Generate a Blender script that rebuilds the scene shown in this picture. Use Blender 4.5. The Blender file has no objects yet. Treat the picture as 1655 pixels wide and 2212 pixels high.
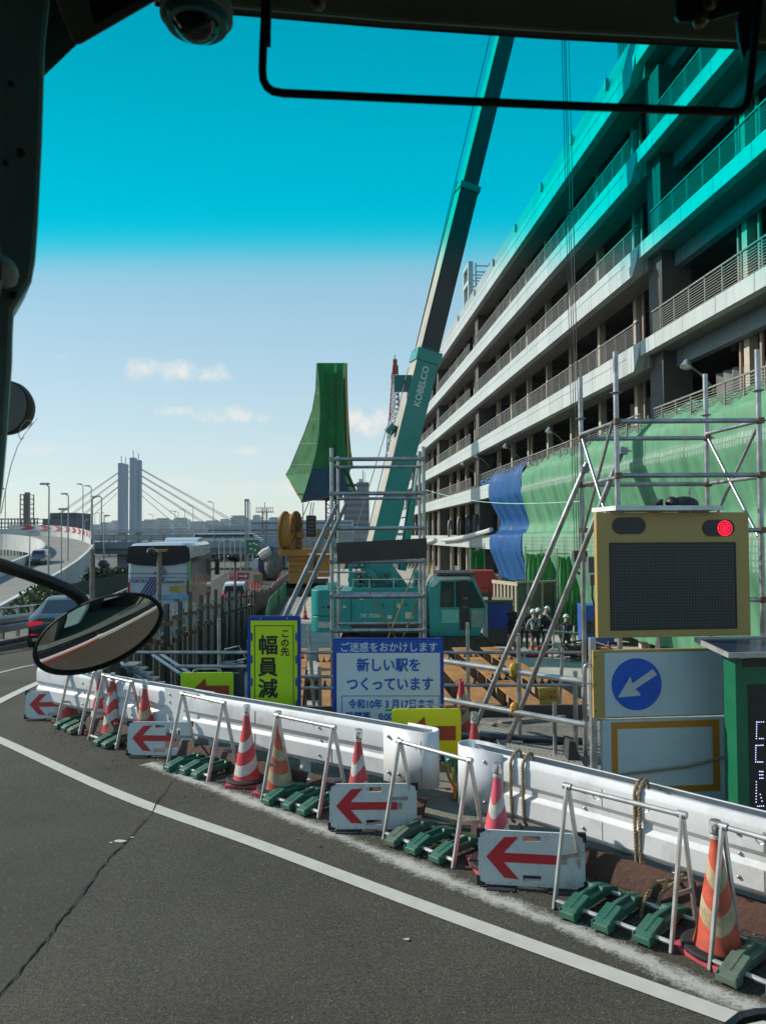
import bpy, bmesh, math, random
from mathutils import Vector, Matrix
random.seed(7)
V = Vector
S = bpy.context.scene
C = S.collection
R = math.radians
# ------------------------------------------------------------------ camera
CAMZ, F, HZ = 2.55, 1660.0, 1157.0
PITCH, ROLL = math.atan((HZ - 1106) / F), R(-0.35)
cam = bpy.data.cameras.new("camera")
camo = bpy.data.objects.new("camera", cam)
C.objects.link(camo)
RC = Matrix.Rotation(math.pi / 2 + PITCH, 3, 'X') @ Matrix.Rotation(ROLL, 3, 'Z')
camo.matrix_world = Matrix.Translation((0, 0, CAMZ)) @ RC.to_4x4()
cam.sensor_fit = 'HORIZONTAL'
cam.sensor_width = 36
cam.lens = 36 * F / 1655
cam.clip_start = 0.02
cam.clip_end = 9000
cam.dof.use_dof = True
cam.dof.focus_distance = 14
cam.dof.aperture_fstop = 15
S.camera = camo
# ------------------------------------------------------------------ light
SUN_EL, SUN_AZ = R(31), R(-74)      # azimuth from +Y, negative to the left
sdir = V((math.sin(SUN_AZ) * math.cos(SUN_EL), math.cos(SUN_AZ) * math.cos(SUN_EL), math.sin(SUN_EL)))
sl = bpy.data.lights.new("sun", 'SUN')
sl.energy = 5.0
sl.angle = R(0.55)
sl.color = (1, 0.93, 0.82)
so = bpy.data.objects.new("sun", sl)
C.objects.link(so)
so.rotation_euler = sdir.to_track_quat('Z', 'Y').to_euler()
w = bpy.data.worlds.new("World")
S.world = w
w.use_nodes = True
wn, wl = w.node_tree.nodes, w.node_tree.links
wn.clear()
wo = wn.new("ShaderNodeOutputWorld")
bg = wn.new("ShaderNodeBackground")
sky = wn.new("ShaderNodeTexSky")
sky.sky_type = 'NISHITA'
sky.sun_disc = False
sky.sun_elevation = SUN_EL
sky.sun_rotation = SUN_AZ
sky.air_density = 1.0
sky.dust_density = 0.25
sky.ozone_density = 1.6
bg.inputs[1].default_value = 0.15
# small fair-weather clouds low over the horizon, in the sky itself
tc = wn.new("ShaderNodeTexCoord")
sep = wn.new("ShaderNodeSeparateXYZ")
wl.new(tc.outputs['Generated'], sep.inputs[0])


def wmath(op, a, b=None):
    n = wn.new("ShaderNodeMath")
    n.operation = op
    for i, q in enumerate((a, b)):
        if q is None:
            continue
        if isinstance(q, (int, float)):
            n.inputs[i].default_value = q
        else:
            wl.new(q, n.inputs[i])
    return n.outputs[0]


def wmap(val, a, b, c, d):
    n = wn.new("ShaderNodeMapRange")
    n.interpolation_type = 'SMOOTHSTEP'
    wl.new(val, n.inputs[0])
    for i, q in enumerate((a, b, c, d)):
        n.inputs[i + 1].default_value = q
    return n.outputs[0]


CLOUDS = [(-.285, .218, .075, .020, 1.0), (-.235, .214, .045, .016, .9), (-.27, .165, .035, .010, .8), (-.21, .158, .05, .017, 1.0),
          (-.18, .112, .03, .008, 1.0), (-.155, .155, .014, .010, .7), (-.02, .15, .05, .028, 1.25), (.03, .12, .04, .04, 1.0),
          (-.42, .238, .014, .008, .6), (-.44, .115, .06, .010, .5), (-.12, .063, .16, .012, .45), (-.3, .07, .14, .010, .35)]
axy = wmath('DIVIDE', sep.outputs[0], wmath('MAXIMUM', sep.outputs[1], .05))
azz = wmath('DIVIDE', sep.outputs[2], wmath('MAXIMUM', sep.outputs[1], .05))
noi = wn.new("ShaderNodeTexNoise")
noi.inputs['Scale'].default_value = 38
noi.inputs['Detail'].default_value = 7
noi.inputs['Roughness'].default_value = .62
wl.new(tc.outputs['Generated'], noi.inputs['Vector'])
nz = wmath('SUBTRACT', noi.outputs[0], .5)
tot = None
for (cx, cz, rx, rz, st) in CLOUDS:
    dx = wmath('DIVIDE', wmath('SUBTRACT', axy, cx), rx)
    dz = wmath('DIVIDE', wmath('SUBTRACT', azz, cz), rz)
    dd = wmath('ADD', wmath('MULTIPLY', dx, dx), wmath('MULTIPLY', dz, dz))
    q = wmath('ADD', wmath('SUBTRACT', 1.0, dd), wmath('MULTIPLY', nz, 3.4))
    q = wmath('MULTIPLY', wmap(q, .1, 1.7, 0, 1), st * .8)
    tot = q if tot is None else wmath('MAXIMUM', tot, q)
# pale marine sky: whiter and brighter low down than the clear-air model
ramp = wn.new("ShaderNodeValToRGB")
wl.new(sep.outputs[2], ramp.inputs[0])
stops = [(0, (.68, .77, .73)), (.04, (.69, .79, .75)), (.12, (.59, .75, .79)), (.25, (.41, .65, .78)), (.4, (.25, .55, .73)), (.6, (.15, .42, .63)), (1, (.09, .26, .46))]
ramp.color_ramp.elements[0].position, ramp.color_ramp.elements[1].position = 0, 1
for q_, c_ in stops[1:-1]:
    ramp.color_ramp.elements.new(q_)
for e_, (q_, c_) in zip(ramp.color_ramp.elements, stops):
    e_.position, e_.color = q_, (*c_, 1)
scl = wn.new("ShaderNodeVectorMath"); scl.operation = 'SCALE'
wl.new(ramp.outputs[0], scl.inputs[0]); scl.inputs['Scale'].default_value = 1 / .15
mxs = wn.new("ShaderNodeMix"); mxs.data_type = 'RGBA'; mxs.inputs[0].default_value = .8
wl.new(sky.outputs[0], mxs.inputs[6]); wl.new(scl.outputs[0], mxs.inputs[7])
mixc = wn.new("ShaderNodeMix")
mixc.data_type = 'RGBA'
wl.new(wmath('MINIMUM', tot, .92), mixc.inputs[0])
wl.new(mxs.outputs[2], mixc.inputs[6])
mixc.inputs[7].default_value = (6.2, 5.9, 5.4, 1)
wl.new(mixc.outputs[2], bg.inputs[0])
wl.new(bg.outputs[0], wo.inputs[0])
S.view_settings.view_transform = 'Standard'
S.view_settings.look = 'None'
S.view_settings.exposure = 0.0
S.view_settings.gamma = 1
S.cycles.max_bounces = 6
S.cycles.transparent_max_bounces = 24
S.cycles.volume_bounces = 0
S.cycles.caustics_reflective = False
S.cycles.caustics_refractive = False


# ------------------------------------------------------------------ helpers
def W(px, py, Y):
    """point at depth Y seen at photo pixel (px, py) of a 1655 x 2212 frame"""
    d = RC @ V(((px - 827.5) / F, (1106 - py) / F, -1))
    return V((0, 0, CAMZ)) + d * (Y / d.y)


def G(px, py, z=0.0):
    d = RC @ V(((px - 827.5) / F, (1106 - py) / F, -1))
    return V((0, 0, CAMZ)) + d * ((z - CAMZ) / d.z)


def roadz(y):
    if y < 11:
        return 0.0
    if y > 66:
        return -2.95
    t = y - 11
    return -.06 * t * min(1, t / 8) if t < 8 else max(-2.95, -.06 * (t - 4) - .24)


MATS = {}


def M(name, col, rough=.6, metal=0, var=.12, scale=5, bump=0, bscale=60, dirt=0, dcol=(.05, .045, .04), dscale=3, spec=.5, emit=0, coat=0):
    if name in MATS:
        return MATS[name]
    m = bpy.data.materials.new(name)
    m.use_nodes = True
    n, l = m.node_tree.nodes, m.node_tree.links
    b = n["Principled BSDF"]
    b.inputs['Roughness'].default_value = rough
    b.inputs['Metallic'].default_value = metal
    b.inputs['Specular IOR Level'].default_value = spec
    b.inputs['Coat Weight'].default_value = coat
    c4 = (*col, 1)
    if var or dirt or bump:
        t = n.new("ShaderNodeTexCoord")
        no = n.new("ShaderNodeTexNoise")
        no.inputs['Scale'].default_value = scale
        no.inputs['Detail'].default_value = 6
        l.new(t.outputs['Object'], no.inputs['Vector'])
        mr = n.new("ShaderNodeMapRange")
        l.new(no.outputs[0], mr.inputs[0])
        mr.inputs[1].default_value, mr.inputs[2].default_value = .3, .7
        mr.inputs[3].default_value, mr.inputs[4].default_value = 1 - var, 1 + var
        mx = n.new("ShaderNodeMix")
        mx.data_type = 'RGBA'
        mx.blend_type = 'MULTIPLY'
        mx.inputs[0].default_value = 1
        mx.inputs[6].default_value = c4
        l.new(mr.outputs[0], mx.inputs[7])
        out = mx.outputs[2]
        if dirt:
            n2 = n.new("ShaderNodeTexNoise")
            n2.inputs['Scale'].default_value = dscale
            n2.inputs['Detail'].default_value = 9
            n2.inputs['Roughness'].default_value = .68
            l.new(t.outputs['Object'], n2.inputs['Vector'])
            m2 = n.new("ShaderNodeMapRange")
            l.new(n2.outputs[0], m2.inputs[0])
            m2.inputs[1].default_value, m2.inputs[2].default_value = .5, .72
            m2.inputs[3].default_value, m2.inputs[4].default_value = 0, dirt
            m3 = n.new("ShaderNodeMix")
            m3.data_type = 'RGBA'
            l.new(m2.outputs[0], m3.inputs[0])
            l.new(out, m3.inputs[6])
            m3.inputs[7].default_value = (*dcol, 1)
            out = m3.outputs[2]
        l.new(out, b.inputs['Base Color'])
        r2 = n.new("ShaderNodeMapRange")
        l.new(no.outputs[0], r2.inputs[0])
        r2.inputs[3].default_value, r2.inputs[4].default_value = max(.02, rough - .12), min(1, rough + .12)
        l.new(r2.outputs[0], b.inputs['Roughness'])
        if bump:
            n3 = n.new("ShaderNodeTexNoise")
            n3.inputs['Scale'].default_value = bscale
            n3.inputs['Detail'].default_value = 4
            l.new(t.outputs['Object'], n3.inputs['Vector'])
            bp = n.new("ShaderNodeBump")
            bp.inputs['Strength'].default_value = min(1, bump)
            bp.inputs['Distance'].default_value = .02
            l.new(n3.outputs[0], bp.inputs['Height'])
            l.new(bp.outputs[0], b.inputs['Normal'])
    else:
        b.inputs['Base Color'].default_value = c4
    if emit:
        b.inputs['Emission Color'].default_value = c4
        b.inputs['Emission Strength'].default_value = emit
    MATS[name] = m
    return m


def glassy(name, col, rough=.05, trans=1.0, ior=1.45):
    if name in MATS:
        return MATS[name]
    m = M(name, col, rough, var=0)
    b = m.node_tree.nodes["Principled BSDF"]
    b.inputs['Transmission Weight'].default_value = trans
    b.inputs['IOR'].default_value = ior
    return m


class MB:
    def __init__(s, T=None):
        s.v, s.f, s.mi, s.k, s.T = [], [], [], 0, T

    def mat(s, k):
        s.k = k
        return s

    def add(s, vs, fs):
        o = len(s.v)
        s.v += [tuple(s.T @ V(q)) if s.T else tuple(q) for q in vs]
        for f in fs:
            s.f.append([o + i for i in f])
            s.mi.append(s.k)
        return s

    def bb(s, x0, y0, z0, x1, y1, z1):
        x0, x1 = sorted((x0, x1)); y0, y1 = sorted((y0, y1)); z0, z1 = sorted((z0, z1))
        vs = [(x0, y0, z0), (x1, y0, z0), (x1, y1, z0), (x0, y1, z0), (x0, y0, z1), (x1, y0, z1), (x1, y1, z1), (x0, y1, z1)]
        return s.add(vs, [(0, 3, 2, 1), (4, 5, 6, 7), (0, 1, 5, 4), (1, 2, 6, 5), (2, 3, 7, 6), (3, 0, 4, 7)])

    def bar(s, p0, p1, wd, ht, up=(0, 0, 1)):
        """rectangular bar between two points"""
        p0, p1, up = V(p0), V(p1), V(up)
        d = (p1 - p0).normalized()
        sx = d.cross(up)
        if sx.length < 1e-4:
            sx = d.cross(V((1, 0, 0)))
        sx.normalize()
        sy = sx.cross(d)
        vs = []
        for p in (p0, p1):
            for a, b in ((-1, -1), (1, -1), (1, 1), (-1, 1)):
                vs.append(p + sx * (a * wd / 2) + sy * (b * ht / 2))
        return s.add(vs, [(3, 2, 1, 0), (4, 5, 6, 7), (0, 1, 5, 4), (1, 2, 6, 5), (2, 3, 7, 6), (3, 0, 4, 7)])

    def cyl(s, p0, p1, r0, r1=None, n=8, caps=True):
        r1 = r0 if r1 is None else r1
        p0, p1 = V(p0), V(p1)
        d = (p1 - p0).normalized()
        a = d.cross(V((0, 0, 1)))
        if a.length < 1e-3:
            a = V((1, 0, 0))
        a.normalize()
        b = d.cross(a)
        vs = []
        for p, r in ((p0, r0), (p1, r1)):
            for i in range(n):
                t = 2 * math.pi * i / n
                vs.append(p + a * (r * math.cos(t)) + b * (r * math.sin(t)))
        fs = [(i, (i + 1) % n, n + (i + 1) % n, n + i) for i in range(n)]
        if caps:
            fs += [tuple(range(n - 1, -1, -1)), tuple(range(n, 2 * n))]
        return s.add(vs, fs)

    def path(s, pts, r, n=6, closed=False):
        pts = [V(p) for p in pts]
        N = len(pts)
        vs, fs = [], []
        pa = None
        for i, p in enumerate(pts):
            if closed:
                d = pts[(i + 1) % N] - pts[i - 1]
            else:
                d = pts[min(i + 1, N - 1)] - pts[max(i - 1, 0)]
            d.normalize()
            if pa is None:
                pa = d.cross(V((0, 0, 1)))
                if pa.length < 1e-3:
                    pa = d.cross(V((1, 0, 0)))
            pa = (pa - d * pa.dot(d)).normalized()
            b = d.cross(pa)
            rr = r[i] if isinstance(r, (list, tuple)) else r
            for k in range(n):
                t = 2 * math.pi * k / n
                vs.append(p + pa * (rr * math.cos(t)) + b * (rr * math.sin(t)))
        for i in range(N if closed else N - 1):
            j = (i + 1) % N
            for k in range(n):
                fs.append((i * n + k, i * n + (k + 1) % n, j * n + (k + 1) % n, j * n + k))
        if not closed:
            fs += [tuple(range(n - 1, -1, -1)), tuple((N - 1) * n + k for k in range(n))]
        return s.add(vs, fs)

    def prism(s, poly, o, u, v, w):
        """polygon (a, b) -> o + a*u + b*v, extruded by vector w"""
        o, u, v, w = V(o), V(u), V(v), V(w)
        n = len(poly)
        vs = [o + u * a + v * b for a, b in poly] + [o + u * a + v * b + w for a, b in poly]
        fs = [tuple(range(n - 1, -1, -1)), tuple(range(n, 2 * n))] + [(i, (i + 1) % n, n + (i + 1) % n, n + i) for i in range(n)]
        if u.cross(v).dot(w) < 0:
            fs = [tuple(reversed(f)) for f in fs]
        return s.add(vs, fs)

    def lathe(s, prof, n=16, c=(0, 0, 0), ax=None, caps=True):
        c = V(c)
        q = V((0, 0, 1)).rotation_difference(V(ax)).to_matrix() if ax is not None else Matrix.Identity(3)
        vs, fs = [], []
        for r, z in prof:
            for i in range(n):
                t = 2 * math.pi * i / n
                vs.append(c + q @ V((r * math.cos(t), r * math.sin(t), z)))
        for j in range(len(prof) - 1):
            for i in range(n):
                fs.append((j * n + i, j * n + (i + 1) % n, (j + 1) * n + (i + 1) % n, (j + 1) * n + i))
        if caps:
            fs += [tuple(range(n - 1, -1, -1)), tuple((len(prof) - 1) * n + i for i in range(n))]
        return s.add(vs, fs)

    def ell(s, c, r, n=12, m=8):
        rx, ry, rz = r if isinstance(r, (list, tuple)) else (r, r, r)
        prof = [(math.sin(math.pi * j / m), -math.cos(math.pi * j / m)) for j in range(m + 1)]
        prof[0] = (1e-3, -1); prof[-1] = (1e-3, 1)
        vs, fs = [], []
        for a, z in prof:
            for i in range(n):
                t = 2 * math.pi * i / n
                vs.append((c[0] + rx * a * math.cos(t), c[1] + ry * a * math.sin(t), c[2] + rz * z))
        for j in range(m):
            for i in range(n):
                fs.append((j * n + i, j * n + (i + 1) % n, (j + 1) * n + (i + 1) % n, (j + 1) * n + i))
        return s.add(vs, fs)

    def grid(s, rows, closed=False, mats=None):
        """rows of points -> quads; mats: material per row strip"""
        n = len(rows[0])
        vs = [p for r in rows for p in r]
        o = len(s.v)
        s.v += [tuple(s.T @ V(q)) if s.T else tuple(q) for q in vs]
        for j in range(len(rows) - 1):
            for i in range(n if closed else n - 1):
                k = (i + 1) % n
                s.f.append([o + j * n + i, o + j * n + k, o + (j + 1) * n + k, o + (j + 1) * n + i])
                s.mi.append(mats[j] if mats else s.k)
        return s

    def sweep(s, prof, pts, up=(0, 0, 1)):
        """closed 2-D profile (sideways, up) along points"""
        pts = [V(p) for p in pts]
        rows = []
        for i, p in enumerate(pts):
            d = (pts[min(i + 1, len(pts) - 1)] - pts[max(i - 1, 0)])
            d.z = 0
            d.normalize()
            sx = V((d.y, -d.x, 0))
            rows.append([p + sx * a + V((0, 0, b)) for a, b in prof])
        s.grid(rows, closed=True)
        n = len(prof)
        s.add(rows[0], [tuple(range(n))])
        s.add(rows[-1], [tuple(range(n - 1, -1, -1))])
        return s

    def mesh(s, name, mats, smooth=False):
        me = bpy.data.meshes.new(name)
        me.from_pydata(s.v, [], s.f)
        for m in (mats if isinstance(mats, (list, tuple)) else [mats]):
            me.materials.append(m)
        me.polygons.foreach_set('material_index', s.mi)
        if smooth:
            me.polygons.foreach_set('use_smooth', [True] * len(s.f))
        bm = bmesh.new()
        bm.from_mesh(me)
        bmesh.ops.recalc_face_normals(bm, faces=bm.faces)
        bm.to_mesh(me)
        bm.free()
        if smooth:
            me.set_sharp_from_angle(angle=R(smooth if smooth > 1 else 38))
        me.update()
        return me

    def obj(s, name, mats, parent=None, smooth=False, bevel=0, label=None):
        o = bpy.data.objects.new(name, s.mesh(name, mats, smooth))
        C.objects.link(o)
        if parent:
            o.parent = parent
        if bevel:
            b = o.modifiers.new("bevel", 'BEVEL')
            b.width = bevel
            b.segments = 2
            b.limit_method = 'ANGLE'
        if label:
            o['label'] = label
        return o


def tag(o, label=None, cat=None, group=None, kind=None):
    for k, q in (('label', label), ('category', cat), ('group', group), ('kind', kind)):
        if q:
            o[k] = q
    return o


def thing(name, label, cat, loc=(0, 0, 0), rz=0, group=None):
    o = bpy.data.objects.new(name, None)
    C.objects.link(o)
    o.empty_display_size = .2
    o.location = loc
    o.rotation_euler = (0, 0, rz)
    return tag(o, label, cat, group)


def dup(root, label, loc=None, rz=None, group=None, scale=None):
    def cp(o, par):
        c = o.copy()
        C.objects.link(c)
        if par:
            c.parent = par
        for ch in list(o.children):
            cp(ch, c)
        return c
    r = cp(root, None)
    r['label'] = label
    if group:
        r['group'] = group
    if loc is not None:
        r.location = loc
    if rz is not None:
        r.rotation_euler = (0, 0, rz)
    if scale:
        r.scale = (scale,) * 3 if isinstance(scale, (int, float)) else scale
    return r


def text(body, size, mat, parent, o, rot=(R(90), 0, 0), name="lettering", bold=0, align='CENTER', ext=.002, sx=1, shear=0, spacing=1):
    cu = bpy.data.curves.new("lettering", 'FONT')
    cu.body = body
    cu.size = size
    cu.extrude = ext
    cu.shear = shear
    cu.align_x = align
    cu.align_y = 'CENTER'
    cu.resolution_u = 3
    cu.space_character = spacing
    t = bpy.data.objects.new("lettering_curve", cu)
    C.objects.link(t)
    dg = bpy.context.evaluated_depsgraph_get()
    dg.update()
    me = bpy.data.meshes.new_from_object(t.evaluated_get(dg))
    bpy.data.objects.remove(t)
    me.materials.clear()
    me.materials.append(mat)
    if bold:
        # heavier strokes: shifted copies, each a hair deeper
        bm = bmesh.new()
        for i, (a, b) in enumerate(((0, 0), (1, 0), (-1, 0), (0, 1), (0, -1), (.7, .7), (-.7, .7), (.7, -.7), (-.7, -.7))):
            n0 = len(bm.verts)
            bm.from_mesh(me)
            bm.verts.ensure_lookup_table()
            bmesh.ops.translate(bm, verts=bm.verts[n0:], vec=(a * bold / sx, b * bold, -.00012 * i))
        bm.to_mesh(me)
        bm.free()
    ob = bpy.data.objects.new(name, me)
    C.objects.link(ob)
    ob.parent = parent
    ob.location = o
    ob.rotation_euler = rot
    ob.scale = (sx, 1, 1)
    return ob


# ------------------------------------------------------------------ common materials
steel = M("galvanised_steel", (.42, .43, .43), .42, .75, var=.25, scale=9, dirt=.5, dcol=(.2, .16, .12), dscale=5)
pipe = M("scaffold_pipe", (.36, .37, .38), .38, .8, var=.25, scale=7, dirt=.6, dcol=(.15, .12, .1), dscale=6)
darkst = M("dark_steel", (.06, .055, .05), .6, .3, var=.3, scale=6)
black = M("black_plastic", (.012, .012, .013), .5, var=.2)
rubber = M("rubber", (.015, .015, .015), .8, var=.2)
white = M("white_paint", (.68, .69, .7), .4, var=.06, scale=2, dirt=.5, dcol=(.36, .32, .26), dscale=3.2, coat=.15)
wood = M("weathered_plank", (.085, .036, .022), .75, var=.35, scale=4, bump=.3, bscale=30, dirt=.5, dcol=(.05, .035, .03), dscale=5)
concrete = M("concrete", (.42, .395, .34), .85, var=.15, scale=1.2, bump=.25, bscale=25, dirt=.5, dcol=(.16, .15, .13), dscale=.8)
red = M("sign_red", (.52, .02, .03), .4, var=.12)
orange = M("cone_orange_red", (.53, .04, .05), .5, var=.22, scale=12, dirt=.75, dcol=(.24, .12, .08), dscale=6)
glassd = M("dark_glass", (.012, .018, .022), .06, var=0, spec=.6)
# ------------------------------------------------------------------ asphalt material
def asphalt(name, base, grain=.5):
    m = M(name, base, .88, var=.26, scale=.55, spec=.3, dirt=.5, dcol=tuple(c * .62 for c in base), dscale=.45)
    n, l = m.node_tree.nodes, m.node_tree.links
    b = n["Principled BSDF"]
    t = n.new("ShaderNodeTexCoord")
    src = b.inputs['Base Color'].links[0].from_socket
    vo = n.new("ShaderNodeTexVoronoi")
    vo.inputs['Scale'].default_value = 130
    l.new(t.outputs['Object'], vo.inputs['Vector'])
    sp = n.new("ShaderNodeSeparateColor")
    l.new(vo.outputs['Color'], sp.inputs[0])
    mr = n.new("ShaderNodeMapRange")
    l.new(sp.outputs[0], mr.inputs[0])
    mr.inputs[3].default_value, mr.inputs[4].default_value = 1 - grain, 1 + grain
    n2 = n.new("ShaderNodeTexNoise")
    n2.inputs['Scale'].default_value = 45
    n2.inputs['Detail'].default_value = 8
    n2.inputs['Roughness'].default_value = .8
    l.new(t.outputs['Object'], n2.inputs['Vector'])
    mr2 = n.new("ShaderNodeMapRange")
    l.new(n2.outputs[0], mr2.inputs[0])
    mr2.inputs[1].default_value, mr2.inputs[2].default_value = .3, .7
    mr2.inputs[3].default_value, mr2.inputs[4].default_value = .72, 1.3
    mu = n.new("ShaderNodeMath")
    mu.operation = 'MULTIPLY'
    l.new(mr.outputs[0], mu.inputs[0])
    l.new(mr2.outputs[0], mu.inputs[1])
    # scattered pale stones
    n4 = n.new("ShaderNodeMath")
    n4.operation = 'GREATER_THAN'
    l.new(sp.outputs[1], n4.inputs[0])
    n4.inputs[1].default_value = .982
    mx = n.new("ShaderNodeMix")
    mx.data_type = 'RGBA'
    mx.blend_type = 'MULTIPLY'
    mx.inputs[0].default_value = 1
    l.new(src, mx.inputs[6])
    l.new(mu.outputs[0], mx.inputs[7])
    m3 = n.new("ShaderNodeMix")
    m3.data_type = 'RGBA'
    l.new(n4.outputs[0], m3.inputs[0])
    l.new(mx.outputs[2], m3.inputs[6])
    m3.inputs[7].default_value = (.15, .135, .11, 1)
    # a long dusty smear
    wv = n.new("ShaderNodeTexNoise")
    wv.inputs['Scale'].default_value = .9
    wv.inputs['Detail'].default_value = 5
    mp = n.new("ShaderNodeMapping")
    mp.inputs['Rotation'].default_value = (0, 0, R(-20))
    mp.inputs['Scale'].default_value = (.25, 1.6, 1)
    l.new(t.outputs['Object'], mp.inputs[0])
    l.new(mp.outputs[0], wv.inputs['Vector'])
    m4 = n.new("ShaderNodeMapRange")
    l.new(wv.outputs[0], m4.inputs[0])
    m4.inputs[1].default_value, m4.inputs[2].default_value = .52, .75
    m4.inputs[3].default_value, m4.inputs[4].default_value = 0, .35
    m5 = n.new("ShaderNodeMix")
    m5.data_type = 'RGBA'
    l.new(m4.outputs[0], m5.inputs[0])
    l.new(m3.outputs[2], m5.inputs[6])
    m5.inputs[7].default_value = (.085, .072, .05, 1)
    l.new(m5.outputs[2], b.inputs['Base Color'])
    bp = n.new("ShaderNodeBump")
    bp.inputs['Strength'].default_value = .55
    bp.inputs['Distance'].default_value = .006
    l.new(vo.outputs['Distance'], bp.inputs['Height'])
    l.new(bp.outputs[0], b.inputs['Normal'])
    return m


asph = asphalt("asphalt", (.064, .058, .044))
asph2 = asphalt("asphalt_old", (.055, .05, .04), .3)


def worn(name, col, lo, hi, under):
    """paint worn away to the asphalt colour"""
    m = M(name, col, .7, var=.06, scale=8)
    n, l = m.node_tree.nodes, m.node_tree.links
    b = n["Principled BSDF"]
    src = b.inputs['Base Color'].links[0].from_socket
    t = n.new("ShaderNodeTexCoord")
    no = n.new("ShaderNodeTexNoise")
    no.inputs['Scale'].default_value = 26
    no.inputs['Detail'].default_value = 9
    no.inputs['Roughness'].default_value = .75
    l.new(t.outputs['Object'], no.inputs['Vector'])
    mr = n.new("ShaderNodeMapRange")
    l.new(no.outputs[0], mr.inputs[0])
    mr.inputs[1].default_value, mr.inputs[2].default_value = lo, hi
    mx = n.new("ShaderNodeMix")
    mx.data_type = 'RGBA'
    l.new(mr.outputs[0], mx.inputs[0])
    l.new(src, mx.inputs[6])
    mx.inputs[7].default_value = (*under, 1)
    l.new(mx.outputs[2], b.inputs['Base Color'])
    return m


linep = worn("road_paint", (.5, .475, .42), .64, .7, (.09, .085, .08))
linew = worn("road_paint_worn", (.5, .49, .45), .36, .72, (.075, .068, .058))

# ------------------------------------------------------------------ far land, road, apron, pit, deck
land = M("dry_land", (.13, .13, .1), .95, var=.3, scale=.02)
m = MB()
N = 40
m.add([(0, 600, -4.3)] + [(4500 * math.sin(2 * math.pi * i / N), 600 + 4500 * math.cos(2 * math.pi * i / N), -4.3) for i in range(N)],
      [(0, (i + 1) % N + 1, i + 1) for i in range(N)])
tag(m.obj("ground", land), kind='structure')

RAIL = [(7.6, 1.35), (5.0, 3.42), (2.65, 5.3), (.71, 6.81), (.55, 7.2), (-2.1, 9.05), (-4.6, 10.95)]
REDGE = [(-6, 9.5), (3.42, 5.0), (5.3, 2.65), (6.81, .71), (9.05, -2.1), (10.95, -4.6), (14, -4.9), (20, -5.75), (32, -7.1), (45, -8.0), (60, -9.2),
         (80, -10.6), (110, -13), (160, -16), (260, -20), (400, -24)]
LEDGE = [(-6, -40), (8, -40), (15, -16), (20, -11.9), (24, -11.8), (30, -12.7), (45, -14.6), (66, -17.5), (110, -23), (160, -28), (260, -34), (400, -40)]


def lerp(tab, y):
    for (a, b), (c, d) in zip(tab, tab[1:]):
        if a <= y <= c:
            return b + (d - b) * (y - a) / (c - a)
    return tab[-1][1]


ys = [-6, 0, 2, 2.65, 3.42, 4.2, 5.3, 6, 6.81, 8, 9.05, 10, 10.95, 11.5, 12, 13, 14, 15, 16, 17, 18, 19, 20, 22, 24, 27, 30, 32, 36, 40, 45, 50, 55, 60, 66, 80, 110, 160, 260, 400]
rows = []
for y in ys:
    a, b = lerp(LEDGE, y), lerp(REDGE, y)
    if 2.65 <= y <= 10.95:
        pass
    rows.append([(a + (b - a) * i / 8, y, roadz(y)) for i in range(9)])
m = MB().grid(rows)
tag(m.obj("road", asph), kind='structure')
# verge on the left
rows = [[(lerp(LEDGE, y) - dx, y, roadz(y) - .004 + dz) for dx, dz in ((60, -.6), (6, 0), (0, 0))] for y in ys if y >= 12]
verge = M("verge_soil", (.12, .11, .08), .95, var=.3, scale=.6)
tag(MB().grid(rows).obj("verge", verge), kind='structure')
# patch of older asphalt with a ragged joint
ck = [G(270, 1823), G(240, 1850), G(205, 1893), G(165, 1948), G(120, 2004), G(85, 2050), G(35, 2110), G(-60, 2215)]
m = MB()
pts = [(p.x, p.y, .004) for p in ck] + [(-6, 2.2, .004), (-9, 6, .004)] + [(p.x, p.y, .004) for p in (G(-40, 1690), G(120, 1722), G(315, 1770))]
m.add(pts, [tuple(range(len(pts)))])
tag(m.obj("road_patch", asph2), kind='structure')
rnd = random.Random(3)
m = MB()
fine = []
for a, b in zip([G(372, 1690), G(320, 1765)] + ck, [G(320, 1765)] + ck):
    for t in range(6):
        p = a.lerp(b, t / 6)
        fine.append(p + V((rnd.uniform(-.012, .012), rnd.uniform(-.012, .012), 0)))
rows = [[(p.x - q * rnd.uniform(.4, 1.5), p.y - q * .3, .008), (p.x + q * rnd.uniform(.4, 1.5), p.y + q * .3, .008)] for p in fine for q in (rnd.uniform(.002, .009),)]
m.grid(rows)
tag(m.obj("road_crack", M("tar", (.012, .011, .01), .9, var=.2)), kind='structure')
m = MB()
for (px, py, s) in ((258, 1820, .055), (880, 2033, .022), (285, 1812, .02), (240, 1823, .02), (772, 1772, .012)):
    p = G(px, py)
    m.add([(p.x + s * rnd.uniform(.6, 1.4) * math.cos(t), p.y + s * .6 * rnd.uniform(.5, 1.3) * math.sin(t), .009) for t in (0, 1.1, 2, 3, 4.2, 5.2)], [tuple(range(6))])
tag(m.obj("road_paint_chips", linep), kind='structure')


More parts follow.
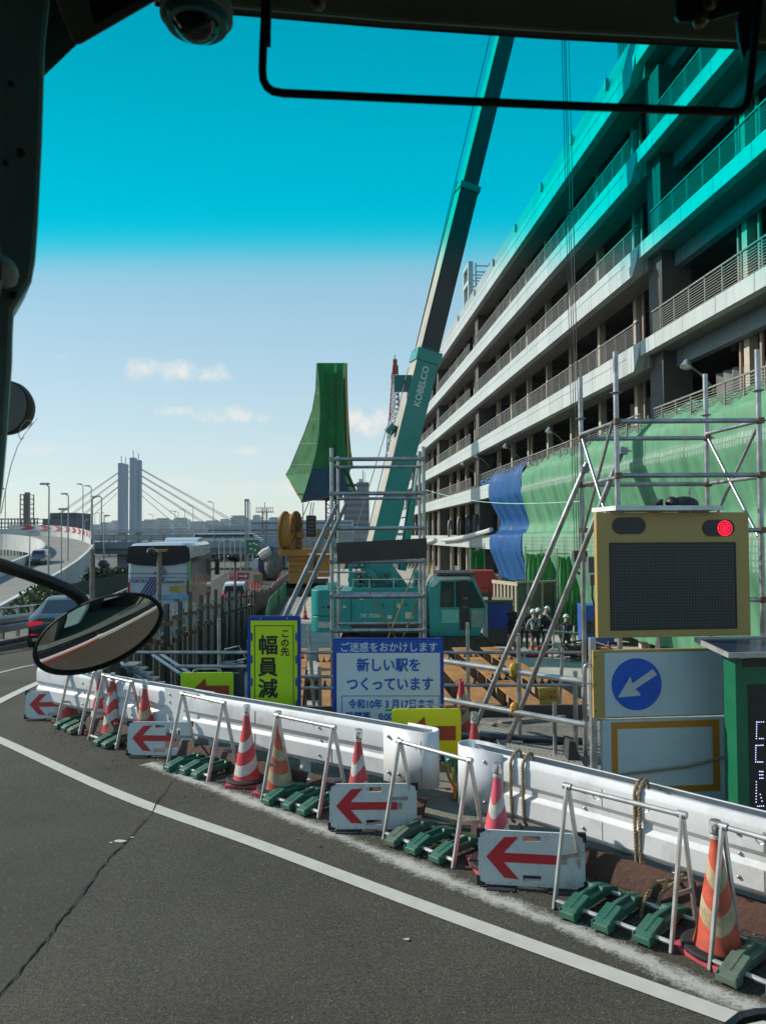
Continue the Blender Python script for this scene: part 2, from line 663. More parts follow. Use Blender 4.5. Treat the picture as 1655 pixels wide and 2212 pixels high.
def stripe(name, pts, wd, mt, z=.006, sub=6, jit=0):
    ctl = [G(*p) for p in pts]
    P = []
    for i in range(len(ctl) - 1):
        p0, p1, p2, p3 = ctl[max(i - 1, 0)], ctl[i], ctl[i + 1], ctl[min(i + 2, len(ctl) - 1)]
        for k in range(sub):
            t = k / sub
            P.append(.5 * ((2 * p1) + (p2 - p0) * t + (2 * p0 - 5 * p1 + 4 * p2 - p3) * t * t + (3 * p1 - p0 - 3 * p2 + p3) * t ** 3))
    P.append(ctl[-1])
    rows = []
    for i, p in enumerate(P):
        d = (P[min(i + 1, len(P) - 1)] - P[max(i - 1, 0)]).normalized()
        s = V((d.y, -d.x, 0)) * wd / 2 * (1 + jit * rnd.uniform(-1, 1))
        rows.append([(p.x - s.x, p.y - s.y, roadz(p.y) + z), (p.x + s.x, p.y + s.y, roadz(p.y) + z)])
    return tag(MB().grid(rows).obj(name, mt), kind='structure')


def faded(name, pts, wd):
    """old edge line, mostly scuffed off: paint thins out towards both borders"""
    o = stripe(name, pts, wd, linep, .005, 30)
    me = o.data
    uv = me.uv_layers.new(name="across")
    for p in me.polygons:
        for li in p.loop_indices:
            uv.data[li].uv = (0, me.loops[li].vertex_index % 2)
    m = M("road_paint_scuffed", (.5, .48, .43), .8, var=.1, scale=20)
    n, l = m.node_tree.nodes, m.node_tree.links
    t = n.new("ShaderNodeTexCoord")
    u = n.new("ShaderNodeUVMap"); u.uv_map = "across"
    s = n.new("ShaderNodeSeparateXYZ"); l.new(u.outputs[0], s.inputs[0])

    def mth(op, a, b):
        q = n.new("ShaderNodeMath"); q.operation = op
        for i, v in enumerate((a, b)):
            if isinstance(v, (int, float)):
                q.inputs[i].default_value = v
            else:
                l.new(v, q.inputs[i])
        return q.outputs[0]
    e = mth('ABSOLUTE', mth('SUBTRACT', s.outputs[1], .5), 0)
    acc = None
    for sc, k in ((55, .5), (9, .5), (1.3, .55)):
        no = n.new("ShaderNodeTexNoise"); no.inputs['Scale'].default_value = sc; no.inputs['Detail'].default_value = 7; no.inputs['Roughness'].default_value = .75
        l.new(t.outputs['Object'], no.inputs['Vector'])
        v = mth('MULTIPLY', no.outputs[0], k)
        acc = v if acc is None else mth('ADD', acc, v)
    v = mth('SUBTRACT', acc, mth('MULTIPLY', e, .75))
    r = n.new("ShaderNodeMapRange"); l.new(v, r.inputs[0])
    r.inputs[1].default_value, r.inputs[2].default_value, r.inputs[4].default_value = .5, .74, .85
    tr = n.new("ShaderNodeBsdfTransparent")
    ms = n.new("ShaderNodeMixShader")
    l.new(r.outputs[0], ms.inputs[0]); l.new(tr.outputs[0], ms.inputs[1]); l.new(n["Principled BSDF"].outputs[0], ms.inputs[2])
    l.new(ms.outputs[0], n["Material Output"].inputs[0])
    me.materials.clear(); me.materials.append(m)
    return o


stripe("road_line", [(-60, 1578), (0, 1600), (256, 1717), (553, 1824), (940, 1969), (1614, 2213), (1760, 2268)], .137, linep)
faded("road_edge_line", [(320, 1650), (420, 1688), (498, 1717), (732, 1808), (966, 1903), (1243, 2013), (1502, 2130), (1655, 2190), (1800, 2260)], .3)
stripe("road_line", [(-40, 1536), (0, 1514), (96, 1461), (130, 1444)], .17, linep)
stripe("road_line", [(-60, 1465), (0, 1438), (75, 1408)], .12, linew)

# apron of compacted mud beside the rail
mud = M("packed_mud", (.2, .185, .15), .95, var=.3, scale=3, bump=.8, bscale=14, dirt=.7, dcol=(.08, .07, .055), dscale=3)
m = MB()
ap = [(-4.6, 10.95), (-2.1, 9.05), (.71, 6.81), (2.65, 5.3), (5.0, 3.42), (9.5, -.2), (12, 11.3), (-4.7, 11.3)]
rnd = random.Random(5)
n = 46
rows = []
for j in range(n + 1):
    row = []
    for i in range(n + 1):
        t = i / n
        k = t * 4
        a0 = [V((-4.6, 10.95, 0)), V((-2.1, 9.05, 0)), V((.71, 6.81, 0)), V((2.65, 5.3, 0)), V((9.5, -.2, 0))]
        q = min(3, int(k))
        p = a0[q].lerp(a0[q + 1], k - q)
        e = V((-4.7 + 16.7 * t, 11.3, 0))
        v = p.lerp(e, j / n)
        amp = min(1, j / 5, (n - j) / 3 + .2)
        v.z = -.01 + amp * (rnd.uniform(0, .035) + .03 * math.sin(v.x * 3.1) * math.sin(v.y * 2.3))
        row.append(v)
    rows.append(row)
tag(MB().grid(rows).obj("apron", mud), kind='structure')

# the pit: earth floor and faces, then the concrete deck beyond it
DZ = -2.2
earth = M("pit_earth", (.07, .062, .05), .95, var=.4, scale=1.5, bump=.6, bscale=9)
m = MB()
m.add([(-9.2, 11.3, -4.28), (14, 11.3, -4.28), (14, 21, -4.28), (-4.4, 21, -4.28), (-7.4, 62, -4.28), (-10.5, 62, -4.28)], [tuple(range(6))])
m.add([(-4.7, 11.3, -4.28), (12, 11.3, -4.28), (12, 11.3, -.012), (-4.7, 11.3, -.012)], [(0, 1, 2, 3)])
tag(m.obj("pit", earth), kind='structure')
m = MB()
d = [(-4.4, 21), (14, 21), (14, 30), (8, 110), (-11, 110), (-7.4, 62)]
m.prism(d, (0, 0, DZ), (1, 0, 0), (0, 1, 0), (0, 0, -2.1))
tag(m.obj("deck", concrete), kind='structure')
# ------------------------------------------------------------------ multi-storey car park on the right
def panelmat(name, col, pitch, rough=.4):
    """smooth cladding panels with thin joints along the facade (object Y)"""
    m = M(name, col, rough, var=.05, scale=.6, dirt=.18, dcol=(.4, .4, .38), dscale=1.5)
    n, l = m.node_tree.nodes, m.node_tree.links
    b = n["Principled BSDF"]
    src = b.inputs['Base Color'].links[0].from_socket
    t = n.new("ShaderNodeTexCoord")
    sp = n.new("ShaderNodeSeparateXYZ")
    l.new(t.outputs['Object'], sp.inputs[0])
    md = n.new("ShaderNodeMath"); md.operation = 'MODULO'
    l.new(sp.outputs[1], md.inputs[0]); md.inputs[1].default_value = pitch
    lt = n.new("ShaderNodeMath"); lt.operation = 'LESS_THAN'
    l.new(md.outputs[0], lt.inputs[0]); lt.inputs[1].default_value = .03
    dv = n.new("ShaderNodeMath"); dv.operation = 'DIVIDE'
    l.new(sp.outputs[1], dv.inputs[0]); dv.inputs[1].default_value = pitch
    fl = n.new("ShaderNodeMath"); fl.operation = 'FLOOR'
    l.new(dv.outputs[0], fl.inputs[0])
    wn_ = n.new("ShaderNodeTexWhiteNoise"); wn_.noise_dimensions = '1D'
    l.new(fl.outputs[0], wn_.inputs['W'])
    mr = n.new("ShaderNodeMapRange")
    l.new(wn_.outputs[0], mr.inputs[0]); mr.inputs[3].default_value, mr.inputs[4].default_value = .93, 1.04
    mm = n.new("ShaderNodeMix"); mm.data_type = 'RGBA'; mm.blend_type = 'MULTIPLY'; mm.inputs[0].default_value = 1
    l.new(src, mm.inputs[6]); l.new(mr.outputs[0], mm.inputs[7])
    # rain streaks
    mp = n.new("ShaderNodeMapping"); mp.inputs['Scale'].default_value = (1, 2.2, .16)
    l.new(t.outputs['Object'], mp.inputs[0])
    rs_ = n.new("ShaderNodeTexNoise"); rs_.inputs['Scale'].default_value = 2.4; rs_.inputs['Detail'].default_value = 6
    l.new(mp.outputs[0], rs_.inputs['Vector'])
    r3 = n.new("ShaderNodeMapRange"); l.new(rs_.outputs[0], r3.inputs[0])
    r3.inputs[1].default_value, r3.inputs[2].default_value, r3.inputs[4].default_value = .5, .78, .5
    m8 = n.new("ShaderNodeMix"); m8.data_type = 'RGBA'
    l.new(r3.outputs[0], m8.inputs[0]); l.new(mm.outputs[2], m8.inputs[6])
    m8.inputs[7].default_value = (*[c * .55 for c in col], 1)
    mx = n.new("ShaderNodeMix"); mx.data_type = 'RGBA'
    l.new(lt.outputs[0], mx.inputs[0]); l.new(m8.outputs[2], mx.inputs[6])
    mx.inputs[7].default_value = (.12, .13, .13, 1)
    l.new(mx.outputs[2], b.inputs['Base Color'])
    return m


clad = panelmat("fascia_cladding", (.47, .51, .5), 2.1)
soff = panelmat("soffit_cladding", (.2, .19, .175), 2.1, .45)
para = panelmat("parapet_cladding", (.33, .35, .34), 4.2)
beamm = panelmat("beam_cladding", (.17, .23, .27), 2.1)
colm = M("column_beige", (.46, .41, .32), .6, var=.1, scale=2, dirt=.3, dcol=(.2, .17, .13))
pierm = M("pier_brown", (.075, .068, .06), .6, var=.15, scale=1)
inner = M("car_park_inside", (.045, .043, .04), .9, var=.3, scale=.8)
bluep = M("spandrel_grey", (.14, .16, .175), .5, var=.1)
railm = M("rail_metal", (.24, .23, .21), .5, .4, var=.15)
drape = M("grey_drape", (.2, .2, .2), .8, var=.2, scale=2)

FX = 12.0
cp = thing("car_park", "multi-storey car park with pale horizontal ledges and open dark decks", "building", (FX, 0, 0), R(4.745))
LV = [1.55, 5.2, 8.75, 12.42, 16.05, 19.8]   # bottoms of the fascias, ground canopy to roof
Y0, YK, Y1 = 12, 28.9, 122                    # near end, corner, far end
DEP = 24
for i, z in enumerate(LV):
    top = z + .98
    m = MB()
    if i < 2:
        m.bb(0, Y0, z, .35, Y1, top)
        m.bb(-.02, Y0, z + .62, 0.0, Y1, z + .65)
    else:
        # full height beyond the corner, with a splayed end, half height nearer
        m.prism([(YK + .3, 0), (Y1, 0), (Y1, .98), (YK - .35, .98), (YK - .1, .45)], (0, 0, z), (0, 1, 0), (0, 0, 1), (.35, 0, 0))
        m.bb(0, Y0, z + .45, .3, YK - .36, top)
        m.bb(-.018, YK + 1, z + .62, -.001, Y1, z + .645)
        m.mat(1).bb(.34, YK - .36, z, 1.3, YK + .28, z + .6).mat(0)
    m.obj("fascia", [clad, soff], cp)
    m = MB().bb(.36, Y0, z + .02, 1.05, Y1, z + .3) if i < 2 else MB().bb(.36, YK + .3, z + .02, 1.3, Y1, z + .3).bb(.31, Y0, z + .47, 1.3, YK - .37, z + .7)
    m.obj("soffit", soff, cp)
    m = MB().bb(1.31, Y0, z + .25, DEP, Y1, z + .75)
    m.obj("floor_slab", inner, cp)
    if i >= 2:
        m = MB().bb(1.0, Y0, z - .12, 1.3, YK - .6, z + .46)
        m.obj("beam", beamm, cp)
    if 1 <= i <= 4:
        # louvred balustrade
        m = MB()
        y = Y0 + .4
        while y < Y1:
            if not (YK - 1.1 < y < YK + .05 or 59.5 < y < 61.5 or 79.5 < y < 81.5):
                m.bb(.12, y, top - .05, .17, y + .05, top + .9)
            y += 1.05
        segs = ((Y0, YK - 1.1), (YK, 59.5), (61.5, 79.5), (81.5, Y1))
        for a, b in segs:
            for k in range(9):
                m.bb(.13, a, top + .1 + k * .085, .145, b, top + .122 + k * .085)
            m.bb(.11, a, top + .88, .18, b, top + .93)
        m.obj("balustrade", railm, cp)
        m = MB()
        for a, b in ((YK + .4, 59.3), (61.6, 79.3), (81.6, Y1)):
            m.bb(.55, a, top - .6, .6, b, top + .35)
        m.obj("upstand", M("upstand_brown", (.13, .115, .095), .7, var=.15), cp)
m = MB().prism([(.02, 0), (.34, 1.25), (.6, 1.25), (.6, 0)], (0, Y0, LV[5] + .98), (1, 0, 0), (0, 0, 1), (0, Y1 - Y0, 0))
m.obj("parapet", para, cp)
m = MB()
for y in (31.5, 36, 41, 46.5, 52.5, 59, 66):
    m.bb(-.03, y, LV[5] + 1.3, .12, y + .18, LV[5] + 1.75)
m.obj("scupper", clad, cp)
m = MB()
for y in [22.3 + .14 * k for k in range(68)]:
    m.bb(.62, y, LV[5] + 2.2, .65, y + .02, LV[5] + 3.6)
m.bb(.6, 22.2, LV[5] + 3.6, .68, 31.9, LV[5] + 3.66).bb(.6, 22.2, LV[5] + 2.22, .68, 31.9, LV[5] + 2.28)
for x in [.65 + .12 * k for k in range(12)]:
    m.bb(x, 31.84, LV[5] + 2.2, x + .02, 31.87, LV[5] + 3.6)
m.bb(.65, 31.82, LV[5] + 3.6, 2.2, 31.9, LV[5] + 3.66)
m.obj("roof_railing", railm, cp)
for y, wd in ((27.75, 1.1), (60, 1.15), (80, 1.15)):
    MB().bb(.5, y, DZ, 1.6, y + wd, LV[5] + .02).obj("pier", pierm, cp)
yy, k = 15.2, 0
rnd = random.Random(2)
while yy < 120:
    if not any(abs(yy - q) < 1.7 for q in (28.3, 60.5, 80.5)):
        m = MB().bb(1.33, yy, DZ, 1.62, yy + .3, LV[5] + .3)
        m.obj("column", colm, cp)
        if k % 2 == 0 or yy < YK:
            m = MB().cyl((1.42, yy - .55, DZ), (1.42, yy - .55, LV[5] + .3), .07, n=8)
            if yy < YK:
                m.cyl((1.42, yy + .62, DZ), (1.42, yy + .62, LV[5] + .3), .06, n=8)
            m.obj("downpipe", M("downpipe_pink", (.34, .24, .19), .6, var=.1), cp)
    yy += 4.2
    k += 1
# depths of the decks
m = MB()
m.bb(10, Y0, DZ - .1, 10.3, Y1, LV[5] + .3)
m.bb(1.7, Y1 - .3, DZ - .1, 10, Y1, LV[5] + .3)
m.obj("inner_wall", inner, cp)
m = MB()
for y in range(15, 120, 8):
    m.bb(5.5, y + .6, DZ, 6.2, y + 1.3, LV[5] + .3)
for z in LV[1:]:
    for y in range(13, 120, 4):
        m.bb(1.7, y, z - .15, 9.9, y + .3, z + .26)
m.obj("inner_frame", M("car_park_frame", (.09, .085, .078), .8, var=.2), cp)
m = MB()
for z in LV[1:5]:
    for y0 in range(14, 118, 9):
        if rnd.random() < .55:
            m.bb(2.4, y0 + 1, z + .75, 2.5, y0 + 5, z + 2.4)
m.obj("screen_panel", M("screen_panel_grey", (.11, .105, .1), .8, var=.2), cp)
# end wall and roof sign
rs = thing("roof_sign", "grey framed letter P sign standing on the car park roof edge", "sign", (0, 0, 0))
q = W(1006, 680, 62); q2 = W(1019, 640, 60)
m = MB(Matrix.Translation((q.x + .35, 62, 21.7)) @ Matrix.Rotation(R(4.7), 4, 'Z'))
m.bb(-.1, 0, 0, .3, .35, 3.2).bb(-.1, 2.0, 0, .3, 2.35, 3.2).bb(-.1, .34, 2.85, .3, 2.02, 3.2).bb(-.1, .34, 1.4, .3, 2.02, 1.75)
m.obj("letter_panel", clad, rs)
m = MB(Matrix.Translation((q.x + .75, 62, 21.7)) @ Matrix.Rotation(R(4.7), 4, 'Z'))
for k in range(6):
    m.bb(.1, 0, .3 + k * .5, 1.3, .08, .38 + k * .5).bb(.1, 2.2, .3 + k * .5, 1.3, 2.28, .38 + k * .5)
for x in (.1, 1.2):
    m.bb(x, .1, 0, x + .1, .2, 3.1).bb(x, 2.0, 0, x + .1, 2.1, 3.1)
m.obj("support_frame", steel, rs)
# grey sheets hung in the lower near bays
for a, b, z0, z1 in ((13.5, 16.2, 4.4, 8.5), (17.2, 18.8, 4.4, 8.5), (19.3, 22.4, 4.4, 8.4), (23.6, 26.6, 4.4, 8.1), (31, 34, 5.9, 8.3), (36, 37.6, 5.9, 7.9)):
    rows = []
    for j in range(7):
        rows.append([(1.9 + .12 * math.sin(t * 1.9 + j * .3), a + (b - a) * t / 20, z1 + (z0 - z1) * j / 6) for t in range(21)])
    MB().grid(rows).obj("hanging_sheet", drape, cp, smooth=True)


# ------------------------------------------------------------------ protective tarps
def tarpmat(name, col, band=None, pitch=.12, trans=.25):
    m = M(name, col, .6, var=.16, scale=1.2, dirt=.3, dcol=tuple(c * .6 for c in col), dscale=1.2)
    n, l = m.node_tree.nodes, m.node_tree.links
    b = n["Principled BSDF"]
    if band:
        src = b.inputs['Base Color'].links[0].from_socket
        t = n.new("ShaderNodeTexCoord")
        br = n.new("ShaderNodeTexBrick")
        mp = n.new("ShaderNodeMapping")
        mp.inputs['Rotation'].default_value = (R(90), 0, R(90))
        sp = n.new("ShaderNodeSeparateXYZ"); l.new(t.outputs['Object'], sp.inputs[0])
        cb = n.new("ShaderNodeCombineXYZ"); l.new(sp.outputs[1], cb.inputs[0]); l.new(sp.outputs[2], cb.inputs[1])
        l.new(cb.outputs[0], br.inputs['Vector'])
        br.offset = 0
        br.inputs['Scale'].default_value = 1
        br.inputs['Brick Width'].default_value = pitch
        br.inputs['Row Height'].default_value = .2
        br.inputs['Mortar Size'].default_value = .032
        br.inputs['Color1'].default_value = (*band, 1)
        br.inputs['Color2'].default_value = (*[c * .85 for c in band], 1)
        br.inputs['Mortar'].default_value = (*col, 1)
        l.new(br.outputs[0], b.inputs['Base Color'])
    # thin sheet: some light passes
    tr = n.new("ShaderNodeBsdfTranslucent")
    tr.inputs[0].default_value = (*[min(1, c * 1.6) for c in col], 1)
    ms = n.new("ShaderNodeMixShader")
    ms.inputs[0].default_value = trans
    l.new(b.outputs[0], ms.inputs[1]); l.new(tr.outputs[0], ms.inputs[2])
    l.new(ms.outputs[0], n["Material Output"].inputs[0])
    return m


tgreen = tarpmat("tarp_green", (.135, .36, .205))
tband = tarpmat("tarp_band", (.15, .33, .22), (.36, .5, .38))
tblue = tarpmat("tarp_blue", (.006, .1, .3))
tleaf = tarpmat("net_bright_green", (.07, .27, .08))


def tarp(name, label, y0, y1, prof, mats, seed, amp=.1, step=.11, bandrows=()):
    rnd = random.Random(seed)
    n = int((y1 - y0) / step)
    ph = [rnd.uniform(0, 6.28) for _ in range(8)]
    # refine profile
    P, mi = [], []
    sub_ = 8
    cp_ = []
    for i in range(len(prof) - 1):
        q = [V((*prof[max(0, min(len(prof) - 1, i + k))], 0)) for k in (-1, 0, 1, 2)]
        for k in range(sub_):
            t = k / sub_
            v = q[1].lerp(q[2], t) * .45 + .55 * .5 * ((2 * q[1]) + (q[2] - q[0]) * t + (2 * q[0] - 5 * q[1] + 4 * q[2] - q[3]) * t * t + (3 * q[1] - q[0] - 3 * q[2] + q[3]) * t ** 3)
            P.append((v.x, v.y, i + t))
            mi.append(1 if i in bandrows else 0)
    P.append((*prof[-1], len(prof) - 1))
    rows = []
    for (x, z, tt) in P:
        row = []
        for i in range(n + 1):
            y = y0 + (y1 - y0) * i / n
            f = 1 if 0 < tt else .25
            fold = amp * f * (.5 * math.sin(y * 3.1 + ph[0] + .4 * math.sin(z * .6 + ph[1])) + .45 * math.sin(y * 6.7 + ph[2] + .8 * math.sin(y * .7) + z * .15) + .3 * math.sin(y * 1.07 + ph[3] - z * .3) + .25 * math.sin(y * 12.1 + ph[6] + 1.5 * math.sin(y * 1.9 + z * .2)))
            sag = .08 * math.sin(y * .9 + ph[4]) - .05 * abs(math.sin(y * 1.6 + ph[5]))
            row.append((x + fold, y + .05 * math.sin(z * 2 + y), z + (sag if tt < 1 or tt > len(prof) - 1.2 else sag * .3)))
        rows.append(row)
    m = MB().grid(rows, mats=mi)
    o = m.obj(name, mats, None, smooth=True)
    o.location = cp.location
    o.rotation_euler = cp.rotation_euler
    return tag(o, label, "tarp")


PR = [(.55, 6.95), (-.12, 6.2), (-.16, 5.45), (-.2, 5.0), (.3, 3.3), (.1, 2.75), (-.14, 2.55), (-.16, 1.5), (.25, .1), (.45, -1.5)]
tarp("tarp", "long green tarp draped over two ledges behind the pipe scaffold", 11.5, 44.9, PR, [tgreen, tband], 1, .1, bandrows=(2, 6))
PB = [(.4, 7.0), (-.14, 6.2), (-.18, 5.0), (.55, 3.5), (.5, 2.9), (-.14, 2.5), (-.18, 1.5), (.35, .1), (.5, -.35)]
tarp("tarp", "blue tarp hung down two ledges beside the green one", 45.0, 53.2, PB, [tblue, tblue], 5, .09)
m = MB()
for k in range(60):
    t = k / 60
    m.ell((.3 + rnd.uniform(-.15, .15), 51 + 6.5 * t, 6.55 + .12 * math.sin(k) - .2 * t), (.17, .22, .15), 6, 4)
o = m.obj("tarp_roll", tblue, None, smooth=True)
o.location, o.rotation_euler = cp.location, cp.rotation_euler
tag(o, "bunched roll of blue sheeting tied above the blue tarp", "tarp roll")
# ------------------------------------------------------------------ the coach this is seen from: windscreen, pillar, header
cabp = M("cab_trim", (.36, .34, .25), .6, var=.1, scale=8)
cabd = M("cab_trim_dark", (.12, .15, .13), .6, var=.15, scale=6)
cabg = M("cab_pillar_grey", (.3, .5, .5), .5, var=.12, scale=4)
seal = M("rubber_seal", (.006, .006, .006), .7, var=.1)
coach = thing("coach", "dark coach cab with window pillar, header and tinted windscreen close to the viewer", "coach", (0, 0, 0))


def pix(poly, Y):
    return [W(a, b, Y) for a, b in poly]


def slab(m, poly, Y, th, tap=(0, 0)):
    """solid board whose near face lies at depth Y; the far face may be drawn in sideways / upwards"""
    n = len(poly)
    a = pix(poly, Y)
    b = [p + V((tap[0] * th, th, tap[1] * th)) for p in a]
    m.add(a + b, [tuple(range(n)), tuple(range(2 * n - 1, n - 1, -1))] + [(i, n + i, n + (i + 1) % n, (i + 1) % n) for i in range(n)])
    return m


pil = [(-420, -260), (112, -260), (109, 0), (99, 95), (93, 300), (84, 480), (78, 560), (70, 605), (50, 640), (32, 668), (29, 720), (28, 780), (18, 930), (8, 1050), (0, 1120),
       (-20, 1190), (-60, 1500), (-90, 2400), (-420, 2400)]
slab(MB(), pil, 1.02, .09, (-.6, 0)).obj("pillar", cabg, coach, bevel=.008)
for x, y, r in ((45, 330, 9), (31, 638, 9), (25, 181, 6), (14, 352, 6)):
    p = W(x, y, 1.018)
    MB().lathe([(r * .0006, 0), (r * .0006, .004), (r * .0003, .006)], 12, p, (0, -1, 0)).obj("screw", black, coach)
slab(MB(), [(-420, 440), (-6, 440), (4, 520), (10, 600), (-2, 660), (-8, 700), (-420, 700)], .93, .07, (-.7, 0)).obj("grab_handle", M("handle_black", (.012, .01, .01), .4), coach, bevel=.012)
m = MB().ell(W(4, 585, .96), (.017, .03, .02), 12, 8)
m.obj("handle_knob", M("knob_grey", (.2, .19, .18), .5), coach, smooth=True)
slab(MB(), [(60, -260), (86, 172), (166, 95), (345, -4), (520, -260)], 1.06, .05, (-.5, .7)).obj("corner_panel", cabd, coach)
slab(MB(), [(330, -400), (330, 2), (503, 17), (830, 45), (1180, 68), (1800, 100), (1800, -400)], 1.0, .1, (0, .75)).obj("header_panel", cabp, coach, bevel=.006)
slab(MB(), [(330, -12), (330, 12), (503, 32), (830, 60), (1180, 84), (1800, 117), (1800, 85), (1180, 50), (830, 28), (503, 2)], 1.12, .05, (0, .72)).obj("windscreen_seal", seal, coach, bevel=.004)
# cabin shell behind and around the seat
m = MB()
m.bb(-1.0, -4, 3.42, 1.9, 1.1, 3.5).bb(-1.0, -4, .9, -.93, .95, 3.42).bb(1.75, -4, .9, 1.9, 1.1, 1.9).bb(1.75, -4, 3.0, 1.9, 1.1, 3.42).bb(1.75, .9, 1.9, 1.9, 1.1, 3.0).bb(-.93, -4.1, .9, 1.75, -4, 3.42).bb(-.93, -4, .8, 1.75, 1.05, .9)
m.obj("cabin_shell", cabd, coach)
MB().bb(-1.1, 1.36, .3, 1.6, 1.5, .86).obj("front_panel", white, coach, bevel=.05)
MB().bb(-1.1, 1.37, .861, 1.6, 1.46, 1.35).obj("front_glass", glassd, coach)
m = MB().bb(-1.1, 1.37, .3, -.1, 1.506, .62)
m.obj("front_stripe", M("coach_red", (.5, .03, .02), .35), coach)
m = MB().bb(-1.1, 1.16, .9, 1.6, 1.35, 1.34)
m.obj("dashboard", cabd, coach)
slab(MB(), [(1560, 2235), (1605, 2200), (1640, 2192), (1800, 2188), (1800, 2206), (1650, 2206), (1612, 2214), (1575, 2245)], 1.6, .02).obj("wiper", black, coach)
# clear pane of the windscreen
clear = bpy.data.materials.new("windscreen_glass")
clear.use_nodes = True
nn = clear.node_tree.nodes
nn.remove(nn["Principled BSDF"])
tb = nn.new("ShaderNodeBsdfTransparent")
clear.node_tree.links.new(tb.outputs[0], nn["Material Output"].inputs[0])
YW = 1.32
zb = lambda py: CAMZ - (py - HZ) / F * YW
MB().bb(-1.1, YW, 1.36, 1.6, YW + .004, zb(700)).obj("windscreen", clear, coach)
# tinted shade band: a wedge of dyed interlayer, thicker towards the top
band = bpy.data.materials.new("shade_band_dye")
band.use_nodes = True
nn = band.node_tree.nodes
nn.remove(nn["Principled BSDF"])
va = nn.new("ShaderNodeVolumeAbsorption")
sg = V((1150, 6, 8))
va.inputs['Density'].default_value = sg.x
va.inputs['Color'].default_value = (0, 1 - sg.y / sg.x, 1 - sg.z / sg.x, 1)
band.node_tree.links.new(va.outputs[0], nn["Material Output"].inputs['Volume'])
prof = [(680, .00001), (620, .00004), (585, .00014), (555, .00045), (525, .0011), (495, .0021), (465, .0034), (435, .0048), (395, .0068), (300, .0105), (150, .0165), (0, .022), (-330, .026)]
m = MB()
rows = []
for py, th in prof:
    z = zb(py)
    rows.append([(-1.1, YW, z), (1.6, YW, z), (1.6, YW + th, z), (-1.1, YW + th, z)])
m.grid(rows, closed=True)
m.add(rows[0], [(0, 1, 2, 3)])
m.add(rows[-1], [(3, 2, 1, 0)])
m.obj("shade_band", band, coach)

# monitor, dome camera, sun-blind bracket
mo = thing("monitor", "tilted beige framed monitor hung in the top corner beside the pillar", "monitor", W(230, 0, .92))
mo.location = (0, 0, 0)
slab(MB(), [(84, -90), (154, 84), (160, 94), (172, 96), (362, -14), (340, -90)], .92, .05, (-.3, .75)).obj("casing", M("casing_beige", (.3, .27, .21), .5, var=.08), mo, bevel=.003)
slab(MB(), [(178, -60), (203, 46), (208, 50), (330, -20), (330, -60)], .9195, .004).obj("bezel", black, mo)
slab(MB(), [(190, -60), (198, 26), (203, 30), (300, -28), (300, -60)], .9185, .004).obj("display", M("display_glass", (.03, .034, .03), .12, var=.05), mo)
dc = thing("dome_camera", "grey dome camera with a dark glass bubble under the cab header", "camera", W(425, 0, .86))
m = MB()
m.lathe([(.041, -.02), (.0405, -.005), (.038, .006), (.036, .03), (.03, .06)], 28)
m.obj("housing", M("casing_grey", (.3, .28, .22), .5, var=.05), dc, smooth=True)
m = MB().lathe([(.002, -.046), (.010, -.0448), (.019, -.040), (.026, -.032), (.031, -.020), (.0325, -.008)], 28)
m.obj("bubble", M("bubble_dark", (.004, .005, .006), .08, var=0, spec=.7), dc, smooth=True)
m = MB().lathe([(.0345, -.03), (.0375, -.019), (.0365, -.012), (.0325, -.014), (.0335, -.022)], 28)
m.obj("lens_ring", M("ring_teal", (.05, .2, .2), .2, var=0), dc, smooth=True)
br = thing("blind_bracket", "black bent tube frame of a sun blind hanging under the cab header", "bracket", (0, 0, 0))
ctl = [(577, -40), (573, 20), (569, 90), (567, 150), (569, 172), (577, 187), (590, 196), (612, 200), (900, 213), (1250, 228), (1585, 241), (1600, 238), (1612, 228), (1618, 205), (1628, 110), (1640, 0), (1642, -40)]
MB().path(pix(ctl, .84), .0046, 10).obj("tube", seal, br, smooth=True)
slab(MB(), [(566, -40), (563, 40), (562, 91), (583, 91), (585, -40)], .836, .008).obj("clamp", seal, br)
slab(MB(), [(1465, -40), (1463, 40), (1470, 48), (1540, 44), (1640, 12), (1644, -40)], .86, .012, (0, .75)).obj("mounting_plate", M("bracket_dark", (.02, .03, .03), .4), br, bevel=.003)
slab(MB(), [(1592, 40), (1600, 22), (1640, 6), (1636, 60), (1606, 128), (1596, 80)], .85, .004).obj("gusset", M("bracket_teal", (.03, .06, .06), .3), br)
for x, y in ((1512, 42), (1532, 6), (688, 4)):
    MB().lathe([(.0085, 0), (.0085, .003), (.005, .007), (.001, .008)], 14, W(x, y, .857), (0, -.8, -.5)).obj("screw", M("screw_bronze", (.2, .15, .1), .35, .7), br, smooth=True)

# oval mirror on its arm, outside the windscreen
om = thing("oval_mirror", "oval convex mirror on a black curved arm low outside the windscreen", "mirror", (0, 0, 0))
c0 = W(212, 1370, 2.0)
vd = (c0 - V((0, 0, CAMZ))).normalized()
rr = V((.34, -.36, -.86)).normalized()
nm = (rr - vd).normalized()


def onplane(px, py, off=0.0):
    d = RC @ V(((px - 827.5) / F, (1106 - py) / F, -1))
    o = V((0, 0, CAMZ))
    return o + d * ((c0 + nm * off - o).dot(nm) / d.dot(nm))


def oval(k, off, dx=0, dy=0, n=48):
    out = []
    for i in range(n):
        t = 2 * math.pi * i / n
        a, b = 151 * k * math.cos(t), 74 * k * math.sin(t)
        a += 10 * math.cos(2 * t) * 0
        th = R(23)
        out.append(onplane(212 + dx + a * math.cos(th) + b * math.sin(th), 1370 + dy - a * math.sin(th) + b * math.cos(th), off))
    return out


